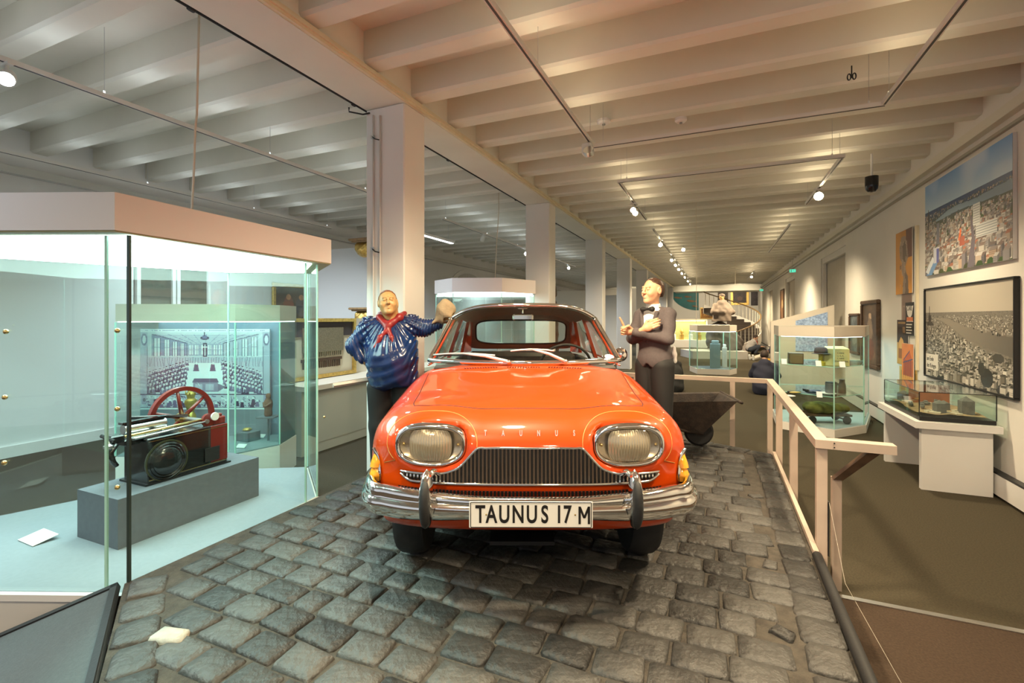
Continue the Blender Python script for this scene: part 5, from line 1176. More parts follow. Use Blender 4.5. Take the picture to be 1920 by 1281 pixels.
put('metal_can', 'slender brown-grey bottle-shaped can at the right end of the lower glass shelf', 'can', onshelf(1601, 742, s0) + Vector((-.02, .22, 0)), [('can', MB().lathe([(.05, 0), (.052, .01), (.048, .13), (.036, .17), (.036, .21), (.001, .215)], (0, 0, 0), 20), mat('can_brown', (.13, .10, .09), .5), 35)], group='cans on the glass shelf')
put('enamel_bowl', 'shallow white bowl in the middle of the lower glass shelf', 'bowl', onshelf(1556, 742, s0) + Vector((0, .06, 0)), [('bowl', MB().lathe([(.04, 0), (.10, .02), (.12, .032), (.112, .034), (.09, .024), (.001, .012)], (0, 0, 0), 24), LACQ, 35)])
put('toy_tin_plane', 'small blue toy on the lower glass shelf', 'toy', onshelf(1533, 740, s0) + Vector((0, .1, 0)), [('hull', MB().ball((0, 0, .03), (.13, .03, .03), 14, 8), mat('toy_blue', (.06, .10, .20), .4), True), ('wing', MB().box((0, 0, .04), (.06, .26, .008)), mat('toy_blue', (.06, .10, .20)), False), ('tail', MB().box((-.11, 0, .05), (.04, .10, .03)), DARK, False)])
put('knife_and_sheath', 'black pocket knife beside yellow leather sheath on the lower shelf', 'knife', onshelf(1500, 740, s0) + Vector((0, .12, 0)), [('sheath', MB().ball((0, 0, .014), (.09, .035, .014), 14, 6), mat('yellow_leather', (.55, .45, .15), .6), True), ('handle', MB().box((.02, .06, .012), (.2, .03, .024), bev=.006), BLACK, False)])
put('cutlery_tray', 'white plate at the left end of the lower glass shelf', 'plate', onshelf(1482, 746, s0) + Vector((.05, .12, 0)), [('plate', MB().lathe([(.05, 0), (.085, .012), (.08, .014), (.001, .006)], (0, 0, 0), 22), LACQ, 35)])
CART = mat('carton_yellow', (.62, .58, .28), .8, var=.06)
bx = put('parcel_box', 'pale yellow lettered cardboard parcel on the upper glass shelf', 'box', onshelf(1586, 688, s1) + Vector((-.02, .20, 0)), [('carton', MB().box((0, 0, .125), (.32, .2, .25), bev=.004), CART, False), ('flap', MB().add([(-.16, -.1, .251), (.16, -.1, .251), (.10, .0, .29), (-.13, .0, .285)], [(0, 1, 2, 3)]), CART, False)], RZ)
for k in range(4): text('box_lettering', ('CARE', 'U.S.A.', 'CARE', 'NEW YORK')[k], .036, INKG, bx, (.05, -.1015, .19 - k * .04), (R(90), 0, 0), .0004, 1)
put('wooden_radio', 'small brown wooden box radio on the upper glass shelf', 'radio', onshelf(1502, 684, s1) + Vector((0, .14, 0)), [('cabinet', MB().box((0, 0, .085), (.20, .13, .17), bev=.006), mat('radio_wood', (.10, .07, .035), .4, var=.3, vscale=30), False), ('front', MB().box((0, -.067, .085), (.17, .004, .14)), mat('radio_front', (.16, .12, .06), .7), False)], RZ)
put('felt_hat', 'dark grey felt hat raised on the upper glass shelf', 'hat', onshelf(1539, 664, s1 + .17), [('crown', MB().lathe([(.085, .012), (.088, .04), (.078, .09), (.05, .105), (.001, .09)], (0, 0, 0), 22), mat('felt', (.05, .055, .06), .95), True), ('brim', MB().lathe([(.08, .012), (.118, .004), (.124, .008), (.118, .01), (.08, .018)], (0, 0, 0), 26), mat('felt', (.05, .055, .06)), True)])
put('hat_stand', 'yellow and black tin pedestal under the dark felt hat', 'stand', onshelf(1539, 664, s1 + .17) * Vector((1, 1, 0)) + Vector((0, 0, s1)) if False else Vector((onshelf(1539, 664, s1 + .17).x, onshelf(1539, 664, s1 + .17).y, s1)), [('post', MB().lathe([(.06, 0), (.06, .05), (.03, .07), (.03, .16), (.05, .172)], (0, 0, 0), 18), mat('tin_yellow', (.5, .42, .06), .4), 35)])
for (u, v, z, lb) in ((1473, 684, s1, 'leaning caption card at the left end of the upper shelf'), (1538, 688, s1, 'caption card in the middle of the upper shelf'), (1583, 690, s1, 'caption card leaning before the yellow parcel'), (1545, 748, s0, 'caption card on the lower shelf below the bowl')):
    m = MB(); m.box((0, 0, .045), (.07, .004, .09), rot=Matrix.Rotation(R(-30), 3, 'X')); o = m.build('caption_card', mat('card_blue', (.62, .70, .72), .7), loc=onshelf(u, v, z) + Vector((0, .10 if z == s0 else .04, 0)), rz=RZ); tag(o, lb, 'card', 'cards in the right showcase')

# ================================================================ table showcase with the model
tb = thing('table_showcase', 'white angled table with low glass box over a ruined town model', 'showcase', RM(0, 0, 0), RZ)
MB().prism([(1.86, 5.94), (2.40, 5.94), (2.40, 6.0), (1.86, 6.0)], 0, .62).build('leg_panel', LACQ, tb)
MB().prism([(1.83, 6.93), (2.40, 6.93), (2.40, 6.99), (1.83, 6.99)], 0, .62).build('leg_panel', LACQ, tb)
MB().prism([(2.25, 6.0), (2.28, 6.0), (2.28, 6.93), (2.25, 6.93)], 0, .62).build('back_board', mat('grey_board', (.42, .42, .43), .7), tb)
TP = [(1.79, 5.86), (2.44, 5.86), (2.44, 7.06), (1.79, 7.06)]
MB().prism(TP, .62, .685).build('table_top', LACQ, tb)
IN_ = [(1.84, 5.93), (2.42, 5.93), (2.42, 7.00), (1.84, 7.00)]
MB().prism(IN_, .686, .725).build('model_tray', DARK, tb)
for i in range(4): pane(RM(*IN_[i])[:2], RM(*IN_[(i + 1) % 4])[:2], .726, .965, tb, .006); gedge(RM(*IN_[i])[:2], .726, .965, tb, DARK, .003)
MB().prism(IN_, .966, .972).build('glass_lid', GLASS, tb); MB().tube([(x, y, .969) for x, y in IN_], .0035, 4, closed=True).build('lid_edge', DARK, tb)
md = thing('town_model', 'sand-coloured scale model with grey ruins and tiny vehicles', 'model', RM(1.88, 5.97, .7255), RZ)
SAND = mat('model_sand', (.40, .26, .14), .95, c2=(.26, .17, .10), vscale=14, bump=.5, bscale=50)
hn = fnoise(30, 30, 5, 4)
MB().grid(lambda u, v: (u * .51, v * .99, .005 + .03 * hn[min(29, int(v * 29)), min(29, int(u * 29))]), 24, 36).build('terrain', SAND, md, smooth=True)
GR = mat('model_grey', (.16, .15, .14), .8, var=.3, vscale=40); RB = mat('reflection_red', (.42, .13, .05), .8, var=.2, vscale=20)
for (x, y, w_, d_, h_, mm, nm) in ((.40, .18, .10, .09, .13, GR, 'ruin'), (.34, .62, .22, .05, .0, RB, 'x'), (.17, .12, .08, .08, .10, GR, 'ruin'), (.10, .86, .09, .11, .09, GR, 'ruin'), (.30, .40, .06, .10, .07, GR, 'ruin')):
    if nm == 'x': continue
    m = MB(); m.box((x, y, .02 + h_ / 2), (w_, d_, h_), rz=rng.uniform(-.2, .2)); m.add([(x - w_ / 2, y - d_ / 2, .02 + h_), (x + w_ / 2, y - d_ / 2, .02 + h_), (x + w_ / 2, y + d_ / 2, .02 + h_), (x - w_ / 2, y + d_ / 2, .02 + h_), (x, y, .02 + h_ * 1.35)], [(0, 1, 4), (1, 2, 4), (2, 3, 4), (3, 0, 4)]); m.build(nm, mm, md)
for k in range(9):
    x, y = rng.uniform(.05, .4), rng.uniform(.2, .9); m = MB(); m.box((x, y, .045), (.035, .08, .025), rz=rng.uniform(-.6, .6), bev=.004); m.box((x, y + .01, .062), (.028, .035, .016), bev=.003); m.build('vehicle', GR, md)
for k in range(10):
    x, y = rng.uniform(.05, .48), rng.uniform(.05, .9); m = MB(); m.box((x, y, .03), (rng.uniform(.03, .09), rng.uniform(.03, .08), .02), rz=rng.uniform(-.6, .6)); m.build('rubble', mat('model_pale', (.55, .46, .36), .9), md)
m = MB(); m.box((.30, .78, .12), (.36, .012, .22)); m.build('red_reflection', RB, md)  # solid card standing in for a reddish reflection in the glass box
# ================================================================ figures
def rotz(a): c, s = math.cos(a), math.sin(a); return np.array([[c, -s, 0], [s, c, 0], [0, 0, 1]])
def rotx(a): c, s = math.cos(a), math.sin(a); return np.array([[1, 0, 0], [0, c, -s], [0, s, c]])
def roty(a): c, s = math.cos(a), math.sin(a); return np.array([[c, 0, s], [0, 1, 0], [-s, 0, c]])
def loc_(p, c, M): return (p - np.array(c)) @ M      # world -> local for rotation M (columns are local axes)
def sym(p): q = p.copy(); q[..., 0] = np.abs(q[..., 0]); return q
def head(p, fat=1.0):                                # head frame: face to -y, centre of the skull at the origin, 0.24 tall
    q = sym(p)
    d = smin(ell(p, (0, .018, .030), (.078, .098, .088)), ell(p, (0, -.022, -.042), (.062 * fat, .068, .074)), .04)
    d = smin(d, ell(p, (0, -.066, -.094), (.028 * fat, .026, .022)), .025)
    d = smin(d, ell(q, (.038, -.060, -.026), (.026 * fat, .026, .026)), .02)
    d = smin(d, cap(q, (.012, -.088, .032), (.040, -.078, .034), .010, .008), .014)
    nose = smin(cap(p, (0, -.090, .022), (0, -.112, -.020), .008, .0125), ell(q, (.012, -.098, -.024), (.010, .011, .008)), .008); d = smin(d, nose, .008)
    d = smax(d, -ell(q, (.031, -.104, .013), (.017, .014, .011)), .010)
    d = smin(d, ell(q, (.031, -.080, .012), (.013, .013, .011)), .003)
    d = smin(d, cap(q, (.018, -.0925, .0145), (.043, -.084, .0145), .0030), .003)
    d = smin(d, cap(q, (0, -.094, -.051), (.022, -.082, -.050), .0060, .0035), .004); d = smin(d, cap(q, (0, -.093, -.063), (.019, -.083, -.062), .0068, .004), .004)
    d = smax(d, -cap(q, (0, -.102, -.0565), (.026, -.086, -.0555), .0030), .003)
    d = smax(d, -cap(q, (.022, -.094, -.026), (.034, -.082, -.054), .0028), .008)
    ear = smax(ell(q, (.081, .008, .0), (.011, .021, .034)), -ell(q, (.091, .0, .004), (.008, .011, .020)), .004); d = smin(d, ear, .006)
    return d
def hair(p, line, th=.006):
    d = smin(ell(p, (0, .018, .030), (.078 + th, .098 + th, .088 + th)), ell(p, (0, .03, -.01), (.074 + th, .08, .07)), .03) + .0012 * np.sin(p[..., 0] * 260 + p[..., 1] * 60)
    return smax(d, line(p), .004)
def hand(p, curl=(.5,) * 4, thumb=.5, idx=None):     # wrist at origin, fingers to +z, palm to -y, thumb to +x
    d = smin(ell(p, (0, 0, .045), (.040, .016, .048)), cap(p, (0, 0, -.03), (0, 0, .02), .026, .026), .02)
    for i, (x, L) in enumerate(((.030, .074), (.010, .084), (-.011, .077), (-.030, .060))):
        c = curl[i]; a = np.array((x, 0, .082)); pts = [(a, .0095)]; an = 0; cur = a
        for k, f in enumerate((.45, .32, .23)):
            an += c * (1.25 if k else .9); st = np.array((x * .06 * (1 - c), -math.sin(an), math.cos(an))); cur = cur + st * L * f; pts.append((cur, .0088 - .001 * k))
        d = smin(d, chain(p, pts, .004), .007)
    t = thumb; d = smin(d, chain(p, [((.028, -.006, .018), .0125), ((.052, -.018 - .012 * t, .048), .0115), ((.054 - .02 * t, -.030 - .015 * t, .076), .0098), ((.050 - .035 * t, -.036 - .02 * t, .096), .0085)], .006), .010)
    return d
def frame(zd, xh):
    z = np.array(zd, float); z /= np.linalg.norm(z); x = np.array(xh, float); x -= z * (x @ z); x /= np.linalg.norm(x); return np.stack([x, np.cross(z, x), z], 1)
SKIN1 = mat('painted_skin', (.60, .36, .15), .42, var=.10, vscale=30); SKIN2 = mat('figure_skin', (.72, .40, .24), .45, var=.08, vscale=30)
HAIR1 = mat('hair_brown', (.26, .11, .045), .55, var=.3, vscale=60); HAIR2 = mat('hair_dark', (.075, .038, .025), .4, var=.3, vscale=60)
BLUE = mat('blue_smock', (.008, .018, .075), .22, coat=.5, c2=(.006, .030, .13), vscale=5, bump=.25, bscale=14); SCARF = mat('red_scarf', (.30, .018, .02), .4, var=.3, vscale=20)
CLOTHK = mat('black_cloth', (.010, .010, .011), .7); SUIT = mat('charcoal_suit', (.095, .078, .082), .8, var=.12, vscale=60, bump=.1, bscale=300); SHIRT = mat('white_shirt', (.85, .82, .78), .6); TAN = mat('tan_felt', (.36, .27, .17), .9, var=.2, vscale=15, bump=.4)

# ---- left figure: stout man in a blue smock with red neckerchief
m1 = thing('person', 'stout figure in glossy blue smock and red neckerchief leaning on the car', 'person', (-1.05, 4.15, ZP))
HM1 = rotz(R(16)) @ rotx(R(-10)) @ roty(R(-3)); HC1 = np.array((-.020, -.06, 1.482)); FAT = 1.16
def skin1(p):
    d = head(loc_(p, HC1, HM1) / .96, FAT) * .96
    d = smin(d, cap(p, (-.01, -.035, 1.44), (.0, .0, 1.28), .066, .075), .03)
    hl = hand(loc_(p, (-.238, -.03, .995), frame((.30, .42, -.80), (.6, -.75, -.1))), (.35,) * 4, .3); d = smin(d, hl, .004)
    d = smin(d, chain(p, [((0, 0, 1.28), .05), ((-.21, 0, 1.27), .04), ((-.315, .015, 1.11), .035), ((-.238, -.03, .99), .028)], .02), .02); d = smin(d, chain(p, [((0, 0, 1.28), .05), ((.285, 0, 1.265), .035), ((.41, -.01, 1.30), .028)], .02), .02)
    hr = hand(loc_(p, (.40, -.01, 1.30), frame((.85, .05, .50), (-.2, .9, .1))), (.45,) * 4, .4); d = smin(d, hr, .004)
    return d
V, Fq = nets(skin1, (-.36, -.24, .86), (.66, .20, 1.62), .0062); np_mesh('body', V, Fq, SKIN1, m1)
def smock(p):
    x, y, z = p[..., 0], p[..., 1], p[..., 2]
    b = smin(ell(p, (.015, -.045, 1.00), (.222, .215, .245)), ell(p, (-.01, 0, 1.17), (.225, .15, .19)), .08)
    b = smin(b, cap(p, (-.19, .01, 1.285), (.17, .01, 1.305), .075, .07), .07)
    b = smin(b, ell(p, (.02, -.03, .84), (.215, .19, .14)), .06)
    b = smax(b, .735 + .03 * np.sin(x * 14) - z, .02)
    b = smin(b, chain(p, [((-.205, .0, 1.275), .082), ((-.325, .015, 1.11), .078), ((-.250, -.03, 1.005), .048)], .03), .04)
    b = smin(b, chain(p, [((.17, .0, 1.295), .080), ((.285, .0, 1.265), .072), ((.405, -.012, 1.300), .050)], .03), .04)
    # drapery: pleats fanning from the collar, swags round belly and sleeves
    an = np.arctan2(x + .01, 1.36 - z + .05); rr = np.sqrt((x + .01) ** 2 + (z - 1.36) ** 2)
    b = b + .0055 * np.sin(an * 34) * np.exp(-((rr - .20) / .13) ** 2) * (y < .05)
    b = b + .0050 * np.sin(z * 62 - 9 * x * x * 40 + 5 * np.sin(x * 12)) * np.clip((np.abs(x) - .13) / .1, 0, 1)
    b = b + .0035 * np.sin(rr * 75 + x * 20) * np.clip((1.15 - z) / .2, 0, 1)
    return b
V, Fq = nets(smock, (-.44, -.32, .66), (.50, .26, 1.42), .0085); np_mesh('smock', V, Fq, BLUE, m1)
V, Fq = nets(lambda p: smin(smin(chain(p, [((-.105, .03, 1.385), .026), ((-.088, -.06, 1.355), .030), ((.0, -.130, 1.285), .030), ((.085, -.06, 1.360), .030), ((.10, .03, 1.39), .026)], .02), cap(p, (.0, -.14, 1.265), (.012, -.145, 1.235), .026), .015),
    smin(chain(p, [((.0, -.155, 1.255), .016), ((-.050, -.180, 1.19), .022), ((-.085, -.200, 1.115), .015)], .01), chain(p, [((.01, -.155, 1.255), .016), ((.045, -.180, 1.19), .020), ((.078, -.195, 1.12), .013)], .01), .008), .01) + .003 * np.sin(p[..., 0] * 70 + p[..., 2] * 50), (-.17, -.24, 1.08), (.17, .09, 1.44), .0075); np_mesh('neckerchief', V, Fq, SCARF, m1)
def h1line(q):
    y, z = q[..., 1], q[..., 2]; return np.maximum(-.008 - y - 1.3 * np.clip(z - .058, 0, 1), -z - .040)
V, Fq = nets(lambda p: hair(loc_(p, HC1, HM1) / .96, h1line, .004) * .96, (-.18, -.24, 1.36), (.14, .12, 1.62), .0065); np_mesh('hair', V, Fq, HAIR1, m1)
def legs(p, xs, w, top, r0, r1):
    return smin(chain(p, [((xs[0], 0, top), r0), ((xs[0] - .01, -.01, .42), r0 * .75), ((xs[0] - .02, 0, .10), r1)], .03), chain(p, [((xs[1], 0, top), r0), ((xs[1] + .01, -.01, .42), r0 * .75), ((xs[1] + .02, 0, .10), r1)], .03), .03)
V, Fq = nets(lambda p: smax(legs(p, (-.09, .12), 0, .74, .125, .075), .05 - p[..., 2], .01), (-.3, -.2, .03), (.34, .2, .88), .013); np_mesh('trousers', V, Fq, CLOTHK, m1)
V, Fq = nets(lambda p: smax(smin(cap(p, (-.11, .04, .05), (-.13, -.15, .04), .05, .045), cap(p, (.14, .04, .05), (.17, -.15, .04), .05, .045), .005), .004 - p[..., 2], .004), (-.22, -.24, -.02), (.26, .12, .13), .012); np_mesh('shoes', V, Fq, BLACK, m1)
# cap held in his hand
V, Fq = nets(lambda p: smin(smax(ell(p, (.0, 0, .0), (.085, .10, .115)), -ell(p, (.03, 0, -.06), (.06, .08, .085)), .02), cap(p, (-.05, -.03, -.06), (-.10, -.05, -.085), .022, .012), .03) + .006 * np.sin(p[..., 0] * 45 + 20 * p[..., 2]) * np.sin(p[..., 2] * 40), (-.16, -.14, -.16), (.13, .14, .15), .009)
o = np_mesh('felt_hat', V, Fq, TAN, loc=(-1.05 + .475, 4.12, ZP + 1.400)); tag(o, 'crumpled tan felt hat held in the raised hand of the blue-smocked figure', 'hat')

# ---- right figure: man in a dark suit, arms crossed
m2 = thing('person', 'figure in charcoal suit and black bow tie with crossed arms beside the car', 'person', (1.256, 4.30, ZP))
TF = rotz(R(-52)); HM2 = rotz(R(-62)) @ rotx(R(-2)); HC2 = np.array((.012, -.015, 1.595))
def tl(p): return loc_(p, (.035, 0, 0), TF)
def w2(c): return tuple(np.array(c) @ TF.T + np.array((.035, 0, 0)))          # torso frame -> figure frame
ShR, ElR, WrR = (-.140, .0, 1.375), (-.175, -.080, 1.170), (.02, -.185, 1.225)    # his right arm (image left)
ShL, ElL, WrL = (.145, .0, 1.375), (.185, -.075, 1.175), (-.045, -.205, 1.225)
def skin2(p):
    d = head(loc_(p, HC2, HM2) / 1.0, .96)
    d = smin(d, cap(p, (.02, .01, 1.53), (.035, .02, 1.40), .052, .058), .025)
    # front hand with index finger pointing up, thumb side out
    M = frame((-.80, .10, .10), (-.1, -.2, .95)); d = smin(d, chain(p, [((.035, .01, 1.40), .05), (w2(ShL), .04), (w2(ElL), .035), (w2(WrL), .028)], .02), .02); d = smin(d, chain(p, [((.035, .01, 1.40), .05), (w2(ShR), .04), (w2(ElR), .035), (w2(WrR), .028)], .02), .02)
    hp = np.array(w2((-.075, -.215, 1.232))); d = smin(d, hand(loc_(p, hp, M), (.95, 1.1, 1.15, 1.2), .7), .004)
    fb = hp + M @ np.array((.030, 0, .078)); d = smin(d, chain(p, [(fb, .0105), (fb + np.array((-.018, -.012, .035)), .0095), (fb + np.array((-.045, -.02, .085)), .008)], .004), .006)
    M2 = frame(TF @ np.array((.85, .10, .45)), TF @ np.array((-.4, -.1, .9)))
    d = smin(d, hand(loc_(p, w2((.035, -.200, 1.255)), M2), (.30, .30, .35, .35), .3), .004)
    return d
V, Fq = nets(skin2, (-.36, -.36, 1.10), (.30, .24, 1.73), .006); np_mesh('body', V, Fq, SKIN2, m2)
def torso(p):
    q = tl(p); b = smin(ell(q, (0, .0, 1.28), (.165, .118, .17)), ell(q, (0, .0, 1.08), (.148, .112, .22)), .08); b = smin(b, cap(q, (-.125, .01, 1.385), (.13, .01, 1.385), .058), .06); b = smin(b, ell(q, (0, 0, .97), (.162, .118, .12)), .05); return b
def jacket(p):
    q = tl(p); b = torso(p)
    b = smax(b, .905 - q[..., 2] + .04 * np.exp(-(q[..., 0] / .03) ** 2) * (q[..., 1] < 0), .012)
    wedge = np.maximum(np.maximum(np.abs(q[..., 0]) - .075 * np.clip((q[..., 2] - 1.13) / .27, 0, 2), q[..., 1] + .02), 1.13 - q[..., 2]); b = smax(b, -wedge, .006)
    b = smax(b, -(cap(p, (.02, .0, 1.56), (.035, .01, 1.42), .058, .066)), .01)
    b = smin(b, cap(q, (-.085, -.085, 1.40), (-.012, -.130, 1.15), .018, .012), .012); b = smin(b, cap(q, (.085, -.085, 1.40), (.012, -.130, 1.15), .018, .012), .012)
    for S_, E_, W_ in ((ShR, ElR, WrR), (ShL, ElL, WrL)):
        b = smin(b, chain(q, [(S_, .068), (E_, .056), (W_, .042)], .02), .022)
    x, z = q[..., 0], q[..., 2]
    return b + .0035 * np.sin(z * 48 + x * 30) * np.clip((np.abs(x) - .12) / .08, 0, 1)
V, Fq = nets(jacket, (-.30, -.36, .86), (.38, .30, 1.52), .009); np_mesh('jacket', V, Fq, SUIT, m2)
V, Fq = nets(lambda p: smin(smax(torso(p) + .012, 1.05 - p[..., 2], .01), smax(cap(p, (.022, .004, 1.50), (.035, .01, 1.40), .060, .070), p[..., 2] - 1.485 - .2 * (p[..., 1]) , .006), .01), (-.25, -.3, 1.03), (.32, .25, 1.56), .009); np_mesh('shirt', V, Fq, SHIRT, m2)
c = np.array(w2((0, -.105, 1.432))); dx = TF @ np.array((1, 0, 0))
V, Fq = nets(lambda p: smin(smin(ell(p, c, (.014, .014, .014)), chain(p, [(c, .010), (c + dx * .05, .024)], .005), .006), chain(p, [(c, .010), (c - dx * .05, .024)], .005), .006), tuple(c - .085), tuple(c + .085), .007); np_mesh('bow_tie', V, Fq, CLOTHK, m2)
def h2line(q):
    y, z = q[..., 1], q[..., 2]; return np.maximum(np.maximum(-.045 - y + 1.0 * np.clip(.065 - z, 0, 1), -z - .05), .02 - y - .35 * (z - .03) * 0 - np.clip(z - .045, 0, 1) * 2.2)
V, Fq = nets(lambda p: hair(loc_(p, HC2, HM2), h2line, .005), (-.14, -.16, 1.48), (.18, .16, 1.74), .0065); np_mesh('hair', V, Fq, HAIR2, m2)
V, Fq = nets(lambda p: smax(legs(loc_(p, (.035, 0, 0), TF), (-.085, .085), 0, .92, .105, .06), .05 - p[..., 2], .01), (-.25, -.22, .03), (.30, .22, 1.02), .013); np_mesh('trousers', V, Fq, CLOTHK, m2)
V, Fq = nets(lambda p: smax(smin(cap(tl(p), (-.10, .04, .05), (-.12, -.17, .04), .045, .04), cap(tl(p), (.10, .04, .05), (.13, -.17, .04), .045, .04), .005), .004 - p[..., 2], .004), (-.3, -.3, -.02), (.35, .2, .13), .012); np_mesh('shoes', V, Fq, BLACK, m2)
hk = np.array((.190, -.06, 1.05))
V, Fq = nets(lambda p: smin(ell(p, hk, (.022, .03, .05)), ell(p, hk + np.array((.004, -.01, -.06)), (.020, .026, .045)), .02) + .003 * np.sin(p[..., 2] * 90), tuple(hk - .13), tuple(hk + .1), .008); np_mesh('handkerchief', V, Fq, SHIRT, m2)

# ---- visitors further back, sitting on the floor
def person(label, loc, rz, parts, group='visitors on the floor', sc_=1.0):
    t = thing('person', label, 'person', loc, rz, group)
    for nm, fn, lo, hi, m_, res in parts:
        V, Fq = nets(fn, lo, hi, res); np_mesh(nm, V, Fq, m_, t)
    return t
JEANS = mat('jeans', (.045, .055, .08), .9); GSHIRT = mat('grey_tshirt', (.42, .40, .40), .9); NAVY = mat('navy_coat', (.022, .024, .045), .85); COAT = mat('dark_coat', (.022, .022, .022), .85, var=.3, vscale=8); LIGHTT = mat('light_trousers', (.50, .46, .40), .9); DHAIR = mat('visitor_hair', (.035, .02, .015), .6)
# crouching child in grey shirt
p = PZ(1410, 664, 0)
def hd(c, M=None, s=.92): return lambda q: head(loc_(q, c, np.eye(3) if M is None else M) / s) * s
hm = rotz(R(60)) @ rotx(R(35))
person('crouching visitor in grey T-shirt near the far staircase', (p.x, p.y, 0), 0, [
    ('body', lambda q: smin(smin(hd((.16, -.05, .80), hm)(q), cap(q, (.12, -.02, .74), (.05, 0, .60), .05), .02), smin(chain(q, [((.05, 0, .60), .04), ((.12, -.10, .52), .034), ((.30, -.16, .36), .03), ((.42, -.18, .36), .028)], .02), hand(loc_(q, (.42, -.18, .36), np.stack([(0, 1, 0), (0, 0, 1), (1, 0, 0)], 1)), (.4,) * 4), .02), .01), (-.1, -.32, .25), (.66, .2, 1.0), GSHIRT and mat('visitor_skin', (.55, .32, .22), .6), .014),
    ('t_shirt', lambda q: smin(chain(q, [((-.12, 0, .30), .17), ((-.03, 0, .48), .155), ((.06, 0, .60), .12)], .05), chain(q, [((.06, -.13, .60), .065), ((.13, -.12, .50), .055)], .02), .04), (-.36, -.28, .1), (.3, .24, .78), GSHIRT, .018),
    ('trousers', lambda q: smin(chain(q, [((-.12, -.10, .24), .13), ((.22, -.14, .36), .095), ((.10, -.14, .08), .06)], .03), chain(q, [((-.12, .10, .24), .13), ((.22, .14, .36), .095), ((.10, .14, .08), .06)], .03), .03), (-.34, -.32, -.0), (.38, .32, .5), JEANS, .02),
    ('shoes', lambda q: smax(smin(cap(q, (.06, -.14, .045), (.24, -.15, .04), .05), cap(q, (.06, .14, .045), (.24, .15, .04), .05), .01), .003 - q[..., 2], .004), (-.02, -.24, -.01), (.34, .24, .12), BLACK, .016),
    ('hair', lambda q: hair(loc_(q, (.16, -.05, .80), hm) / .92, lambda r_: np.maximum(-.02 - r_[..., 1] - 1.2 * np.clip(r_[..., 2] - .04, 0, 1), -r_[..., 2] - .05), .012) * .92, (-.02, -.22, .66), (.32, .12, .96), DHAIR, .012)])
# seated visitor with outstretched pale trousers, navy jacket
p = PZ(1447, 676, 0); hm = rotz(R(-70))
person('visitor in navy jacket and pale trousers sitting with legs stretched out', (p.x, p.y, 0), 0, [
    ('body', lambda q: smin(smin(hd((.10, 0, .92), hm)(q), chain(q, [((.12, 0, .84), .05), ((.14, 0, .66), .05), ((.12, -.16, .62), .04), ((.08, -.24, .40), .035), ((-.18, -.12, .36), .026)], .02), .02), hand(loc_(q, (-.18, -.12, .36), np.stack([(0, 0, 1), (0, 1, 0), (-1, 0, 0)], 1)), (.4,) * 4), .01), (-.42, -.26, .25), (.3, .2, 1.1), mat('visitor_skin', (.55, .32, .22)), .015),
    ('jacket', lambda q: smin(chain(q, [((.20, 0, .18), .19), ((.18, 0, .45), .18), ((.13, 0, .64), .14)], .05), smin(chain(q, [((.12, -.16, .62), .075), ((.08, -.24, .40), .06), ((-.16, -.13, .36), .045)], .02), chain(q, [((.12, .16, .62), .075), ((.08, .24, .40), .06), ((-.16, .13, .36), .045)], .02), .02), .04), (-.26, -.36, 0), (.44, .36, .84), NAVY, .02),
    ('trousers', lambda q: smin(chain(q, [((.14, -.10, .14), .12), ((-.36, -.12, .20), .085), ((-.72, -.12, .08), .055)], .03), chain(q, [((.14, .10, .14), .12), ((-.36, .12, .17), .085), ((-.74, .12, .08), .055)], .03), .03), (-.84, -.26, 0), (.3, .26, .34), LIGHTT, .02),
    ('shoes', lambda q: smin(cap(q, (-.79, -.12, .055), (-.82, -.12, .20), .05, .04), cap(q, (-.81, .12, .055), (-.84, .12, .20), .05, .04), .01), (-.94, -.24, -.0), (-.7, .24, .28), PAPER, .018),
    ('hair', lambda q: hair(loc_(q, (.10, 0, .92), hm) / .92, lambda r_: np.maximum(-.02 - r_[..., 1] - 1.2 * np.clip(r_[..., 2] - .04, 0, 1), -r_[..., 2] - .06), .012) * .92, (-.08, -.16, .78), (.28, .16, 1.06), DHAIR, .012)])
# hunched visitors in dark coats, backs to us
def hunched(label, loc, rz, m_, k=1.0, hc=None):
    hm = rotz(math.pi) @ rotx(R(25))
    person(label, loc, rz, [
        ('body', lambda q: smin(hd((0, .10, .86), hm)(q), cap(q, (0, .06, .80), (0, .02, .66), .05), .02), (-.12, -.08, .6), (.12, .26, 1.02), mat('visitor_skin', (.55, .32, .22)), .015),
        ('coat', lambda q: smax(smin(chain(q, [((0, 0, .16), .25), ((0, .02, .42), .21), ((0, .05, .64), .15)], .06), smin(chain(q, [((-.17, .06, .62), .08), ((-.26, .14, .40), .07), ((-.10, .32, .34), .05)], .02), chain(q, [((.17, .06, .62), .08), ((.26, .14, .40), .07), ((.10, .32, .34), .05)], .02), .02), .05) + .006 * np.sin(q[..., 2] * 30 + q[..., 0] * 12), .004 - q[..., 2], .01), (-.40, -.32, -.01), (.40, .44, .86), m_, .02),
        ('trousers', lambda q: smax(smin(chain(q, [((-.10, .10, .14), .11), ((-.22, .46, .30), .08), ((-.18, .52, .08), .06)], .03), chain(q, [((.10, .10, .14), .11), ((.22, .46, .30), .08), ((.18, .52, .08), .06)], .03), .03), .004 - q[..., 2], .01), (-.36, -.06, -.01), (.36, .66, .44), JEANS, .022),
        ('hair', lambda q: hair(loc_(q, (0, .10, .86), hm) / .92, lambda r_: np.maximum(-.03 - r_[..., 1] - 1.0 * np.clip(r_[..., 2] - .04, 0, 1), -r_[..., 2] - .08), .014) * .92, (-.16, -.06, .70), (.16, .28, 1.02), DHAIR, .012)])
p = PZ(1442, 742, 0); hunched('hunched visitor in black coat sitting beside the right glass showcase', (p.x, p.y + .2, 0), R(-30), NAVY)
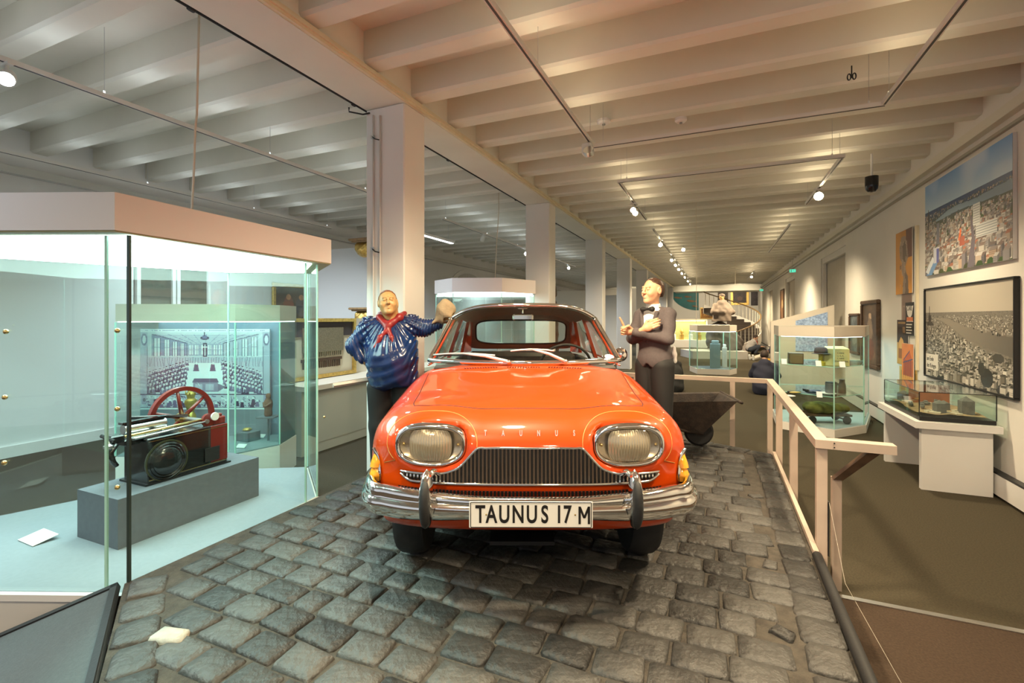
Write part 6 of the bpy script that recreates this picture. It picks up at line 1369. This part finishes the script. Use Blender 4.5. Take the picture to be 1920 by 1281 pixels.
p = PZ(1276, 742, 0); hunched('hunched visitor in dark coat sitting behind the suited figure', (p.x, p.y + .5, 0), R(10), COAT)
yb = MB(); yb.box((0, 0, .14), (.26, .16, .28), bev=.03); p = PZ(1448, 688, 0); o = yb.build('rucksack', mat('yellow_bag', (.60, .32, .03), .8), loc=(p.x, p.y + .1, 0)); tag(o, 'yellow rucksack on the carpet beside the seated visitors', 'bag')
# ================================================================ track lighting, ceiling gear
TRK = mat('track_white', (.72, .71, .68), .4); TRKD = mat('track_slot', (.05, .05, .05), .5)
def track(a0, b0, a1, b1, label, z=ZT, group='lighting tracks'):
    A, B_ = RM(a0, b0, z), RM(a1, b1, z); L = (B_ - A).length; an = math.atan2(B_.y - A.y, B_.x - A.x)
    t = thing('lighting_track', label, 'track', A, an, group)
    m = MB(); m.box((L / 2, 0, .018), (L, .036, .034)); m.build('rail', TRK, t); m = MB(); m.box((L / 2, 0, -.0005), (L - .02, .014, .003)); m.build('slot', TRKD, t)
    n = max(2, int(L / 1.5) + 1)
    for k in range(n):
        x = .12 + (L - .24) * k / (n - 1); MB().cyl((x, 0, .035), (x, 0, ZJ - z + .25), .0022, n=5).build('wire', STEEL, t); MB().cyl((x, 0, .035), (x, 0, .06), .008, n=8).build('clip', TRK, t)
    return t
track(-1.18, -1.5, -1.18, 4.84, 'left arm of the near white lighting track above the car')
track(-1.20, 4.86, 1.29, 4.86, 'cross arm of the near white lighting track')
track(1.27, -1.5, 1.27, 4.84, 'right arm of the near white lighting track')
track(-1.20, 6.25, 1.29, 6.25, 'cross arm of the second lighting track')
track(-1.18, 6.27, -1.18, 8.8, 'left arm of the second lighting track')
track(1.27, 6.27, 1.27, 8.6, 'right arm of the second lighting track')
track(-1.18, 9.8, -1.18, 26, 'long left lighting track running down the warm aisle')
track(1.27, 10.4, 1.27, 14.5, 'right lighting track past the showcase')
track(1.27, 20, 1.27, 24, 'far right lighting track near the staircase')
track(-4.52, -1, -4.52, 5.40, 'near lighting track above the steam engine showcase')
track(-7.0, -1, -7.0, 7.2, 'lighting track close to the left wall')
track(-4.52, 7.3, -4.52, 16, 'lighting track in the left aisle behind the columns')
BULB = mat('lamp_glow', (1, .9, .7), .4, emit=(1, .80, .50), estr=120); BULBC = mat('lamp_glow_cool', (1, 1, 1), .4, emit=(.9, .95, 1), estr=120)
def head_(a, b, label, tgt, warm=True, on=True, z=ZT, group='track spotlights', r=.045):
    P = RM(a, b, z - .10); D = (Vector(tgt) - P).normalized(); t = thing('track_spotlight', label, 'spotlight', P, 0, group)
    Mq = D.to_track_quat('Z', 'Y').to_matrix()
    m = MB(); m.lathe([(.018, -.10), (r * .75, -.09), (r, -.02), (r, .05), (r * .92, .052), (r * .8, .02), (.001, .015)], (0, 0, 0), 18, Mq); m.build('housing', TRK, t, smooth=35)
    m = MB(); m.lathe([(.001, .026), (r * .78, .026), (r * .78, .03), (.001, .034)], (0, 0, 0), 16, Mq); m.build('lamp_face', (BULB if warm else BULBC) if on else STEEL, t)
    MB().cyl((0, 0, .02), (0, 0, .098), .010, n=8).build('stem', TRK, t); m = MB(); m.box((0, 0, .09), (.11, .035, .018), rz=RZ); m.build('adapter', TRK, t)
    return t
cam_p = Vector((0, 0, 1.7))
head_(-1.18, 7.42, 'first bright spotlight on the left arm of the second track', (.3, 3.0, 1.2)); head_(-1.18, 7.62, 'spotlight just behind the first bright one on the second track', (.5, 4, 1.0))
head_(1.27, 7.60, 'large bright spotlight on the right arm of the second track', (.6, 1.5, 1.4), r=.06)
head_(-1.18, 11.2, 'bright spotlight at the start of the long aisle track', (.6, 4, 1.2)); head_(-.75, 12.2, 'spotlight hanging right of the long aisle track', (1, 5, 1))
for i, b in enumerate((14.2, 15.6, 17.0, 18.6, 20.4, 22.6, 24.6)): head_(-1.18, b, ('third', 'fourth', 'fifth', 'sixth', 'seventh', 'eighth', 'last')[i] + ' small spotlight along the long aisle track', (2.0, b - 4, 1))
head_(1.27, 21.4, 'bright spotlight before the end wall near the staircase', (1.5, 6, 1.4)); head_(1.27, 20.3, 'unlit spotlight beside the one near the staircase', (1.5, 24, 1.4), on=False)
head_(-4.52, 11.4, 'cool bright spotlight in the left aisle between the columns', (-.6, 3, 1.5), False, r=.06); head_(-4.52, 1.63, 'cool bright spotlight at the top left above the showcase', (-1.6, 1.0, 1.4), False, r=.05)
head_(-4.52, 15.2, 'farther cool spotlight in the left aisle', (-.6, 6, 1.5), False); head_(-4.52, 20.2, 'farthest cool spotlight in the left aisle', (0, 9, 1.5), False, z=3.2)
head_(-4.52, 8.9, 'unlit spotlight in the left aisle beside the ceiling light', (-2, 12, .5), False, on=False)
hb = thing('track_floodlight', 'white floodlight box at the corner of the near lighting track', 'floodlight', RM(-1.20, 4.70, ZT - .13), RZ)
m = MB(); m.box((0, 0, .06), (.10, .12, .12), bev=.012); m.build('housing', TRK, hb); m = MB(); m.lathe([(.001, 0), (.05, 0), (.055, .03), (.05, .05), (.001, .05)], (.03, -.06, -.0), 18, Matrix.Rotation(R(60), 3, 'X')); m.build('reflector', STEEL, hb, smooth=35)
MB().cyl((0, 0, .12), (0, 0, .13), .02, n=10).build('adapter', TRK, hb)
def disc(name, label, p, r, h, cat, m_=LACQ, group=None):
    t = thing(name, label, cat, p, 0, group); MB().lathe([(.001, 0), (r * .7, .0), (r, h * .4), (r, h), (.001, h)], (0, 0, 0), 20).build('cover', m_, t, smooth=35); MB().cyl((0, 0, -.012), (0, 0, .002), r * .25, n=10).build('sensor', mat('sensor', (.3, .3, .3), .4), t); return t
disc('smoke_detector', 'white smoke detector above the corner of the near track', RM(-1.10, 4.98, ZJ - .04), .07, .04, 'smoke detector', group='smoke detectors')
disc('smoke_detector', 'white smoke detector further along the joist right of the near track corner', RM(-.35, 5.25, ZJ - .045), .06, .045, 'smoke detector', group='smoke detectors')
dc = thing('dome_camera', 'black dome surveillance camera hanging near the right wall', 'camera', RM(1.80, 7.35, 3.30), 0)
MB().lathe([(.001, 0), (.04, .008), (.065, .04), (.072, .09), (.072, .20), (.001, .205)], (0, 0, 0), 24).build('dome', mat('dome_black', (.012, .012, .014), .12), dc, smooth=40); MB().cyl((0, 0, .205), (0, 0, ZJ - 3.30), .014, n=10).build('stem', LACQ, dc, smooth=40)
rbx = rbox(0, .03, 0, .09, 0, .12); o = rbx.build('fire_alarm', mat('alarm_red', (.45, .035, .02), .4), loc=RM(BA1 + .0005, 5.12, 3.86), rz=RZ); tag(o, 'red fire alarm box on the beam side between joists', 'alarm')
bt = thing('butterfly_clamp', 'small black looped clamp hanging above the near track', 'clamp', RM(1.02, 4.72, 3.60), RZ)
for sx in (-1, 1): MB().tube([(sx * (.006 + .012 + .012 * math.cos(t)), 0, .10 + .026 * math.sin(t)) for t in np.linspace(0, 2 * math.pi, 13)[:-1]], .005, 6, closed=True).build('loop', BLACK, bt, smooth=True)
MB().cyl((0, 0, .09), (0, 0, .19), .005, n=6).build('pin', BLACK, bt)
# black cable and pipes on beam and first column
cb = thing('black_conduit', 'thin black conduit running along the lower edge of the beam', 'conduit', (0, 0, 0), RZ)
MB().tube([(BA0 - .03, -2, ZB + .01), (BA0 - .03, 30, ZB + .01)], .010, 6).build('pipe', BLACK, cb, smooth=True)
for b in (2.0, 3.5, 5.2, 7.4, 9.6): m = MB(); m.box((BA0 - .03, b, ZB + .01), (.035, .05, .035), bev=.006); m.build('clip', BLACK, cb)
MB().tube([(BA0 - .09, 3.50, ZB - .01), (BA0 - .09, 3.50, ZB - .05), (BA0 - .01, 3.60, ZB - .05), (BA0 + .07, 3.60, ZB - .05)], .008, 6).build('elbow', BLACK, cb, smooth=True)
pp = thing('column_pipes', 'pair of thin white pipes running down the front of the first column', 'pipe', (0, 0, 0), RZ)
for x in (BA0 + .10, BA0 + .18): MB().tube([(x, 3.615, ZB - .05 - (x - BA0) * .2), (x, 3.615, .02)], .008, 8).build('pipe', mat('pipe_grey', (.70, .66, .64), .4), pp, smooth=True)
for z in (3.42, 2.36, 1.42): m = MB(); m.box((BA0 + .10, 3.605, z), (.035, .02, .03)); m.build('clamp', STEEL, pp); MB().tube([(BA0 + .10, 3.60, z), (BA0 + .14, 3.59, z - .03), (BA0 + .18, 3.605, z - .04)], .006, 6).build('clamp_arm', DARK, pp)
for (a, b0, b1, lb) in ((-5.6, 8.1, 9.5, 'cool fluorescent ceiling tube in the left aisle behind the first column'),):
    t = thing('fluorescent_light', lb, 'ceiling light', RM(a, b0, 3.42), RZ); m = MB(); m.box((.0, .7, .03), (.10, 1.4, .05)); m.build('housing', LACQ, t); m = MB(); m.box((0, .7, -.0), (.06, 1.36, .012)); m.build('tube', mat('tube_glow', (1, 1, 1), .4, emit=(.9, .96, 1), estr=8), t)
    for y in (.2, 1.2): MB().cyl((0, y, .055), (0, y, .55), .004, n=6).build('wire', STEEL, t)
for (a, b, l_, lb) in ((-.35, 9.2, 2.2, 'thin cream wire hanging from the joists in the warm aisle'), (.55, 17.5, 1.0, 'short cream wire hanging above the middle glass showcase')):
    m = MB(); m.tube([(0, 0, 0), (.005, 0, l_ / 2), (0, 0, l_)], .004, 5); o = m.build('hanging_wire', mat('cable_cream', (.66, .58, .46)), loc=RM(a, b, ZJ - l_), rz=0); tag(o, lb, 'wire', 'hanging wires')

# ================================================================ wheelbarrow behind the right wing
wb = thing('wheelbarrow', 'rusty dark iron wheelbarrow standing behind the right front wing', 'wheelbarrow', Vector((1.86, 5.05, ZP)), R(-8))
RUST = mat('rust_iron', (.045, .030, .022), .7, c2=(.022, .016, .014), vscale=14, bump=.4)
m = MB(); T_ = [(-.36, -.30, .50), (.42, -.30, .53), (.42, .30, .53), (-.36, .30, .50)]; B__ = [(-.20, -.16, .20), (.12, -.16, .16), (.12, .16, .16), (-.20, .16, .20)]
ins = [(x * .96, y * .93, z - .012) for x, y, z in T_]; inb = [(x * .9, y * .9, z + .015) for x, y, z in B__]
m.add(T_ + B__ + ins + inb, [(7, 6, 5, 4)] + [(i, (i + 1) % 4, 4 + (i + 1) % 4, 4 + i) for i in range(4)] + [(i, 8 + i, 8 + (i + 1) % 4, (i + 1) % 4) for i in range(4)] + [(8 + i, 12 + i, 12 + (i + 1) % 4, 8 + (i + 1) % 4) for i in range(4)] + [(12, 13, 14, 15)]); m.build('tray', RUST, wb)
m = MB(); m.tube([(.42, -.31, .53), (.455, -.31, .515), (.46, 0, .515), (.455, .31, .515), (.42, .31, .53)], .014, 8); m.build('rolled_lip', RUST, wb, smooth=True)
m = MB(); m.lathe([(.03, -.02), (.13, -.025), (.15, -.01), (.15, .01), (.13, .025), (.03, .02)], (.12, 0, .152), 24, Matrix.Rotation(R(90), 3, 'X')); m.build('wheel', BLACK, wb, smooth=35)
for s in (-1, 1): MB().tube([(.14, s * .10, .15), (-.1, s * .17, .20), (-.55, s * .24, .42)], .018, 8).build('handle', RUST, wb, smooth=True); MB().tube([(-.18, s * .18, .24), (-.24, s * .2, .012)], .014, 8).build('leg', RUST, wb, smooth=True)

# ================================================================ far end of the hall
LG = glass('far_glass', (.88, .96, .94))
K5c = PZ(1356, 703, 0); K5 = [(K5c.x - .70, K5c.y + .2), (K5c.x + .15, K5c.y - .1), (K5c.x + .55, K5c.y + .3), (K5c.x + .45, K5c.y + 1.0), (K5c.x - .6, K5c.y + 1.1)]
case5 = thing('glass_showcase', 'glass showcase with beige canopy in the middle of the far aisle', 'showcase', (K5c.x, K5c.y + .5, 0))
MB().prism(K5, 0, .16).build('base', mat('base_cream', (.70, .66, .60)), case5, world=True); MB().prism(K5, 1.30, 1.49).build('canopy', mat('canopy_beige', (.66, .60, .52)), case5, world=True); MB().prism(grow(K5, -.04), 1.285, 1.299).build('light_diffuser', LIGHTP2, case5, world=True); MB().prism(grow(K5, -.03), .1605, .165).build('floor_cloth', mat('case_floor', (.46, .53, .58)), case5, world=True)
for i in range(5): pane(K5[i], K5[(i + 1) % 5], .166, 1.284, case5); gedge(K5[i], .166, 1.284, case5, None, .012)
for (dx, dy, w_, h_, m_, lb) in ((-.05, .45, .30, .75, mat('block_teal', (.22, .30, .33), .7), 'teal-grey display block inside the far glass showcase'), (.32, .62, .14, .62, PAPER, 'white display pedestal inside the far glass showcase')):
    m = MB(); m.box((0, 0, h_ / 2), (w_, .25, h_), bev=.01); m.box((0, 0, h_ + .05), (w_ * .7, .14, .10), bev=.02); o = m.build('display_block', m_, loc=(K5c.x + dx, K5c.y + dy, .1655), rz=RZ); tag(o, lb, 'block')
# statue: bust of a seated figure over a rock, on a white podium
Pd = PZ(1350, 673, 0); pod = MB(); pod.prism([(-1.15, .0), (1.05, -.25), (1.15, 1.6), (-1.1, 1.6)], 0, .32); o = pod.build('podium', LACQ, loc=(Pd.x, Pd.y, 0), rz=0); tag(o, 'low white podium under the stone statue at the far end', 'podium')
Sx = PY(1353, 600, Pd.y + .7); ROCK = mat('statue_rock', (.13, .11, .10), .9, c2=(.07, .06, .055), vscale=6, bump=.6, bscale=12)
rk = lambda q: smin(smin(ell(q, (0, 0, .45), (.62, .5, .62)), ell(q, (.45, 0, .30), (.5, .4, .45)), .15), ell(q, (-.1, 0, .9), (.42, .36, .32)), .15) + .05 * np.sin(q[..., 0] * 9 + 3 * q[..., 2] * 3) * np.sin(q[..., 1] * 8 + q[..., 2] * 7)
V, Fq = nets(lambda q: smax(rk(q), .005 - q[..., 2], .02), (-.9, -.7, -.03), (1.1, .7, 1.35), .05); o = np_mesh('rock_base', V, Fq, ROCK, loc=(Sx.x - .05, Sx.y, .321)); tag(o, 'rough dark rock carrying the bearded statue', 'rock')
stt = thing('statue', 'brown stone statue of a robed figure with folded arms on the rock', 'statue', (Sx.x, Sx.y, .322 + 1.24))
hm = rotz(R(-60))
def robe(q):
    d = chain(q, [((0, 0, .0), .40), ((.02, 0, .42), .34), ((.02, 0, .72), .24)], .08)
    for s in (-1, 1): d = smin(d, chain(q, [((s * .26, .0, .68), .13), ((s * .40, -.10, .40), .12), ((-s * .02 - .05, -.30, .40), .08)], .04), .06)
    return smax(d, .0 - q[..., 2], .02) + .007 * np.sin(q[..., 2] * 16 + q[..., 0] * 22)
V, Fq = nets(robe, (-.6, -.5, -.04), (.6, .46, 1.0), .028); np_mesh('robe', V, Fq, mat('statue_brown', (.20, .155, .125), .85, var=.25, vscale=8), stt)
V, Fq = nets(lambda q: smin(head(loc_(q, (0, -.02, 1.06), hm) / 1.15) * 1.15, cap(q, (.02, 0, .98), (.02, 0, .80), .08), .03), (-.2, -.24, .78), (.2, .2, 1.26), .016); np_mesh('head', V, Fq, mat('statue_face', (.46, .28, .12), .7, var=.2), stt)
V, Fq = nets(lambda q: smax(ell(q, (.01, 0, 1.12), (.125, .135, .10)), 1.10 - q[..., 2], .01), (-.2, -.2, 1.05), (.2, .2, 1.26), .016); np_mesh('cap', V, Fq, mat('statue_brown', (.20, .155, .125)), stt)
# curved staircase
ST = thing('curved_staircase', 'dark curved staircase with white balusters at the far end', 'staircase', (0, 0, 0))
cs = PY(1398, 600, 26.0); cx, cy = cs.x - 1.2, cs.y + .4; ri, ro = .75, 1.95; N_ = 14; dz = .165
STEPD = mat('stair_dark', (.035, .025, .02), .6)
def sp(r, k, z): t = R(-95 + 13.5 * k); return Vector((cx + r * math.cos(t), cy + r * math.sin(t), z))
for k in range(N_):
    z = dz * (k + 1); q = [sp(ri, k, 0), sp(ro, k, 0), sp(ro, k + 1, 0), sp(ri, k + 1, 0)]
    m = MB(); m.add([Vector((v.x, v.y, z)) for v in q] + [Vector((v.x, v.y, z - dz - .12 if k else 0)) for v in q], [(0, 1, 2, 3), (7, 6, 5, 4), (0, 4, 5, 1), (1, 5, 6, 2), (2, 6, 7, 3), (3, 7, 4, 0)]); m.build('step', STEPD, ST)
strg = MB(); vs = []
for k in range(N_ * 2 + 1):
    kk = k / 2; z = dz * (kk + .6); a = sp(ro + .02, kk, 0); b_ = sp(ro + .07, kk, 0); vs += [(a.x, a.y, max(0, z - .42)), (b_.x, b_.y, max(0, z - .42)), (b_.x, b_.y, z + .12), (a.x, a.y, z + .12)]
strg.add(vs, [(i * 4 + j, (i + 1) * 4 + j, (i + 1) * 4 + (j + 1) % 4, i * 4 + (j + 1) % 4) for i in range(N_ * 2) for j in range(4)] + [(3, 2, 1, 0), tuple(range(N_ * 8, N_ * 8 + 4))]); strg.build('stringer', LACQ, ST, smooth=35)
for k in range(N_ * 2):
    kk = k / 2 + .25; z = dz * (kk + .6) + .12; a = sp(ro + .045, kk, z); MB().cyl(a, a + Vector((0, 0, .72)), .016, n=6).build('baluster', mat('baluster_white', (.72, .68, .60), .5), ST)
MB().tube([sp(ro + .045, k / 2, dz * (k / 2 + .6) + .86) for k in range(N_ * 2 + 1)], .032, 8).build('banister', mat('banister_wood', (.24, .15, .06), .4), ST, smooth=True)
# end wall pictures
def endpic(name, label, u0, u1, v0, v1, ras, fm, fw, cat='painting', depth=.06):
    p = PY(u0, v0, 31.5); 
    def hit(u, v):
        t = (u - 960) / F; # plane b = BF
        Y = (BF - .002) / (t * SI + CO); return Vector((t * Y, Y, HC - (v - CY) / F * Y))
    a0 = AB(hit(u0, v1))[0]; a1 = AB(hit(u1, v1))[0]; z0 = hit((u0 + u1) / 2, v1).z; z1 = hit((u0 + u1) / 2, v0).z; W = a1 - a0
    t = thing(name, label, cat, RM(a0, BF - .002, z0), RZ)
    if fw:
        for (x0, x1, y0, y1) in ((0, W, 0, fw), (0, W, z1 - z0 - fw, z1 - z0), (0, fw, fw, z1 - z0 - fw), (W - fw, W, fw, z1 - z0 - fw)): m = MB(); m.box(((x0 + x1) / 2, -depth / 2, (y0 + y1) / 2), (x1 - x0, depth, y1 - y0)); m.build('frame_bar', fm, t)
    m = MB(); m.box((W / 2, -.01, (z1 - z0) / 2), (W - 2 * fw, .018, z1 - z0 - 2 * fw)); m.build('backing', DARK, t)
    pr = ras.mesh('canvas', W - 2 * fw, z1 - z0 - 2 * fw, PRINT, t); pr.location = (fw, -.022, fw)
    return t
endpic('relief_panel', 'golden relief panel with crowded figures on the end wall', 1313, 1346, 577, 598, murk(61, S(150, 100, 34), [(.2 + .12 * k, .55, .05, .2, S(200, 150, 70)) for k in range(6)], 50, 30), GOLD, .05, 'relief')
endpic('framed_painting', 'small dark painting high on the end wall left of the gold-framed one', 1346, 1365, 545, 568, murk(62, S(52, 40, 32), [(.5, .4, .15, .15, S(120, 90, 66))], 30, 34), DWOOD, .06)
endpic('framed_painting', 'dark painting in wide gold frame high on the end wall', 1370, 1404, 543, 572, murk(63, S(58, 40, 34), [(.5, .6, .2, .2, S(96, 66, 50))], 40, 34), GOLD, .14)
endpic('wall_banner', 'dark red-brown hanging at the far right corner of the end wall', 1408, 1421, 543, 573, murk(64, S(60, 50, 58), [], 20, 40), DARK, .0, 'banner')
# teal hanging with fishes: quarter round panel
def tealhit(u, v): t = (u - 960) / F; Y = (BF - .05) / (t * SI + CO); return Vector((t * Y, Y, HC - (v - CY) / F * Y))
A_, B2 = tealhit(1257, 544), tealhit(1310, 582); W = AB(B2)[0] - AB(A_)[0]; Hh = A_.z - B2.z
tq = thing('fish_hanging', 'teal quarter-round panel with brown fishes on the end wall', 'panel', RM(AB(A_)[0], BF - .002, B2.z), RZ)
pl = [(0, Hh), (W, Hh), (W, 0)] + [(W * (1 - math.sin(R(6) * k)), Hh - Hh * math.cos(R(6) * k)) for k in range(1, 15)]
MB().extr(pl, 'y', -.04, 0).build('panel', mat('teal_paint', (.01, .16, .17), .5, var=.3, vscale=2), tq)
for (fx, fz, s) in ((.55, .90, .9), (.25, .62, .8), (.72, .45, 1.0), (.45, .35, .0), (.85, .2, .6), (.6, .66, .7)):
    if s: m = MB(); m.ball((fx * W, -.05, fz * Hh), (.26 * s, .02, .085 * s), 14, 8, Matrix.Rotation(R(8), 3, 'Y')); m.add([(fx * W + .22 * s, -.055, fz * Hh - .02), (fx * W + .36 * s, -.055, fz * Hh + .05), (fx * W + .36 * s, -.055, fz * Hh - .10)], [(0, 1, 2)]); m.build('fish', mat('fish_brown', (.22, .13, .07), .6), tq, smooth=35)
# lit cabinet far left, door and side block
p = PZ(1286, 652, 0); fc = thing('lit_cabinet', 'yellow-lit wall cabinet with gilt objects on the far left', 'cabinet', RM(*AB(p), 0), RZ)
m = MB(); m.box((0, .45, .22), (2.3, .8, .44)); m.build('base', LACQ, fc); m = MB(); m.box((0, .80, 1.0), (2.3, .08, 1.1)); m.build('back', mat('lit_back', (.55, .55, .25), .7), fc)
for x in (-1.12, 1.12): m = MB(); m.box((x, .45, 1.0), (.08, .8, 1.1)); m.build('side', LACQ, fc)
m = MB(); m.box((0, .45, 1.6), (2.3, .8, .1)); m.build('top', BEIGE, fc); m = MB(); m.box((0, .4, 1.545), (2.0, .4, .01)); m.build('lamp_strip', mat('cabinet_glow', (1, 1, .6), .4, emit=(1, .95, .55), estr=7), fc)
for k, (x, h_) in enumerate(((-.7, .30), (-.25, .34), (.25, .38), (.7, .30))):
    t = thing('gilt_vessel', ('leftmost', 'second', 'third', 'rightmost')[k] + ' gilt vessel in the far lit cabinet', 'vessel', fc.matrix_basis @ Vector((x, .4, .441)), 0, 'vessels in the far cabinet'); MB().lathe([(.12, 0), (.12, .30), (.05, .34), (.11, .34 + h_ * .4), (.08, .34 + h_ * .7), (.02, .34 + h_), (.001, .35 + h_)], (0, 0, 0), 16).build('body', GOLD if k % 2 else PAPER, t, smooth=35)
fx = thing('fire_extinguisher', 'red fire extinguisher standing beside the crouching visitor', 'extinguisher', (PZ(1424, 662, 0).x + .1, PZ(1424, 662, 0).y + .6, 0))
MB().lathe([(.10, 0), (.11, .02), (.11, .50), (.06, .60), (.03, .62), (.03, .66), (.001, .66)], (0, 0, 0), 20).build('cylinder', mat('alarm_red', (.45, .035, .02)), fx, smooth=35); MB().tube([(0, 0, .66), (.08, 0, .70), (.12, 0, .55), (.12, 0, .25)], .015, 8).build('hose', BLACK, fx, smooth=True)
bd = rbox(0, 1.6, 0, .05, 0, 2.1); p = RM(1.7, 28.5); 
# sloped display board behind the right showcase
sb = thing('display_wall', 'beige display wall with sloping top and lit engraving behind the right showcase', 'display wall', RM(1.15, 12.6, 0), RZ)
m = MB(); m.extr([(0, 0), (1.25, 0), (1.25, 2.0), (0, 1.62)], 'y', 0, .12); m.build('panel', mat('canopy_beige', (.66, .60, .52)), sb)
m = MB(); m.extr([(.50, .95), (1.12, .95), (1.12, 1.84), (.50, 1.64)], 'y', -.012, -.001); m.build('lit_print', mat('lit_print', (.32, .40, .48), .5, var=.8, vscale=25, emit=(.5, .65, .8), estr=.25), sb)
# partition blocks in the left aisle behind the columns, seen between them
for (a, b, w_, d_, h_, m_, lb) in ((-3.9, 13.4, 1.6, .2, 2.5, mat('panel_cream', (.62, .57, .47)), 'cream partition board in the left aisle behind the second column'), (-4.2, 18.6, 1.8, .2, 2.6, mat('panel_white', (.66, .66, .65)), 'white partition board deep in the left aisle'), (-2.9, 22.6, .3, 1.2, 2.7, DWOOD, 'dark wooden tall panel between the far columns')):
    m = rbox(-w_ / 2, w_ / 2, -d_ / 2, d_ / 2, 0, h_); o = m.build('partition_board', m_, loc=RM(a, b, 0), rz=RZ); tag(o, lb, 'partition', 'partition boards')
wd = thing('wooden_statue', 'tall dark wooden figure standing behind the second column', 'statue', RM(-3.3, 9.7, 0), 0)
V, Fq = nets(lambda q: smin(smin(chain(q, [((0, 0, .9), .19), ((0, 0, 1.5), .17), ((.02, 0, 2.0), .14)], .05), ell(q, (.03, 0, 2.28), (.12, .13, .17)), .05), smax(ell(q, (0, 0, .45), (.3, .28, .5)), -q[..., 2], .02), .05) + .01 * np.sin(q[..., 2] * 24 + q[..., 0] * 20), (-.4, -.4, -.03), (.4, .4, 2.55), .035); np_mesh('carving', V, Fq, DWOOD, wd)
